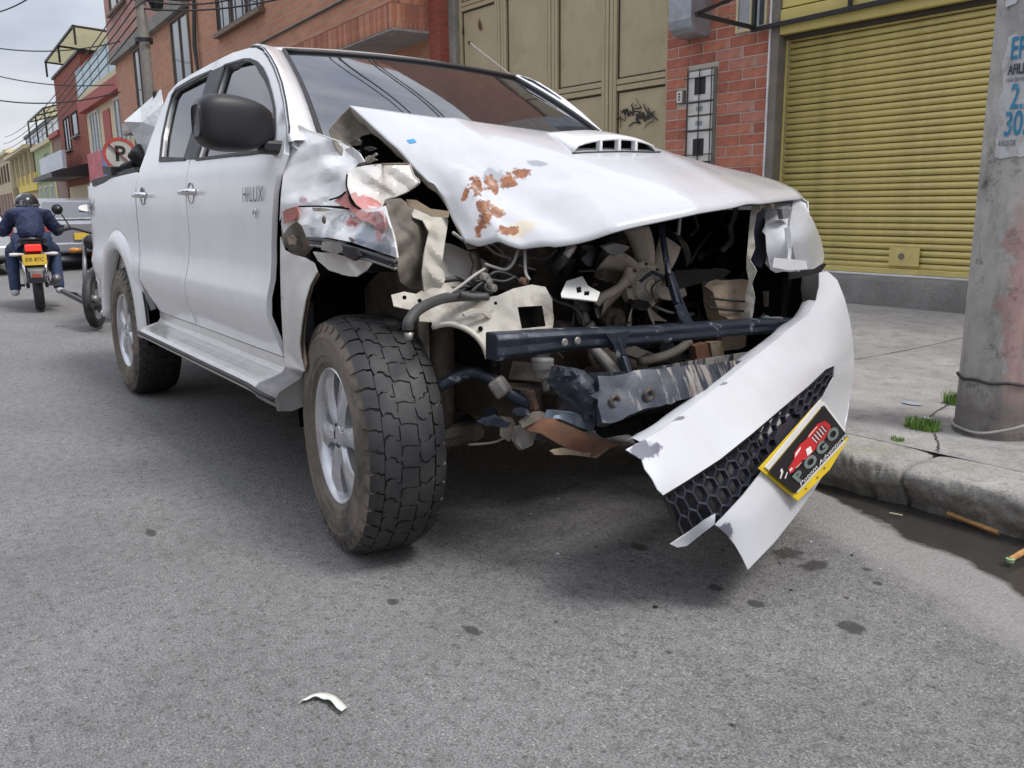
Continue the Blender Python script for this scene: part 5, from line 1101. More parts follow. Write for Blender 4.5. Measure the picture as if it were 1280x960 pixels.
# inner wing structure behind the torn flap
pxsheet('wing_liner', [(484, 250), (500, 248), (514, 258), (526, 272), (536, 300), (534, 340), (532, 362), (514, 362), (500, 352), (494, 325), (488, 290), (482, 266)], 0, tps([(484, 250, .17), (526, 272, .13), (532, 362, .13), (500, 352, .20), (510, 300, .22)]), m_taupe, T_, step=4, bump=.004, fold=.03, per=(16, 50), split=.4)
pil = pxsheet('wing_support', [(510, 250), (520, 252), (534, 263), (556, 268), (560, 276), (556, 300), (552, 330), (556, 350), (548, 364), (530, 366), (527, 340), (531, 310), (536, 290), (528, 276), (516, 272)], 0, tps([(510, 250, .10), (560, 276, .14), (536, 290, .22), (545, 330, .24), (548, 364, .24), (530, 366, .22), (556, 300, .19)]), m_inner, T_, step=4, bump=.004, bfreq=20, fold=.02, per=(14, 40), split=.4)
pxsheet('wing_support_cap', [(508, 249), (520, 250), (538, 261), (562, 264), (560, 272), (540, 271), (522, 262), (510, 258)], 0, .25, m_tan, pil, step=5, bump=.004)
pxsheet('strut_tower', [(550, 302), (566, 306), (592, 318), (612, 330), (608, 346), (590, 358), (572, 366), (552, 360), (549, 330)], 0, tps([(550, 302, .09), (612, 330, .16), (572, 366, .22), (552, 360, .20)]), M('dusty_grey_apron', (.38, .355, .32), .7, var=.2, dirt=(.2, .17, .14), dth=(.5, .75)), T_, step=6, bump=.008)
apr = pxsheet('apron_panel', [(489, 369), (505, 365), (520, 368), (533, 360), (548, 352), (560, 356), (572, 366), (590, 366), (606, 372), (622, 370), (642, 361), (664, 356), (682, 359), (690, 374), (692, 402), (690, 416), (660, 422), (628, 430), (614, 449), (609, 448), (605, 434), (594, 420), (578, 410), (560, 406), (541, 410), (540, 403), (524, 402), (524, 390), (505, 386), (492, 383)], 0,
              tps([(489, 369, .20), (540, 405, .30), (560, 356, .24), (610, 448, .46), (642, 361, .42), (690, 374, .50), (690, 416, .52), (594, 420, .40), (600, 375, .34), (492, 383, .22)]), m_inner, T_, [[(647, 384), (678, 382), (682, 408), (652, 411)]], step=5, bump=.006, bfreq=14, thick=.005, fold=.012, per=(20, 70), split=.4)
pxsheet('stiffening_ring', [(578, 392), (590, 386), (604, 386), (614, 394), (611, 398), (602, 391), (590, 391), (581, 396)], 0, .40, m_inner, apr, step=5, bump=.002, thick=.012)
g = G(); ed = [(541, 409), (560, 405), (578, 409), (594, 419), (605, 433), (610, 448)]; g.tube(smoothpts([PXL(x, y, 0, .31+(x-541)*.0022) for x, y in ed], 4), .009, 6); g.build('arch_flange', m_inner, apr, True)
for x, y in ((665, 396),): pxsheet('box_back', [(644, 380), (682, 378), (686, 412), (648, 415)], 0, .44, m_void, apr, step=9, bump=.001)
for x, y, r_ in ((506, 372, .006), (525, 376, .006), (601, 411, .008), (620, 379, .005)): g = G(); p = PXL(x, y, 0, .41); g.lathe([(0, .0), (r_, .0), (r_, -.004)], 10, 'x', c=tuple(p)); g.build('bolt_hole', m_void, apr)
# radiator support: lower tube, braces
def pxbar(name, pts, w_, h_, mat, par=T_):
    g = G(); q = [PXL(*p) for p in pts]
    for i in range(len(q)-1): g.bar(q[i], q[i+1], w_, h_)
    return g.build(name, mat, par, False, [BEV(min(w_, h_)*.22, 2)])
def pxtube(name, pts, r_, mat, par=T_, n=5, seg=8):
    return G().tube(smoothpts([PXL(*p) for p in pts], n), r_, seg).build(name, mat, par, True)
g = G(); cp = [PXL(616, 434, 0, .56), PXL(655, 430, 0, .58), PXL(720, 424, 0, .61), PXL(800, 420, 0, .63), PXL(880, 413, 0, .64), PXL(950, 408, 0, .63), PXL(985, 406, 0, .60)]; hh = [.040, .036, .031, .028, .026, .026, .024]
v = []
for i, (p, h_) in enumerate(zip(smoothpts(cp, 4), np.interp(np.linspace(0, 6, 25), range(7), hh))):
    d = mnoise.noise(Vector((i*.6, 2, 0)))*.006
    v += [p+np.array((-.04, 0, h_)), p+np.array((.012+d, 0, h_)), p+np.array((.026+d, 0, h_*.6)), p+np.array((.022+d*2, 0, 0)), p+np.array((.026+d, 0, -h_*.6)), p+np.array((.012, 0, -h_)), p+np.array((-.04, 0, -h_))]
g.add(v, [(i*7+k, (i+1)*7+k, (i+1)*7+(k+1) % 7, i*7+(k+1) % 7) for i in range(24) for k in range(7)]+[tuple(range(7)), tuple(24*7+k for k in range(7))]); rs_ = g.build('radiator_support', m_navy, T_, False, [BEV(.005, 2)])
for x, y in ((706, 428), (722, 426), (773, 426), (915, 412), (890, 415)): p = PXL(x, y, 0, .645); G().lathe([(0, .004), (.009, .004), (.012, 0)], 10, 'x', c=tuple(p)).build('bolt', m_alu, rs_)
pxbar('support_brace', [(770, 424, 0, .655), (777, 446, 0, .67), (786, 472, 0, .70)], .022, .03, m_navy)
pxsheet('brace_gusset', [(756, 418), (786, 414), (781, 432), (775, 442), (768, 434)], 0, .66, m_navy, T_, step=6, bump=.003, thick=.01)
# bumper reinforcement, scraped bare, its struck end crushed
crm = pxsheet('bumper_beam', [(742, 478), (770, 474), (820, 470), (880, 460), (930, 452), (950, 447), (946, 462), (925, 478), (890, 490), (850, 500), (810, 512), (780, 524), (755, 534), (746, 533), (744, 505)], 0, tps([(742, 478, .72), (755, 534, .78), (850, 485, .82), (850, 500, .83), (950, 447, .74), (946, 462, .75), (780, 524, .80), (820, 470, .78)]), m_navy2, T_, step=7, bump=.006, thick=.05, off=-1)
pxsheet('beam_top', [(742, 478), (735, 466), (790, 464), (880, 448), (948, 438), (950, 447), (880, 460), (820, 470)], 0, .70, m_navy2, crm, step=8, bump=.004)
for x, y, r_ in ((769, 502, .018), (812, 494, .018), (798, 506, .008), (846, 492, .007), (872, 484, .007)): p = PXL(x, y, 0, .845 if x > 800 else .81); gl = G().lathe([(0, -.012), (r_*.5, -.012), (r_*.55, .002), (r_, .004), (r_*1.15, -.004)], 16, 'x', c=tuple(p)).build('bolt_boss', m_iron, crm, True)
pxsheet('crushed_bracket', [(690, 458), (714, 460), (730, 464), (744, 478), (746, 505), (744, 530), (730, 526), (716, 514), (708, 520), (698, 512), (705, 500), (694, 488), (684, 478)], 0, tps([(690, 458, .60), (744, 478, .73), (744, 530, .76), (698, 512, .64), (715, 490, .72), (716, 514, .66)]), m_navy2, T_, step=5, bump=.03, bfreq=22, thick=.006)
pxsheet('torn_bracket', [(684, 512), (705, 514), (726, 517), (746, 527), (740, 540), (720, 532), (700, 524), (680, 522)], 0, .70, M('blue_grey_torn', (.16, .20, .25), .5, .4, var=.3, bump=.4), T_, step=5, bump=.018, bfreq=26)
pxsheet('skid_bracket', [(650, 530), (668, 517), (680, 517), (700, 528), (730, 540), (760, 552), (775, 556), (756, 562), (738, 572), (720, 566), (700, 556), (676, 542), (662, 540)], 0, tps([(650, 530, .50), (680, 517, .52), (738, 572, .66), (775, 556, .72), (700, 540, .62)]), m_rust, T_, step=6, bump=.012, thick=.006)
pxsheet('skid_edge', [(649, 527), (668, 515), (676, 514), (690, 520), (670, 526), (652, 535)], 0, .53, m_taupe, T_, step=4, bump=.004, thick=.01)
pxsheet('undertray', [(688, 564), (704, 560), (730, 566), (760, 560), (744, 572), (735, 571), (715, 568), (692, 568)], 0, .66, m_tan, T_, step=5, bump=.004, thick=.012)
pxbar('lower_valance', [(748, 537, 0, .74), (800, 528, 0, .78), (870, 512, 0, .78), (925, 496, 0, .72)], .06, .045, m_void)
# frame horn, bump stop, tow arm
pxtube('stabiliser_bar', [(548, 484, 0, .28), (565, 474, 0, .30), (590, 466, 0, .34), (612, 474, 0, .38), (630, 488, 0, .42), (655, 502, 0, .47), (668, 500, 0, .5)], .019, m_navy, T_)
pxbar('bar_bracket', [(662, 488, 0, .50), (668, 512, 0, .50)], .03, .02, m_rust); pxbar('bar_clamp', [(618, 474, 0, .41), (632, 494, 0, .44)], .05, .05, m_alu)
pxtube('bump_stop', [(678, 448, 0, .46), (678, 460, 0, .46), (680, 470, 0, .46), (683, 488, 0, .46)], [.036]*6+[.030]*5+[.012]*5, m_gray, T_)
G().tube([PXL(640, 470, 0, .30), PXL(700, 476, 0, .42), PXL(760, 500, 0, .60)], .05, 4).build('frame_horn', m_iron, T_)
pxsheet('tow_eye', [(645, 534), (658, 530), (668, 542), (664, 556), (650, 562), (642, 552)], 0, .50, m_alu, T_, step=5, bump=.008, thick=.02)
pxtube('brake_hose', [(585, 556, 0, .25), (610, 554, 0, .30), (625, 550, 0, .34), (638, 540, 0, .40)], .004, m_wire); pxsheet('loose_bracket', [(625, 520), (640, 522), (648, 538), (636, 552), (625, 545)], 0, .45, m_taupe, T_, step=5, bump=.01)
# engine fan with viscous clutch
fc = PXL(806, 357, 0, .36); fan = G().lathe([(0, .030), (.022, .032), (.026, .022), (.060, .016), (.066, .004), (.086, 0), (.086, -.03), (.05, -.06), (0, -.06)], 36, 'x', c=tuple(fc)).build('engine_fan', m_fan, T_, True, [('EDGE_SPLIT', dict(split_angle=.6))])
for k in range(30):
    a = 2*math.pi*k/30; ca, sa_ = math.cos(a), math.sin(a)
    G().bar(fc+np.array((.021, .030*ca, .030*sa_)), fc+np.array((.016, .060*ca, .060*sa_)), .004, .010, up=(1, 0, 0)).build('clutch_fin', m_alu, fan)
for k in range(8):
    a = 2*math.pi*k/8; G().lathe([(0, .008), (.006, .008), (.007, 0)], 6, 'x', c=(fc[0]+.002, fc[1]+.076*math.cos(a), fc[2]+.076*math.sin(a))).build('clutch_bolt', m_iron, fan)
for k in range(7):
    a0 = 2*math.pi*k/7+.55; v = []
    for i in range(7):
        t = i/6; r_ = .075+.13*t; a = a0+.32*t; wd = .55-.18*t
        for w2 in (-.5, -.17, .17, .5): aa = a+wd*w2; v.append((fc[0]-.012-.05*w2, fc[1]+r_*math.cos(aa), fc[2]+r_*math.sin(aa)))
    mesh('fan_blade', v, [(i*4+j, i*4+j+1, (i+1)*4+j+1, (i+1)*4+j) for i in range(6) for j in range(3)], m_fan, fan, True, [SOL(.005)])
g = G().lathe([(.215, -.09), (.225, .0), (.235, .005), (.235, -.10)], 40, 'x', c=(fc[0]-.02, fc[1], fc[2])); shr = g.build('fan_shroud_ring', m_void, T_, True)
# pulleys, hoses, tanks of the exposed engine
for (x, y, X, r_, mt_) in ((740, 390, .30, .055, m_alu), (845, 320, .20, .06, m_taupe), (765, 400, .34, .045, m_iron), (858, 395, .30, .05, m_alu), (700, 420, .36, .05, m_iron), (905, 330, .1, .08, m_iron)):
    p = PXL(x, y, 0, X); G().lathe([(0, .03), (r_*.35, .03), (r_*.4, .012), (r_*.85, .012), (r_, .02), (r_, -.02), (0, -.02)], 28, 'x', c=tuple(p)).build('pulley', mt_, T_, True, [('EDGE_SPLIT', dict(split_angle=.6))])
pxtube('belt_hose', [(745, 380, 0, .36), (752, 372, 0, .37), (770, 362, 0, .38), (782, 350, 0, .38), (786, 335, 0, .37)], .016, m_fan); pxtube('radiator_hose', [(800, 452, 0, .42), (830, 445, 0, .42), (850, 436, 0, .44), (862, 425, 0, .45)], .017, m_taupe)
pxtube('radiator_hose', [(735, 405, 0, .42), (745, 425, 0, .43), (760, 446, 0, .44), (790, 456, 0, .42)], .022, m_iron); pxtube('intake_pipe', [(700, 330, 0, .12), (735, 318, 0, .12), (770, 322, 0, .14), (790, 336, 0, .18)], .05, m_iron)
pxtube('steel_pipe', [(735, 428, 0, .40), (752, 446, 0, .46), (766, 462, 0, .52), (776, 474, 0, .56)], .020, m_alu)
pxsheet('alternator_bracket', [(742, 330), (766, 326), (780, 336), (776, 350), (756, 352), (740, 346)], 0, .22, m_fan, T_, step=6, bump=.014, thick=.03)
pxsheet('coolant_tank', [(828, 300), (842, 290), (850, 300), (848, 325), (838, 332), (828, 322)], 0, .05, m_taupe, T_, step=6, bump=.01, thick=.05)
pxsheet('airbox', [(884, 352), (905, 350), (930, 352), (931, 372), (930, 398), (910, 404), (892, 396), (886, 375)], 0, tps([(884, 352, .40), (930, 398, .46), (930, 352, .42)]), m_tan, T_, step=7, bump=.012, thick=.06)
for y in (372, 384): pxtube('airbox_wire', [(886, y, 0, .47), (905, y+3, 0, .48), (931, y+5, 0, .49)], .004, m_wireb)
pxsheet('battery_tray', [(900, 420), (940, 412), (962, 408), (950, 424), (920, 436), (895, 440)], 0, .38, m_tan, T_, step=8, bump=.02, thick=.03); pxsheet('rusty_mount', [(865, 432), (880, 428), (884, 446), (868, 452)], 0, .46, m_rust, T_, step=6, bump=.008, thick=.03)
pxsheet('engine_mount', [(884, 428), (898, 426), (902, 446), (888, 452)], 0, .45, m_tan, T_, step=6, bump=.008, thick=.03)
# hood latch stay
lat = pxbar('latch_stay', [(826, 282, 0, .50), (836, 345, 0, .58), (846, 380, 0, .62), (860, 412, 0, .64)], .016, .022, m_navy); pxbar('latch_stay', [(838, 340, 0, .58), (852, 380, 0, .62), (866, 410, 0, .64)], .012, .016, m_navy)
pxsheet('latch_plate', [(832, 342), (850, 338), (905, 336), (912, 340), (904, 347), (868, 356), (848, 362), (834, 358)], 0, tps([(832, 342, .58), (912, 342, .60), (848, 364, .60)]), m_void, T_, step=6, bump=.003, thick=.012)
pxbar('latch_arm', [(800, 352, 0, .50), (815, 340, 0, .53), (838, 350, 0, .58)], .014, .012, m_navy)
# little punched bracket, dangling plug, hoses and loose wires
pb = pxsheet('punched_bracket', [(701, 368), (708, 352), (728, 346), (735, 358), (750, 366), (746, 377), (722, 374), (702, 372)], 0, tps([(701, 368, .50), (735, 350, .46), (748, 372, .56)]), m_white, T_, [[(720, 359), (726, 358), (727, 366), (721, 367)], [(730, 364), (737, 364), (736, 370), (730, 370)]], step=4, bump=.003)
G().tube([PXL(690, 340, 0, .42), PXL(702, 326, 0, .45), PXL(708, 318, 0, .47)], .017, 10).build('loose_plug', m_blkp, T_, True); G().tube([PXL(707, 320, 0, .472), PXL(713, 312, 0, .48), PXL(718, 306, 0, .485)], [.013, .014, .010], 8).build('plug_tip', m_alu, T_, True)
pxtube('cut_hose', [(611, 372, 0, .34), (590, 370, 0, .34), (560, 372, 0, .36), (540, 378, 0, .42), (522, 388, 0, .46), (511, 402, 0, .48), (510, 412, 0, .48)], .016, m_hose); p = PXL(511, 416, 0, .48); G().tube([p, p+np.array((.004, -.002, -.02))], [.014, .009], 8).build('hose_end', m_alu, T_, True)
pxtube('hose_stub', [(575, 368, 0, .38), (590, 371, 0, .39), (610, 371, 0, .40)], .012, m_hose)
for pts in ([(556, 370, 0, .36), (575, 358, 0, .36), (592, 345, 0, .36), (606, 336, 0, .34)], [(606, 330, 0, .30), (618, 334, 0, .32), (632, 337, 0, .34), (642, 328, 0, .35), (650, 305, 0, .36)], [(653, 296, 0, .36), (656, 315, 0, .38), (657, 340, 0, .40), (662, 350, 0, .42)]): pxtube('loose_wire', pts, .005, m_wire)
for pts in ([(588, 366, 0, .36), (602, 354, 0, .36), (612, 350, 0, .36), (630, 352, 0, .37), (645, 346, 0, .38)], [(600, 340, 0, .34), (612, 347, 0, .36), (606, 360, 0, .37), (616, 366, 0, .38)], [(612, 344, 0, .34), (622, 340, 0, .34), (640, 345, 0, .36), (655, 356, 0, .4)], [(868, 270, 0, .30), (872, 285, 0, .3), (862, 295, 0, .3)], [(890, 290, 0, .28), (872, 312, 0, .3), (862, 330, 0, .3)], [(915, 405, 0, .5), (930, 412, 0, .54), (945, 405, 0, .55), (955, 392, 0, .54)], [(745, 300, 0, .2), (790, 296, 0, .22), (830, 300, 0, .26)], [(700, 310, 0, .2), (740, 330, 0, .24), (800, 320, 0, .28), (840, 312, 0, .28)]): pxtube('wiring', pts, .0055, m_wireb)
for i, (x, y, X) in enumerate(((610, 352, .36), (616, 360, .37), (606, 346, .36), (655, 352, .40))): p = PXL(x, y, 0, X); G().lathe([(0, .012), (.012, .010), (.014, -.01), (0, -.012)], 10, 'x', c=tuple(p)).build('connector', m_rust if i == 3 else m_alu, T_)
pxtube('hood_prop', [(848, 294, 0, .42), (851, 264, 0, .42)], .006, m_wire)
# clutter packed behind the radiator support: wiring, small hoses, brackets, fasteners
rn = random.Random(21)
for k in range(46):
    x = rn.uniform(560, 930); y = rn.uniform(300, 470) if x > 640 else rn.uniform(320, 400); X = rn.uniform(.10, .40) if x > 650 else rn.uniform(.18, .30); pts = []
    a = rn.uniform(0, 6.28)
    for j in range(5):
        pts.append((x, y, 0, X)); a += rn.uniform(-.9, .9); x += 22*math.cos(a); y += 16*math.sin(a); X += rn.uniform(-.03, .03)
    big = rn.random() < .3
    pxtube('hose' if big else 'wire', pts, rn.uniform(.009, .016) if big else rn.uniform(.003, .0055), rn.choice((m_hose, m_iron, m_void)) if big else rn.choice((m_wireb, m_wireb, m_wireb, m_hose, m_wire)), T_, 4, 6)
for k in range(34):
    x = rn.uniform(650, 930); y = rn.uniform(300, 470); X = rn.uniform(.08, .38); w2, h2 = rn.uniform(7, 20), rn.uniform(6, 18)
    o_ = [(x+w2*math.cos(t+rn.uniform(-.3, .3))*rn.uniform(.6, 1.1), y+h2*math.sin(t+rn.uniform(-.3, .3))*rn.uniform(.6, 1.1)) for t in (0, .8, 1.6, 2.4, 3.2, 4.0, 4.8, 5.5)]
    pxsheet('bracket', o_, 0, X, rn.choice((m_iron, m_void, m_void, m_iron, m_blkp, m_blkp, m_taupe, m_gray)), T_, step=6, bump=.008, thick=rn.choice((.006, .02, .04)), fold=.015, per=(10, 30), seed=k)
for k in range(11):
    x = rn.uniform(600, 800); y = rn.uniform(470, 560); X = rn.uniform(.36, .56); w2, h2 = rn.uniform(7, 22), rn.uniform(5, 12)
    o_ = [(x+w2*math.cos(t)*rn.uniform(.6, 1.1), y+h2*math.sin(t)*rn.uniform(.6, 1.1)) for t in (0, .8, 1.6, 2.4, 3.2, 4.0, 4.8, 5.5)]
    pxsheet('bracket', o_, 0, X, rn.choice((m_iron, m_void, m_navy, m_iron, m_blkp)), T_, step=6, bump=.008, thick=rn.choice((.006, .02)), fold=.02, per=(10, 30), seed=k+60)
# torn scraps and inner metal round the struck wing
for k, (x, y, w2, h2, Y, mt_) in enumerate(((462, 200, 10, 5, -.70, m_inner), (448, 268, 12, 5, -.83, m_paintd), (500, 262, 9, 6, -.66, m_taupe), (480, 255, 8, 5, -.72, m_inner), (402, 262, 16, 3, -.86, m_inner), (432, 300, 14, 4, -.86, m_alu), (468, 318, 12, 4, -.84, m_blkp), (365, 300, 7, 10, -.88, m_tan), (388, 302, 8, 5, -.88, m_rust), (515, 300, 6, 14, -.60, m_iron), (500, 335, 8, 10, -.62, m_iron), (445, 178, 9, 4, -.73, m_iron), (462, 186, 8, 3, -.71, m_blkp))):
    o_ = [(x+w2*math.cos(t)*rn.uniform(.5, 1.15), y+h2*math.sin(t)*rn.uniform(.5, 1.15)) for t in (0, .7, 1.5, 2.2, 3.1, 3.9, 4.7, 5.5)]
    pxsheet('torn_scrap', o_, 1, Y, mt_, wing, step=4, bump=.006, fold=.02, per=(8, 26), seed=k+90, split=.3)
# crumpled far upright and the far side headlight
pxsheet('support_upright', [(941, 250), (952, 246), (958, 254), (946, 266), (942, 290), (944, 310), (938, 325), (946, 338), (940, 355), (944, 372), (940, 398), (930, 396), (932, 370), (936, 350), (933, 335), (934, 318), (936, 290), (938, 268)], 0, tps([(941, 250, .52), (940, 398, .60), (934, 318, .58), (946, 338, .62)]), m_inner, T_, step=5, bump=.012, bfreq=24)
hl = thing  # (no-op alias kept simple)
hlp = [(958, 254), (975, 247), (993, 248), (1006, 258), (1017, 278), (1025, 300), (1029, 322), (1026, 334), (1012, 340), (985, 340), (962, 336), (956, 315), (954, 285)]
fH = tps([(958, 254, .50), (993, 248, .52), (1006, 258, .55), (1025, 300, .58), (1029, 322, .58), (962, 336, .62), (990, 300, .67), (1012, 340, .64), (985, 340, .66), (1010, 295, .66)])
hs_ = pxsheet('headlight', [(957, 254), (985, 250), (1004, 258), (1010, 280), (1012, 310), (1008, 337), (985, 339), (962, 336), (958, 315), (956, 285)], 0, lambda x, y: fH(x, y)-.035, m_house, T_, step=6, bump=.004, thick=.03)
pxsheet('lens', [(992, 249), (1005, 257), (1017, 278), (1026, 300), (1030, 322), (1026, 333), (1010, 339), (996, 339), (991, 310), (987, 280)], 0, fH, m_lens, hs_, step=5, bump=.001, thick=.004)
pxsheet('reflector', [(992, 262), (1003, 262), (1014, 282), (1021, 302), (1024, 326), (1005, 334), (994, 332), (990, 300)], 0, lambda x, y: fH(x, y)-.022, m_refl, hs_, step=5, bump=.012, bfreq=16)
pxsheet('connector', [(974, 261), (982, 258), (986, 262), (985, 272), (976, 274)], 0, .60, m_gray, hs_, step=4, bump=.003, thick=.02); pxsheet('housing_tray', [(966, 322), (990, 324), (1006, 326), (1008, 336), (985, 338), (964, 334)], 0, .70, m_house, hs_, step=5, bump=.003, thick=.01)
for xx_ in (998, 1008, 1016): pxbar('lens_glint_strip', [(xx_-8, 270, 0, fH(xx_-6, 270)-.012), (xx_-2, 300, 0, fH(xx_, 300)-.014), (xx_-1, 328, 0, fH(xx_, 328)-.014)], .004, .014, m_refl, hs_)  # chrome strips added under the lens to give its vertical highlights
pxbar('housing_rib', [(984, 284, 0, .68), (987, 310, 0, .69), (985, 330, 0, .69)], .006, .02, m_house)
pxsheet('headlight_bezel', [(941, 268), (953, 256), (956, 290), (957, 318), (950, 335), (941, 330), (940, 300)], 0, .52, M('smoked_bezel', (.045, .05, .075), .35, bump=.1), T_, step=6, bump=.006, thick=.01)
pxsheet('bracket_hoop', [(948, 252), (954, 246), (962, 247), (968, 256), (966, 262), (960, 254), (953, 256), (950, 264)], 0, .60, m_tan, T_, step=4, bump=.003)
pxsheet('lamp_bracket', [(1000, 338), (1018, 336), (1029, 329), (1033, 330), (1026, 340), (1010, 345)], 0, .66, m_blkp, T_, step=5, bump=.003)
pxsheet('cavity_shade_sheet', [(938, 345), (960, 342), (990, 345), (1018, 348), (1022, 370), (1005, 392), (985, 402), (960, 404), (944, 398)], 0, .40, m_void, T_, step=8, bump=.012, thick=.02)  # black sheet put in for the shaded cavity below the headlight
pxsheet('washer_tube', [(956, 364), (967, 362), (966, 384), (958, 386)], 0, .48, m_taupe, T_, step=5, bump=.003, thick=.02)
pxsheet('bracket_block', [(955, 398), (974, 396), (976, 408), (958, 412)], 0, .60, M('blue_grey_plastic', (.16, .17, .20), .5), T_, step=5, bump=.002, thick=.03)
# far wing (left)
LW = [(-.35, .578), (-.42, .70), (-.40, 1.0), (-.33, 1.28), (-.15, 1.27), (.15, 1.235), (.40, 1.19), (.52, 1.15), (.56, .98), (.57, .88)] + [(.02+.50*math.cos(R(t)), .42+.50*math.sin(R(t))) for t in range(55, 166, 10)] + [(-.47, .578)]
panel('far_wing', LW, lambda x, z: (x, ysd(z)-.10*max(0, (x-.25)/.35)**2-.02, z), m_paint, T_, (), .06, .004)

# ------------------------------------------------------------------ bumper torn loose and hanging
bX = tps([(785, 560, .95), (840, 525, .93), (900, 480, .88), (940, 448, .82), (985, 410, .75), (1022, 375, .65), (1030, 345, .61), (1052, 372, .655), (1062, 400, .665), (1067, 440, .68), (1063, 480, .69), (1058, 515, .71), (1040, 458, .80), (980, 505, .93), (900, 575, 1.02), (826, 618, 1.04), (1000, 530, .955), (960, 580, 1.055), (895, 655, 1.09), (935, 712, 1.12), (1000, 640, 1.04), (1040, 560, .87), (860, 545, .965), (950, 480, .895), (1015, 430, .77), (860, 680, 1.03)], .004)
bo = [(1024, 340), (1034, 340), (1046, 350), (1055, 372), (1062, 400), (1066, 430), (1067, 455), (1064, 485), (1060, 515), (1055, 545), (1040, 575), (1018, 612), (995, 644), (968, 678), (935, 712), (928, 697), (918, 680), (908, 668), (894, 656), (905, 645), (930, 618), (960, 580), (972, 566), (985, 550), (1008, 522), (1030, 494), (1042, 472), (1043, 457), (1032, 462), (1010, 483), (975, 512), (940, 542), (900, 574), (860, 600), (829, 619), (822, 612), (815, 598), (806, 586), (802, 574), (782, 562), (800, 552), (830, 534), (860, 512), (900, 481), (940, 448), (972, 424), (990, 408), (1008, 395), (1020, 376), (1024, 358)]
bmp = pxsheet('front_bumper', bo, 0, bX, carpaint('bumper_paint', .32, None, [(rpx(800, 563, .95), (.06, .05, .022), (.16, .16, .20)), (rpx(842, 524, .93), (.05, .05, .005), (.22, .22, .25)), (rpx(903, 668, 1.1), (.06, .03, .03), (.15, .15, .19)), (rpx(900, 480, .88), (.03, .08, .004), (.25, .25, .28)), (rpx(950, 440, .84), (.03, .08, .004), (.25, .25, .28))], (.64, .652, .675)), T_, step=8, bump=.0025, bfreq=6, thick=.004, off=1)
# wrap-around to the far side
g = G(); v = []
sidep = [(1034, 340, .84), (1046, 350, .82), (1055, 372, .775), (1062, 400, .71), (1066, 430, .645), (1067, 455, .59), (1064, 485, .53), (1060, 515, .46), (1055, 545, .39)]
for x, y, _ in sidep:
    p = L(at(x, y, 0, bX(x, y))); v += [p, p+np.array((-.10, .05, .0)), p+np.array((-.22, .07, .012)), p+np.array((-.34, .072, .02))]
g.add(v, [(i*4+k, i*4+k+1, (i+1)*4+k+1, (i+1)*4+k) for i in range(len(sidep)-1) for k in range(3)]); g.build('bumper_side', m_bump, bmp, True, [SOL(.004)])
# rolled inner lip at the top edge, torn edge shreds
g = G(); e_ = [(1020, 376), (1008, 395), (990, 408), (972, 424), (940, 448), (900, 481), (860, 512), (830, 534), (800, 552)]; v = []
for x, y in smoothpts(e_, 4):
    p = PXL(x, y, 0, bX(x, y)); k_ = mnoise.noise(Vector((x*.08, y*.08, 1)))*.006; v += [p, p+np.array((-.03, 0, .004+k_)), p+np.array((-.055+k_, 0, -.01))]
g.add(v, [(3*i+k, 3*i+k+1, 3*i+k+4, 3*i+k+3) for i in range(len(v)//3-1) for k in range(2)]); g.build('bumper_lip', m_bump, bmp, True)
# grille slot: dark surround, honeycomb
tope = [(829, 619), (860, 600), (900, 574), (940, 542), (975, 512), (1010, 483), (1040, 457)]; bote = [(858, 682), (893, 656), (926, 622), (958, 582), (985, 550), (1012, 517), (1042, 472)]
tl = [np.array(p, float) for p in smoothpts(tope, 6)]; bl = [np.array(p, float) for p in smoothpts(bote, 6)]
def slot(a, b, off=0):
    i = min(max(a, 0), .9999)*(len(tl)-1); k = int(i); t = i-k; p = (tl[k]*(1-t)+tl[k+1]*t)*b + (bl[k]*(1-t)+bl[k+1]*t)*(1-b)
    return PXL(p[0], p[1], 0, bX(p[0], p[1])-.025+off)
L_, H_ = .92, .14
g = G(); rr = .031; dx = rr*math.sqrt(3); rows_ = 5
for r_ in range(-1, rows_+1):
    for c_ in range(-1, int(L_/dx)+2):
        cx = c_*dx+(dx/2 if r_ % 2 else 0); cy = r_*rr*1.5
        cor = [(cx+rr*math.cos(R(60*k+30)), cy+rr*math.sin(R(60*k+30))) for k in range(6)]
        for k in (0, 1, 2):
            (x0, y0), (x1, y1) = cor[k], cor[k+1]
            m0 = ((x0+x1)/2, (y0+y1)/2)
            if not (-.002 < m0[0]/L_ < 1 and -.03 < m0[1]/H_ < 1.03): continue
            if .60 < m0[0]/L_ < .74 and m0[1]/H_ < .55: continue
            q0, q1_ = slot(x0/L_, min(max(y0/H_, 0), 1)), slot(x1/L_, min(max(y1/H_, 0), 1))
            if np.linalg.norm(q0-q1_) > .004: g.bar(q0, q1_, .006, .018, up=(1, 0, .3))
gr = g.build('grille_mesh', M('grille_plastic', (.028, .030, .042), .34, var=.3, bump=.1, dirt=(.10, .10, .11), dscale=20, dth=(.6, .7)), bmp)
n = 30
mesh('grille_backing', [slot(i/n*.52, b, -.028) for i in range(n+1) for b in (0, .33, .66, 1)], [(i*4+k, i*4+k+1, (i+1)*4+k+1, (i+1)*4+k) for i in range(n) for k in range(3)], m_blkp, bmp, True)
mesh('grille_plate', [slot(.53+.27*i/n, b, -.012) for i in range(n+1) for b in (0, .3, .62)], [(i*3+k, i*3+k+1, (i+1)*3+k+1, (i+1)*3+k) for i in range(n) for k in range(2)], M('dark_plate', (.03, .03, .045), .45), bmp, True)
pxsheet('grille_scrape', [(838, 680), (862, 664), (880, 650), (894, 642), (893, 655), (876, 668), (858, 682), (846, 684)], 0, lambda x, y: bX(x, y)-.015, carpaint('scraped_edge', .6, None, None, (.60, .62, .66)), bmp, step=5, bump=.006)
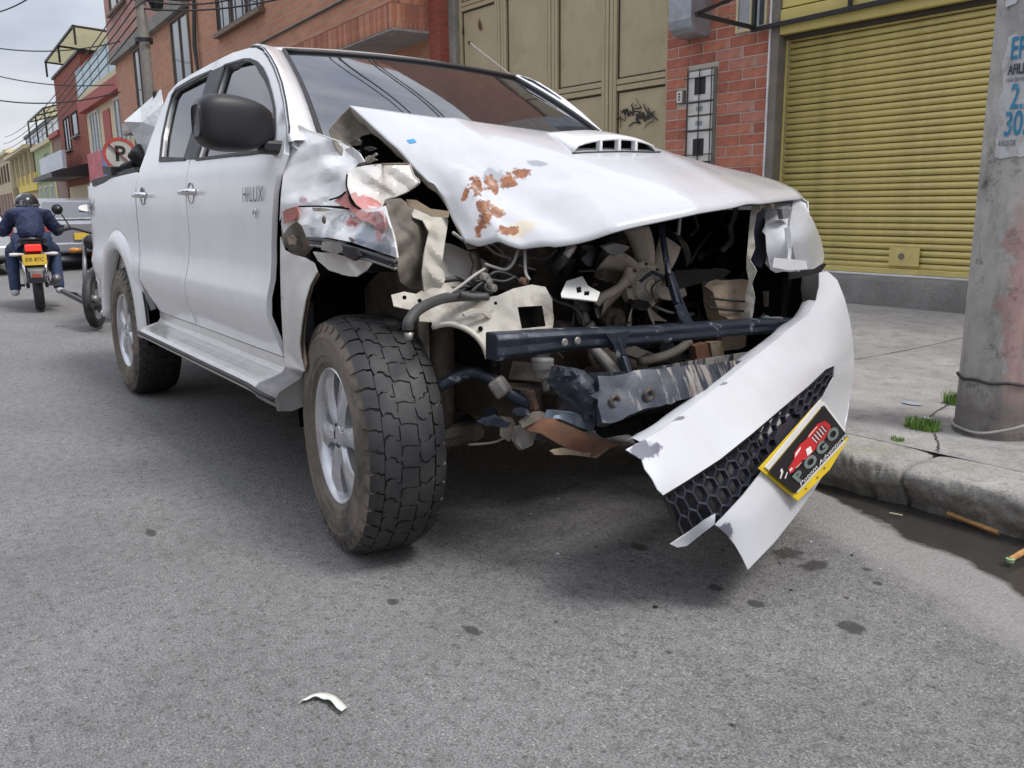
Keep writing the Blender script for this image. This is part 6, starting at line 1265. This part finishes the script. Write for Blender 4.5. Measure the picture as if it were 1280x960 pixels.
g = G(); g.tube([slot(i/40, 1, .006) for i in range(41)], .006, 5); g.build('slot_edge', m_rub, bmp, True); g = G(); g.tube([slot(0, i/6, .0) for i in range(7)], .006, 5); g.build('slot_edge', m_blkp, bmp)
# number plate with the black advertising card over it
def pq(x, y, X): return Vector(L(at(x, y, 0, X)))
c00, c10, c11, c01 = pq(993, 617, 1.085), pq(1059, 545, 1.01), pq(1030, 507, 1.01), pq(961, 590, 1.085)       # lower left, lower right, upper right, upper left
def pl2d(u_, v_, off=0):
    p = (c00*(1-u_)+c10*u_)*(1-v_)+(c01*(1-u_)+c11*u_)*v_; nrm = (c10-c00).cross(c01-c00).normalized(); return p+nrm*off
m_py = M('plate_yellow', (.72, .50, .015), .4, var=.1); m_pk = M('card_black', (.006, .006, .007), .4, bump=.03); m_pr = M('card_red', (.50, .02, .02), .45, bump=0); m_pg = M('card_grey', (.15, .19, .18), .4, bump=0); m_pw = M('card_white', (.75, .75, .72), .5, bump=0)
nrm = (c10-c00).cross(c01-c00).normalized()
if nrm.dot(Vector(tuple(CAM))-c00) < 0: FL = -1
else: FL = 1
def P2(u_, v_, off=0): return pl2d(u_, v_, off*FL)
def quad(name, u0, v0, u1, v1, off, mat, par, th=.0): return mesh(name, [P2(u0, v0, off), P2(u1, v0, off), P2(u1, v1, off), P2(u0, v1, off)], [(0, 1, 2, 3)], mat, par, False, [SOL(th)] if th else ())
yp = mesh('number_plate', [P2(-.02, -.30, -.010), P2(.55, -.34, -.010), P2(1.02, -.12, -.010), P2(1.0, 1.12, -.010), P2(-.02, 1.22, -.010)], [(0, 1, 2, 3, 4)], m_py, bmp, False, [SOL(.004)])
quad('plate_frame', .02, 1.02, 1.02, 1.15, -.004, m_white, yp, .004); quad('plate_frame', .04, -.09, .95, .0, -.005, m_white, yp, .003); quad('plate_frame', .99, .12, 1.04, 1.05, -.004, m_white, yp, .003)
for a, b in ((.15, -.2), (.35, -.22), (.5, -.18)): G().lathe([(0, .001), (.004, .001)], 8, 'x', c=tuple(P2(a, b, -.006))).build('plate_bolt', m_rust, yp)
card = quad('advert_card', 0, 0, 1, 1, .0, m_pk, yp, .003)
def card_poly(name, pts, mat, off): return mesh(name, [P2(a, b, off) for a, b in pts], [tuple(range(len(pts)))], mat, card)
# red car drawing
card_poly('card_art', [(.13, .52), (.20, .46), (.30, .46), (.40, .44), (.62, .42), (.86, .44), (.90, .56), (.88, .74), (.78, .84), (.64, .84), (.55, .80), (.46, .84), (.34, .82), (.28, .70), (.16, .66)], m_pr, .0026)
for pts in ([(.60, .52), (.84, .54), (.82, .72), (.62, .74)],): card_poly('card_art', pts, M('card_dark_red', (.16, .02, .02), .5, bump=0), .0034)
for k in range(5): card_poly('card_art', [(.61+.045*k, .53), (.622+.045*k, .53), (.622+.045*k, .73), (.61+.045*k, .73)], m_pw, .0042)
for pts in ([(.42, .48), (.50, .46), (.53, .60), (.46, .64)], [(.30, .72), (.42, .76), (.44, .80), (.34, .79)], [(.15, .56), (.20, .56), (.19, .62), (.15, .61)], [(.58, .80), (.76, .80), (.74, .82), (.60, .82)], [(.22, .50), (.38, .48), (.38, .49), (.22, .515)]): card_poly('card_art', pts, m_pw, .0042)
for a, b, r_ in ((.34, .42, .07), (.22, .44, .05)): card_poly('card_art', [(a+r_*.62*math.cos(R(30*k)), b+r_*1.3*math.sin(R(30*k))) for k in range(12)], m_pk, .0046)
card_poly('card_art', [(.02, .62), (.10, .70), (.12, .80), (.09, .80), (.07, .72), (.02, .66)], m_pw, .0026); card_poly('card_art', [(.06, .52), (.13, .60), (.12, .62), (.05, .55)], m_pw, .0030)
for i, ch in enumerate('POGO'): lettering('card_letter', ch, .36, m_pg, card, lambda x, y, z_, i=i: P2(.17+.225*i+x*.62, .28+y*1.02+.02*i, .005), bold=.018)
lettering('card_letter', 'Potom Adventures', .125, m_pw, card, lambda x, y, z_: P2(.54+x*.92, .085+y*1.1, .005), shear=.35)
# ================================================================== LOAD IN THE BED

def sheetobj(name, ctrlpts, faces, mat, label, cat, sub=2):
    o = mesh(name, ctrlpts, faces, mat, None, False, [SOL(.004)]); return tag(o, label, cat)
A = lambda x, y, X: tuple(at(x, y, 0, X))
m_tarp = M('white_plastic_sheet', (.66, .68, .70), .35, var=.08, scale=4, bump=.5, bscale=9, bd=.03); m_dk = M('black_fabric', (.02, .02, .023), .8, bump=.4, bscale=12)
v = [A(201, 112, -2.75), A(190, 122, -2.85), A(175, 135, -2.95), A(155, 152, -3.0), A(165, 165, -3.0), A(172, 180, -2.95), A(180, 200, -2.9), A(190, 215, -2.8), A(196, 190, -2.7), A(200, 160, -2.65), A(204, 130, -2.65), A(178, 153, -2.80), A(186, 170, -2.78)]
sheetobj('plastic_sheet', v, [(0, 1, 11, 10), (1, 2, 11), (2, 3, 11), (3, 4, 11), (4, 5, 12, 11), (5, 6, 12), (6, 7, 8, 12), (8, 9, 12), (9, 10, 11, 12)], m_tarp, 'crumpled white plastic sheet standing up in the pickup bed', 'plastic sheet')
blk = thing('black_bundle', 'black folded gear piled behind the cab in the pickup bed', 'bundle', A(178, 205, -2.85))
o0 = np.array(A(178, 205, -2.85))
for (x, y, X, sx, sy, sz_, rz) in ((168, 206, -3.0, .06, .07, .03, .4), (176, 196, -2.9, .04, .05, .06, .8), (172, 214, -2.95, .08, .07, .025, .2), (196, 122, -2.8, .02, .02, .04, .1)):
    p = np.array(A(x, y, X))-o0; g = G(); g.box((-sx, -sy, -sz_), (sx, sy, sz_), Matrix.Translation(Vector(p)) @ Matrix.Rotation(rz, 4, 'X') @ Matrix.Rotation(rz, 4, 'Z')); g.build('bag', m_dk, blk, True, [BEV(.02, 3)])
for i in range(4): G().tube([np.array(A(164+i*4, 208-i*2, -2.95))-o0, np.array(A(172+i*4, 196-i*2, -2.9))-o0], .008, 6).build('strap', m_rub, blk)
bx_ = thing('load_bar', 'dark bar lying across the top of the pickup bed rail', 'bar', A(148, 219, -3.2)); p0 = np.array(A(148, 219, -3.2))
G().bar(np.array(A(118, 229, -3.7))-p0, np.array(A(172, 214, -2.65))-p0, .03, .04).build('bar', m_black, bx_); G().bar(np.array(A(140, 219, -3.3))-p0+np.array((0, 0, .03)), np.array(A(150, 214, -3.1))-p0, .10, .05).build('box', m_black, bx_)

# ================================================================== MOTORCYCLES
m_mblk = M('motorcycle_black', (.015, .015, .017), .3, var=.2, bump=.05); m_mgry = M('motorcycle_grey', (.20, .20, .21), .4, .5); m_tail = NT('lit_tail_lamp'); m_tail.set((.6, .02, .02), .3); m_tail.b.inputs['Emission Color'].default_value = (1, .03, .02, 1); m_tail.b.inputs['Emission Strength'].default_value = .7; m_tail = m_tail.m
m_amb = M('amber_lens', (.55, .22, .04), .25, bump=0); m_ply = M('number_plate_yellow', (.75, .50, .06), .5, var=.08, bump=0)
def wheel_m(par, x, r_, w_, name='wheel'):
    h = G().lathe([(0, .05), (.05, .05), (.06, 0), (.05, -.05), (0, -.05)], 16, 'y').build(name, m_mgry, par, True); h.location = (x, 0, r_)
    G().lathe([(r_-.085, -w_*.6), (r_-.03, -w_), (r_-.008, -w_*.75), (r_, 0), (r_-.008, w_*.75), (r_-.03, w_), (r_-.085, w_*.6), (r_-.085, -w_*.6)], 36, 'y').build('tyre', m_tyre, h, True)
    g = G(); g.lathe([(r_-.09, -w_*.55), (r_-.075, -w_*.3), (r_-.075, w_*.3), (r_-.09, w_*.55), (r_-.10, 0), (r_-.09, -w_*.55)], 30, 'y')
    for k in range(5):
        a = 2*math.pi*k/5; g.bar((.04*math.cos(a), 0, .04*math.sin(a)), ((r_-.09)*math.cos(a+.1), 0, (r_-.09)*math.sin(a+.1)), .03, .02)
    g.build('rim', m_mgry, h); return h
def motorcycle(loc, rz, label, lit):
    """heading local +X, rear wheel contact at origin"""
    r_ = thing('motorcycle', label, 'motorcycle', loc, rz, 'motorcycles in the street')
    wheel_m(r_, 0, .295, .055); wheel_m(r_, 1.28, .295, .045)
    g = G()
    for y in (-.10, .10): g.tube([(0, y, .295), (.45, y, .36)], .02, 8)
    g.build('swing_arm', m_mblk, r_)
    for y in (-.11, .11): sp = G().tube([(.06, y, .33), (.18, y, .66)], .028, 10).build('shock_absorber', m_chrome if lit else m_mgry, r_, True)
    G().tube(smoothpts([(.40, 0, .33), (.55, 0, .30), (.85, 0, .35), (1.0, 0, .75), (.75, 0, .72), (.30, 0, .66)], 4), .022, 8).build('frame', m_mblk, r_, True)
    G().box((.48, -.14, .30), (.86, .14, .60)).build('engine', m_mgry, r_, False, [BEV(.04, 2)])
    g = G(); v = []; st = [(.50, .10, .74, .80), (.62, .14, .74, .88), (.80, .155, .76, .94), (.95, .13, .78, .93), (1.02, .07, .80, .88)]; n = 12
    for x, w_, z0, z1 in st:
        for k in range(n): a = 2*math.pi*k/n; v.append((x, w_*math.cos(a), (z0+z1)/2+(z1-z0)/2*math.sin(a)))
    g.add(v, [(i*n+k, i*n+(k+1) % n, (i+1)*n+(k+1) % n, (i+1)*n+k) for i in range(4) for k in range(n)]+[tuple(range(n)), tuple(4*n+k for k in range(n))]); g.build('fuel_tank', m_mblk, r_, True)
    g = G(); v = []
    for x, w_, z in ((-.20, .07, .86), (-.10, .11, .845), (.10, .135, .81), (.30, .14, .77), (.50, .12, .77), (.56, .09, .79)):
        for y, dz in ((-1, -.05), (-.85, 0), (0, .012), (.85, 0), (1, -.05)): v.append((x, y*w_, z+dz))
    g.add(v, [(i*5+k, i*5+k+1, (i+1)*5+k+1, (i+1)*5+k) for i in range(5) for k in range(4)]); g.build('seat', m_mblk, r_, True, [SOL(.03, -1)])
    g = G(); v = []
    for x, w_, z0, z1 in ((-.22, .07, .76, .84), (0, .10, .70, .82), (.3, .13, .64, .76)): v += [(x, -w_, z1), (x, -w_*1.05, z0), (x, w_*1.05, z0), (x, w_, z1)]
    g.add(v, [(i*4+k, i*4+(k+1) % 4, (i+1)*4+(k+1) % 4, (i+1)*4+k) for i in range(2) for k in range(4)]+[(0, 1, 2, 3)]); g.build('tail_fairing', m_mblk, r_, False, [BEV(.015, 2)])
    tl_ = G().box((-.265, -.085, .735), (-.21, .085, .815)).build('tail_lamp', m_tail if lit else M('red_lens2', (.3, .02, .02), .2, bump=0), r_, False, [BEV(.015, 2)])
    G().tube(smoothpts([(.05, -.15, .84), (-.15, -.13, .87), (-.24, 0, .875), (-.15, .13, .87), (.05, .15, .84)], 4), .014, 8).build('grab_rail', m_mblk, r_, True)
    mg = G(); mg.add([(-.20, -.09, .74), (-.20, .09, .74), (-.33, .085, .50), (-.33, -.085, .50), (-.34, -.06, .36), (-.34, .06, .36)], [(0, 1, 2, 3), (3, 2, 5, 4)]); mg.build('mudguard', m_mblk, r_, False, [SOL(.012)])
    np_ = G().box((-.335, -.125, .575), (-.325, .125, .70), Matrix.Rotation(R(0), 4, 'Y')).build('number_plate', m_ply, r_); lettering('plate_lettering', 'EIE 87C', .06, m_black, np_, lambda x, y, z_: (-.338, -x, .64+y))
    G().box((-.345, -.07, .42), (-.325, .07, .52)).build('mud_flap', m_gray, r_, False, [BEV(.01)]); G().box((-.352, -.045, .43), (-.3455, .045, .47)).build('reflector', m_amb if not lit else m_red, r_)
    for y in (-1, 1): ind = G().tube([(-.22, y*.10, .70), (-.24, y*.20, .70), (-.25, y*.25, .70)], [.012, .022, .016], 8).build('indicator', m_white if lit else m_amb, r_, True)
    G().tube([(.55, -.16, .28), (.15, -.19, .33), (-.05, -.20, .37), (-.18, -.21, .40)], [.028, .045, .055, .052], 12).build('exhaust', m_mgry, r_, True)
    for y in (-.09, .09): G().tube([(1.28, y, .295), (1.05, y, .92)], .022, 8).build('fork', m_mgry, r_, True)
    G().tube(smoothpts([(.86, -.36, 1.0), (.98, -.2, 1.02), (1.02, 0, .97), (.98, .2, 1.02), (.86, .36, 1.0)], 4), .014, 8).build('handlebar', m_mblk, r_, True)
    for y in (-1, 1):
        G().tube([(.84, y*.38, 1.0), (.93, y*.26, 1.02)], .02, 8).build('grip', m_rub, r_); G().tube([(.95, y*.24, 1.03), (.93, y*.33, 1.2)], .007, 6).build('mirror_stem', m_mblk, r_)
        G().lathe([(0, 0), (.05, 0), (.055, .015), (0, .03)], 14, 'x', c=(.92, y*.35, 1.22)).build('mirror', m_mblk, r_, True)
    G().lathe([(0, .06), (.07, .05), (.085, 0), (.06, -.08), (0, -.09)], 18, 'x', c=(1.13, 0, .88)).build('headlamp', m_mblk, r_, True)
    for y in (-1, 1): G().tube([(1.08, y*.10, .80), (1.10, y*.19, .80), (1.10, y*.23, .80)], [.012, .028, .02], 8).build('indicator', m_amb, r_, True)
    G().tube([(.50, -.13, .28), (.50, -.24, .28)], .018, 6).build('foot_peg', m_mblk, r_); G().tube([(.50, .13, .28), (.50, .24, .28)], .018, 6).build('foot_peg', m_mblk, r_)
    r_.scale = (.94, .94, .92)
    return r_
MR = at(51, 388, 2, 0); motorcycle((MR[0], MR[1], 0), R(180-6), 'black motorcycle with its red tail lamp lit carrying the rider in navy', True)
p2_ = at(118, 410, 2, 0); motorcycle((p2_[0]-1.2*math.cos(R(-24)), p2_[1]-1.2*math.sin(R(-24))+.03, 0), R(-24), 'black motorcycle parked facing the pickup close behind its bed', False)
# crash bar / plank like guard sticking out of the parked motorcycle
_d = Vector(tuple(np.array(at(80, 364, 0, -6.8))-at(122, 385, 0, -6.1))); _o = Vector((.02, .10, -.03)); cb_ = tag(G().tube([(0, 0, 0), _d*.5, _d], .026, 8).tube([_o, _d*.5+_o, _d+_o], .022, 8).bar(_d*.15, _d*.15+_o, .03).bar(_d*.9, _d*.9+_o, .04).bar(_d*.55, _d*.55+_o, .03).build('metal_guard', m_mblk, None, False), 'black metal bar jutting from beside the parked motorcycle', 'bar'); cb_.location = at(120, 385, 0, -6.1)

# ================================================================== RIDER
def skin(name, verts, edges, radii, mat, parent=None, root=0, sub=2):
    me = bpy.data.meshes.new(name); me.from_pydata([tuple(map(float, v)) for v in verts], edges, []); me.update(); o = bpy.data.objects.new(name, me); link(o, parent)
    m = o.modifiers.new('skin', 'SKIN'); m.use_smooth_shade = True
    for i, r_ in enumerate(radii): me.skin_vertices[0].data[i].radius = (r_, r_) if not hasattr(r_, '__len__') else r_
    me.skin_vertices[0].data[root].use_root = True
    s = o.modifiers.new('sub', 'SUBSURF'); s.levels = sub; s.render_levels = sub; me.materials.append(mat); me.shade_smooth(); return o
m_jack = M('navy_jacket', (.022, .034, .088), .75, var=.3, scale=9, bump=1.0, bscale=7, bd=.06); m_jean = M('blue_jeans', (.035, .055, .12), .85, var=.3, scale=14, bump=.3); m_shoe = M('white_grey_shoe', (.50, .52, .53), .6, var=.2); m_skin = M('skin', (.34, .19, .13), .6, bump=.05); m_helm = M('helmet_shell', (.03, .03, .034), .22, var=.3, dirt=(.30, .31, .33), dscale=7, dth=(.56, .62), bump=0)
rd = thing('person', 'motorcyclist in navy jacket, jeans and dark helmet seen from behind on a motorcycle', 'person', (MR[0], MR[1], 0), R(180-6)); rd.scale = (.94, .94, .94)
# local: +X forward, sat on seat (z .82 at x .3)
body_v = [(.20, 0, .80), (.24, 0, .92), (.34, 0, 1.06), (.47, 0, 1.15), (.56, 0, 1.20),                     # pelvis, waist, chest, neck base, neck
          (.43, .19, 1.11), (.52, .29, .94), (.68, .31, .92), (.82, .34, .95),                                # left arm
          (.43, -.19, 1.11), (.52, -.29, .94), (.68, -.31, .92), (.82, -.34, .95)]
jk = skin('jacket', body_v, [(0, 1), (1, 2), (2, 3), (3, 4), (3, 5), (5, 6), (6, 7), (7, 8), (3, 9), (9, 10), (10, 11), (11, 12)],
          [(.16, .20), (.16, .21), (.16, .22), (.12, .16), (.06, .06), .095, .075, .06, .045, .095, .075, .06, .045], m_jack, rd)
leg_v = [(.22, 0, .78), (.26, .12, .76), (.66, .23, .70), (.50, .24, .34), (.47, .24, .20), (.26, -.12, .76), (.66, -.23, .70), (.50, -.24, .34), (.47, -.24, .20)]
skin('trousers', leg_v, [(0, 1), (1, 2), (2, 3), (3, 4), (0, 5), (5, 6), (6, 7), (7, 8)], [(.14, .17), .115, .088, .068, .07, .115, .088, .068, .07], m_jean, rd)
for sg in (-1, 1):
    skin('shoe', [(.40, sg*.24, .19), (.48, sg*.245, .20), (.58, sg*.25, .185), (.67, sg*.25, .175)], [(0, 1), (1, 2), (2, 3)], [.045, .055, .045, .032], m_shoe, rd)
    hd_ = skin('glove', [(.83, sg*.345, .95), (.86, sg*.34, .965), (.885, sg*.335, .955)], [(0, 1), (1, 2)], [.042, .045, .032], m_dk, rd)
    for q in range(4): G().tube(smoothpts([(.87, sg*(.295+.024*q), .985), (.905, sg*(.295+.024*q), .97), (.90, sg*(.295+.024*q), .935), (.87, sg*(.295+.024*q), .92)], 3), .0105, 6).build('finger', m_dk, hd_, True)
    G().tube(smoothpts([(.84, sg*.29, .965), (.87, sg*.275, .94), (.90, sg*.28, .925)], 3), .012, 6).build('thumb', m_dk, hd_, True)
g = G(); n = 20; rows = []
for i in range(13):
    ph = math.pi*i/12; z = math.cos(ph); rr_ = math.sin(ph)
    for k in range(n):
        a = 2*math.pi*k/n; rows.append((.60+.15*rr_*math.cos(a)*(1.05 if math.cos(a) > 0 else 1), 0.135*rr_*math.sin(a), 1.265+(.135 if z > 0 else .125)*z*(1 if z > -.75 else .92)))
g.add(rows, [(i*n+k, (i+1)*n+k, (i+1)*n+(k+1) % n, i*n+(k+1) % n) for i in range(12) for k in range(n)]); he = g.build('helmet', m_helm, rd, True)
G().lathe([(.143, -.012), (.147, 0), (.143, .012)], 30, 'z', c=(.60, 0, 1.25)).build('helmet_band', m_mgry, he, True)
g = G(); g.add([(.72+.04*math.cos(R(a)), .115*math.sin(R(a)), z) for a in range(-80, 81, 20) for z in (1.21, 1.32)], [(2*i, 2*i+1, 2*i+3, 2*i+2) for i in range(8)]); g.build('visor', m_glass, he, True, [SOL(.004)])
skin('neck', [(.53, 0, 1.15), (.58, 0, 1.22)], [(0, 1)], [.055, .055], m_skin, rd)

_tx = bpy.data.textures.new('cloth_folds', 'CLOUDS'); _tx.noise_scale = .09
_dm = jk.modifiers.new('folds', 'DISPLACE'); _dm.texture = _tx; _dm.strength = .045; _dm.mid_level = .5; _dm.texture_coords = 'LOCAL'
# ================================================================== CARS UP THE STREET
def sedan(loc, rz, col, label, h=1.40, sticker=False, ln=4.2):
    r_ = thing('parked_car', label, 'car', loc, rz); P_ = M('car_'+col[0], col[1], .25, .3, var=.05, bump=.02, coat=.4)
    st = [(-ln/2, .42, .84, .70), (-ln/2+.12, .30, .90, .78), (-ln/2+.7, .22, .94, .83), (-.8, .20, .92, .85), (.4, .20, .92, .85), (1.2, .22, .88, .84), (ln/2-.15, .28, .76, .74), (ln/2, .40, .66, .62)]
    g = G(); v = []
    for x, z0, z1, w_ in st:
        for y, z in ((-w_*.93, z0), (-w_, z0+.2), (-w_*1.0, (z0+z1)/2+.05), (-w_*.95, z1-.04), (-w_*.8, z1), (w_*.8, z1), (w_*.95, z1-.04), (w_, (z0+z1)/2+.05), (w_, z0+.2), (w_*.93, z0)): v.append((x, y, z))
    m = 10; g.add(v, [(i*m+k, (i+1)*m+k, (i+1)*m+(k+1) % m, i*m+(k+1) % m) for i in range(len(st)-1) for k in range(m)]+[tuple(range(m)), tuple((len(st)-1)*m+k for k in range(m))[::-1]]); bd = g.build('body', P_, r_, False, [BEV(.03, 2)])
    g = G(); v = []
    for x, y, z in ((-1.75, .70, .90), (-1.15, .58, h-.05), (-.6, .57, h), (.2, .56, h-.02), (1.05, .70, .88)): v += [(x, -y, z), (x, y, z)]
    g.add(v, [(0, 1, 3, 2), (2, 3, 5, 4), (4, 5, 7, 6), (6, 7, 9, 8), (0, 2, 4, 6, 8), (9, 7, 5, 3, 1)]); cabn = g.build('cabin', P_, r_, False, [BEV(.05, 3)])
    mesh('rear_window', [(-1.735, -.60, .945), (-1.735, .60, .945), (-1.225, .50, h-.09), (-1.225, -.50, h-.09)], [(0, 1, 2, 3)], m_glass, cabn, False, [SOL(.03)])
    mesh('windscreen', [(1.05, -.6, .92), (1.05, .6, .92), (.32, .49, h-.06), (.32, -.49, h-.06)], [(0, 1, 2, 3)], m_glass, cabn, False, [SOL(.03)])
    for s in (-1, 1): mesh('side_window', [(-1.35, s*.69, .93), (.85, s*.70, .91), (.18, s*.605, h-.08), (-1.05, s*.61, h-.10)], [(0, 1, 2, 3)], m_glass, cabn, False, [SOL(.03)])
    for x in (-1.3, 1.3):
        for s in (-1, 1):
            h_ = G().lathe([(0, .02), (.17, .03), (.19, .05), (.20, .0), (.19, -.05)], 24, 'y').build('wheel', m_rim, r_, True); h_.location = (x, s*.76, .30); h_.rotation_euler = (0, 0, 0 if s > 0 else math.pi)
            G().lathe([(.19, -.09), (.27, -.10), (.30, -.06), (.30, .06), (.27, .10), (.19, .09)], 28, 'y').build('tyre', m_tyre, h_, True)
    for s in (-1, 1):
        G().box((-ln/2-.01, s*.66-.12, .66), (-ln/2+.15, s*.66+.10, .82)).build('tail_light', m_red, r_, False, [BEV(.02)]); G().box((ln/2-.15, s*.5-.12, .52), (ln/2+.01, s*.5+.12, .64)).build('headlight', m_white, r_, False, [BEV(.02)])
    G().box((-ln/2-.03, -.70, .32), (-ln/2+.1, .70, .5)).build('rear_bumper', P_, r_, False, [BEV(.03, 2)]); G().box((-ln/2-.045, -.16, .55), (-ln/2-.03, .16, .68)).build('number_plate', m_ply, r_)
    if sticker: g = G(); g.add([(-1.50+.095*math.sin(R(a))*.62-.012, -.25+.16*math.cos(R(a)), 1.11+.095*math.sin(R(a))*.7+.03) for a in range(0, 360, 20)], [tuple(range(18))]); g.build('window_sticker', m_white, cabn)
    return r_
pz = at(88, 340, 2, 0)
sedan((pz[0]-3.0, pz[1]+.35, 0), R(180+2), ('silver', (.27, .28, .31)), 'silver sedan with a white oval sticker on its rear window past the rider', 1.34, True)
pz = at(-14, 345, 2, 0); sedan((pz[0]-2.2, pz[1]-.3, 0), R(180), ('white', (.66, .68, .70)), 'white car ahead of the rider in the lane beside the silver sedan', 1.36)

# ================================================================== LITTER, STICKS, GRASS
def rod(name, a, b, r_, mat, label, cat):
    a, b = Vector(a), Vector(b); m_ = (a+b)/2; n = 9
    o = G().tube([a-m_+(b-a)*i/(n-1)+Vector((0, 0, .004*mnoise.noise(Vector((i, 0, 0))))) for i in range(n)], [r_*(1+.12*mnoise.noise(Vector((i*1.7, 3, 0)))) for i in range(n)], 7).build(name, mat, None, False); o.location = m_; return tag(o, label, cat)
m_stick = M('split_cane', (.42, .22, .075), .65, var=.35, scale=25, bump=.4)
zg = -.035
rod('cane_stick', at(1185, 642, 2, zg+.02), at(1248, 666, 2, zg+.012), .0085, m_stick, 'long brown cane stick lying in the wet gutter by the kerb', 'stick')
rod('cane_stick', at(1262, 700, 2, zg+.02), at(1310, 672, 2, zg+.02), .010, m_stick, 'short brown stick with a pale green end in the gutter', 'stick'); 
e0 = Vector(at(1263, 700, 2, zg+.02)); o = G().lathe([(0, 0), (.012, .0), (.014, .012), (0, .014)], 10, 'z').build('stick_end', M('pale_green_end', (.28, .42, .22), .7), None); o.location = e0+Vector((0, 0, -.007)); tag(o, 'pale green stub at the tip of the short gutter stick', 'stub')
rod('straw', at(1112, 641, 2, zg+.005), at(1128, 644, 2, zg+.005), .003, M('straw', (.46, .40, .28), .8), 'short pale straw floating in the dark gutter', 'straw')
pp = smoothpts([at(380, 874, 2, .004), at(392, 867, 2, .008), at(408, 866, 2, .006), at(422, 872, 2, .012), at(434, 884, 2, .008)], 5); v = []
for i, p in enumerate(pp): v += [p, p+np.array((.020, -.022, .006+.003*math.sin(i)))]
c_ = np.mean(np.array(v), 0); o = mesh('paper_strip', [q-c_ for q in v], [(2*i, 2*i+1, 2*i+3, 2*i+2) for i in range(len(pp)-1)], M('pale_paper', (.70, .74, .66), .7, var=.15, scale=40), None, True, [SOL(.001)]); o.location = c_; tag(o, 'curled pale paper strip lying on the bare asphalt', 'paper')
def grass(px, py, z, n, rad, hgt, label):
    c0 = at(px, py, 2, z); g = G(); rn = random.Random(n)
    for i in range(n):
        a = rn.uniform(0, 6.28); d = rad*rn.random()**.6; x, y = d*math.cos(a)*1.5, d*math.sin(a); h = hgt*rn.uniform(.5, 1.1); le = rn.uniform(0, 6.28); b = .6*h*rn.random(); w_ = rn.uniform(.0015, .003)
        p1 = (x+b*.4*math.cos(le), y+b*.4*math.sin(le), h*.6); p2 = (x+b*math.cos(le), y+b*math.sin(le), h); nx, ny_ = -math.sin(le)*w_, math.cos(le)*w_
        g.add([(x-nx, y-ny_, 0), (x+nx, y+ny_, 0), (p1[0]+nx*.7, p1[1]+ny_*.7, p1[2]), (p1[0]-nx*.7, p1[1]-ny_*.7, p1[2]), p2], [(0, 1, 2, 3), (3, 2, 4)])
    o = g.build('grass_tuft', m_plantg, None); o.location = tuple(c0); return tag(o, label, 'grass', None, None)
grass(1152, 536, .132, 420, .055, .055, 'bright green grass tuft growing from the pavement joint by the kerb'); grass(1192, 506, .136, 160, .035, .075, 'small green weed tuft at the foot of the thick pole')
grass(1122, 552, .128, 70, .02, .025, 'sparse low moss tuft in the kerb joint'); grass(1066, 377, .168, 160, .10, .06, 'faint green weeds along the foot of the step')
o = G().box((-.022, -.012, 0), (.022, .012, .006)).build('litter', m_white, None, False, [BEV(.004, 2)]); o.location = tuple(at(1158, 523, 2, .145)); o.rotation_euler = (0.1, .1, .5); tag(o, 'small white scrap of litter behind the grass tuft', 'litter')
c0 = at(1140, 505, 2, .1385); o = mesh('blue_paint_mark', [(.05*math.cos(R(a))*(1+.35*mnoise.noise(Vector((a*.05, 1, 0)))), .03*math.sin(R(a))*(1+.4*mnoise.noise(Vector((a*.05, 4, 0)))), .004) for a in range(0, 360, 15)], [tuple(range(24))], M('blue_chalk', (.22, .34, .50), .9, var=.3, scale=30, dirt=(.33, .315, .30), dscale=40, dth=(.45, .55)), pav); o.location = tuple(c0)
rn = random.Random(11); peb = []
for i in range(26):
    px_, py_ = rn.uniform(20, 1020), rn.uniform(560, 950)
    p = at(px_, py_, 2, .002); r_ = rn.uniform(.003, .008)
    g = G(); bm = bmesh.new(); bmesh.ops.create_icosphere(bm, subdivisions=1, radius=r_)
    me = bpy.data.meshes.new('pebble'); 
    for q in bm.verts: q.co = Vector((q.co.x*rn.uniform(.7, 1.3), q.co.y*rn.uniform(.7, 1.2), q.co.z*.6))
    bm.to_mesh(me); bm.free(); o = meshobj('pebble', me, M('pebble_grey', (.22, .21, .20), .9), None); o.location = tuple(p); tag(o, 'tiny grey pebble loose on the asphalt', 'pebble', 'pebbles on the asphalt')

# broken bits under the torn bumper
m_shard = [M('shard_white', (.6, .6, .62), .4), M('shard_black', (.02, .02, .02), .5), M('shard_clear', (.35, .38, .40), .15), M('grit_brown', (.10, .08, .06), .9)]
for i in range(24):
    p = at(rn.uniform(560, 1120), rn.uniform(590, 760), 2, 0); sz_ = rn.uniform(.003, .009); n_ = rn.choice((3, 4, 5)); a0 = rn.uniform(0, 6)
    P_ = [(sz_*math.cos(a0+2*math.pi*k/n_)*rn.uniform(.5, 1.3), sz_*math.sin(a0+2*math.pi*k/n_)*rn.uniform(.5, 1.3)) for k in range(n_)]
    mi = rn.choice((0, 1, 1, 2, 3, 3)); o = G().prism(P_, 0, .003, lambda a, b, t: (a, b, t)).build('fragment', m_shard[mi], None); o.location = (p[0], p[1], roadz(p[1])+.001)
    tag(o, ('tiny white plastic fragment on the road under the torn bumper', 'tiny black plastic fragment on the road under the torn bumper', 'tiny clear glass fragment on the road under the torn bumper', 'tiny brown grit crumb on the road under the torn bumper')[mi], 'fragment', 'broken bits under the bumper')
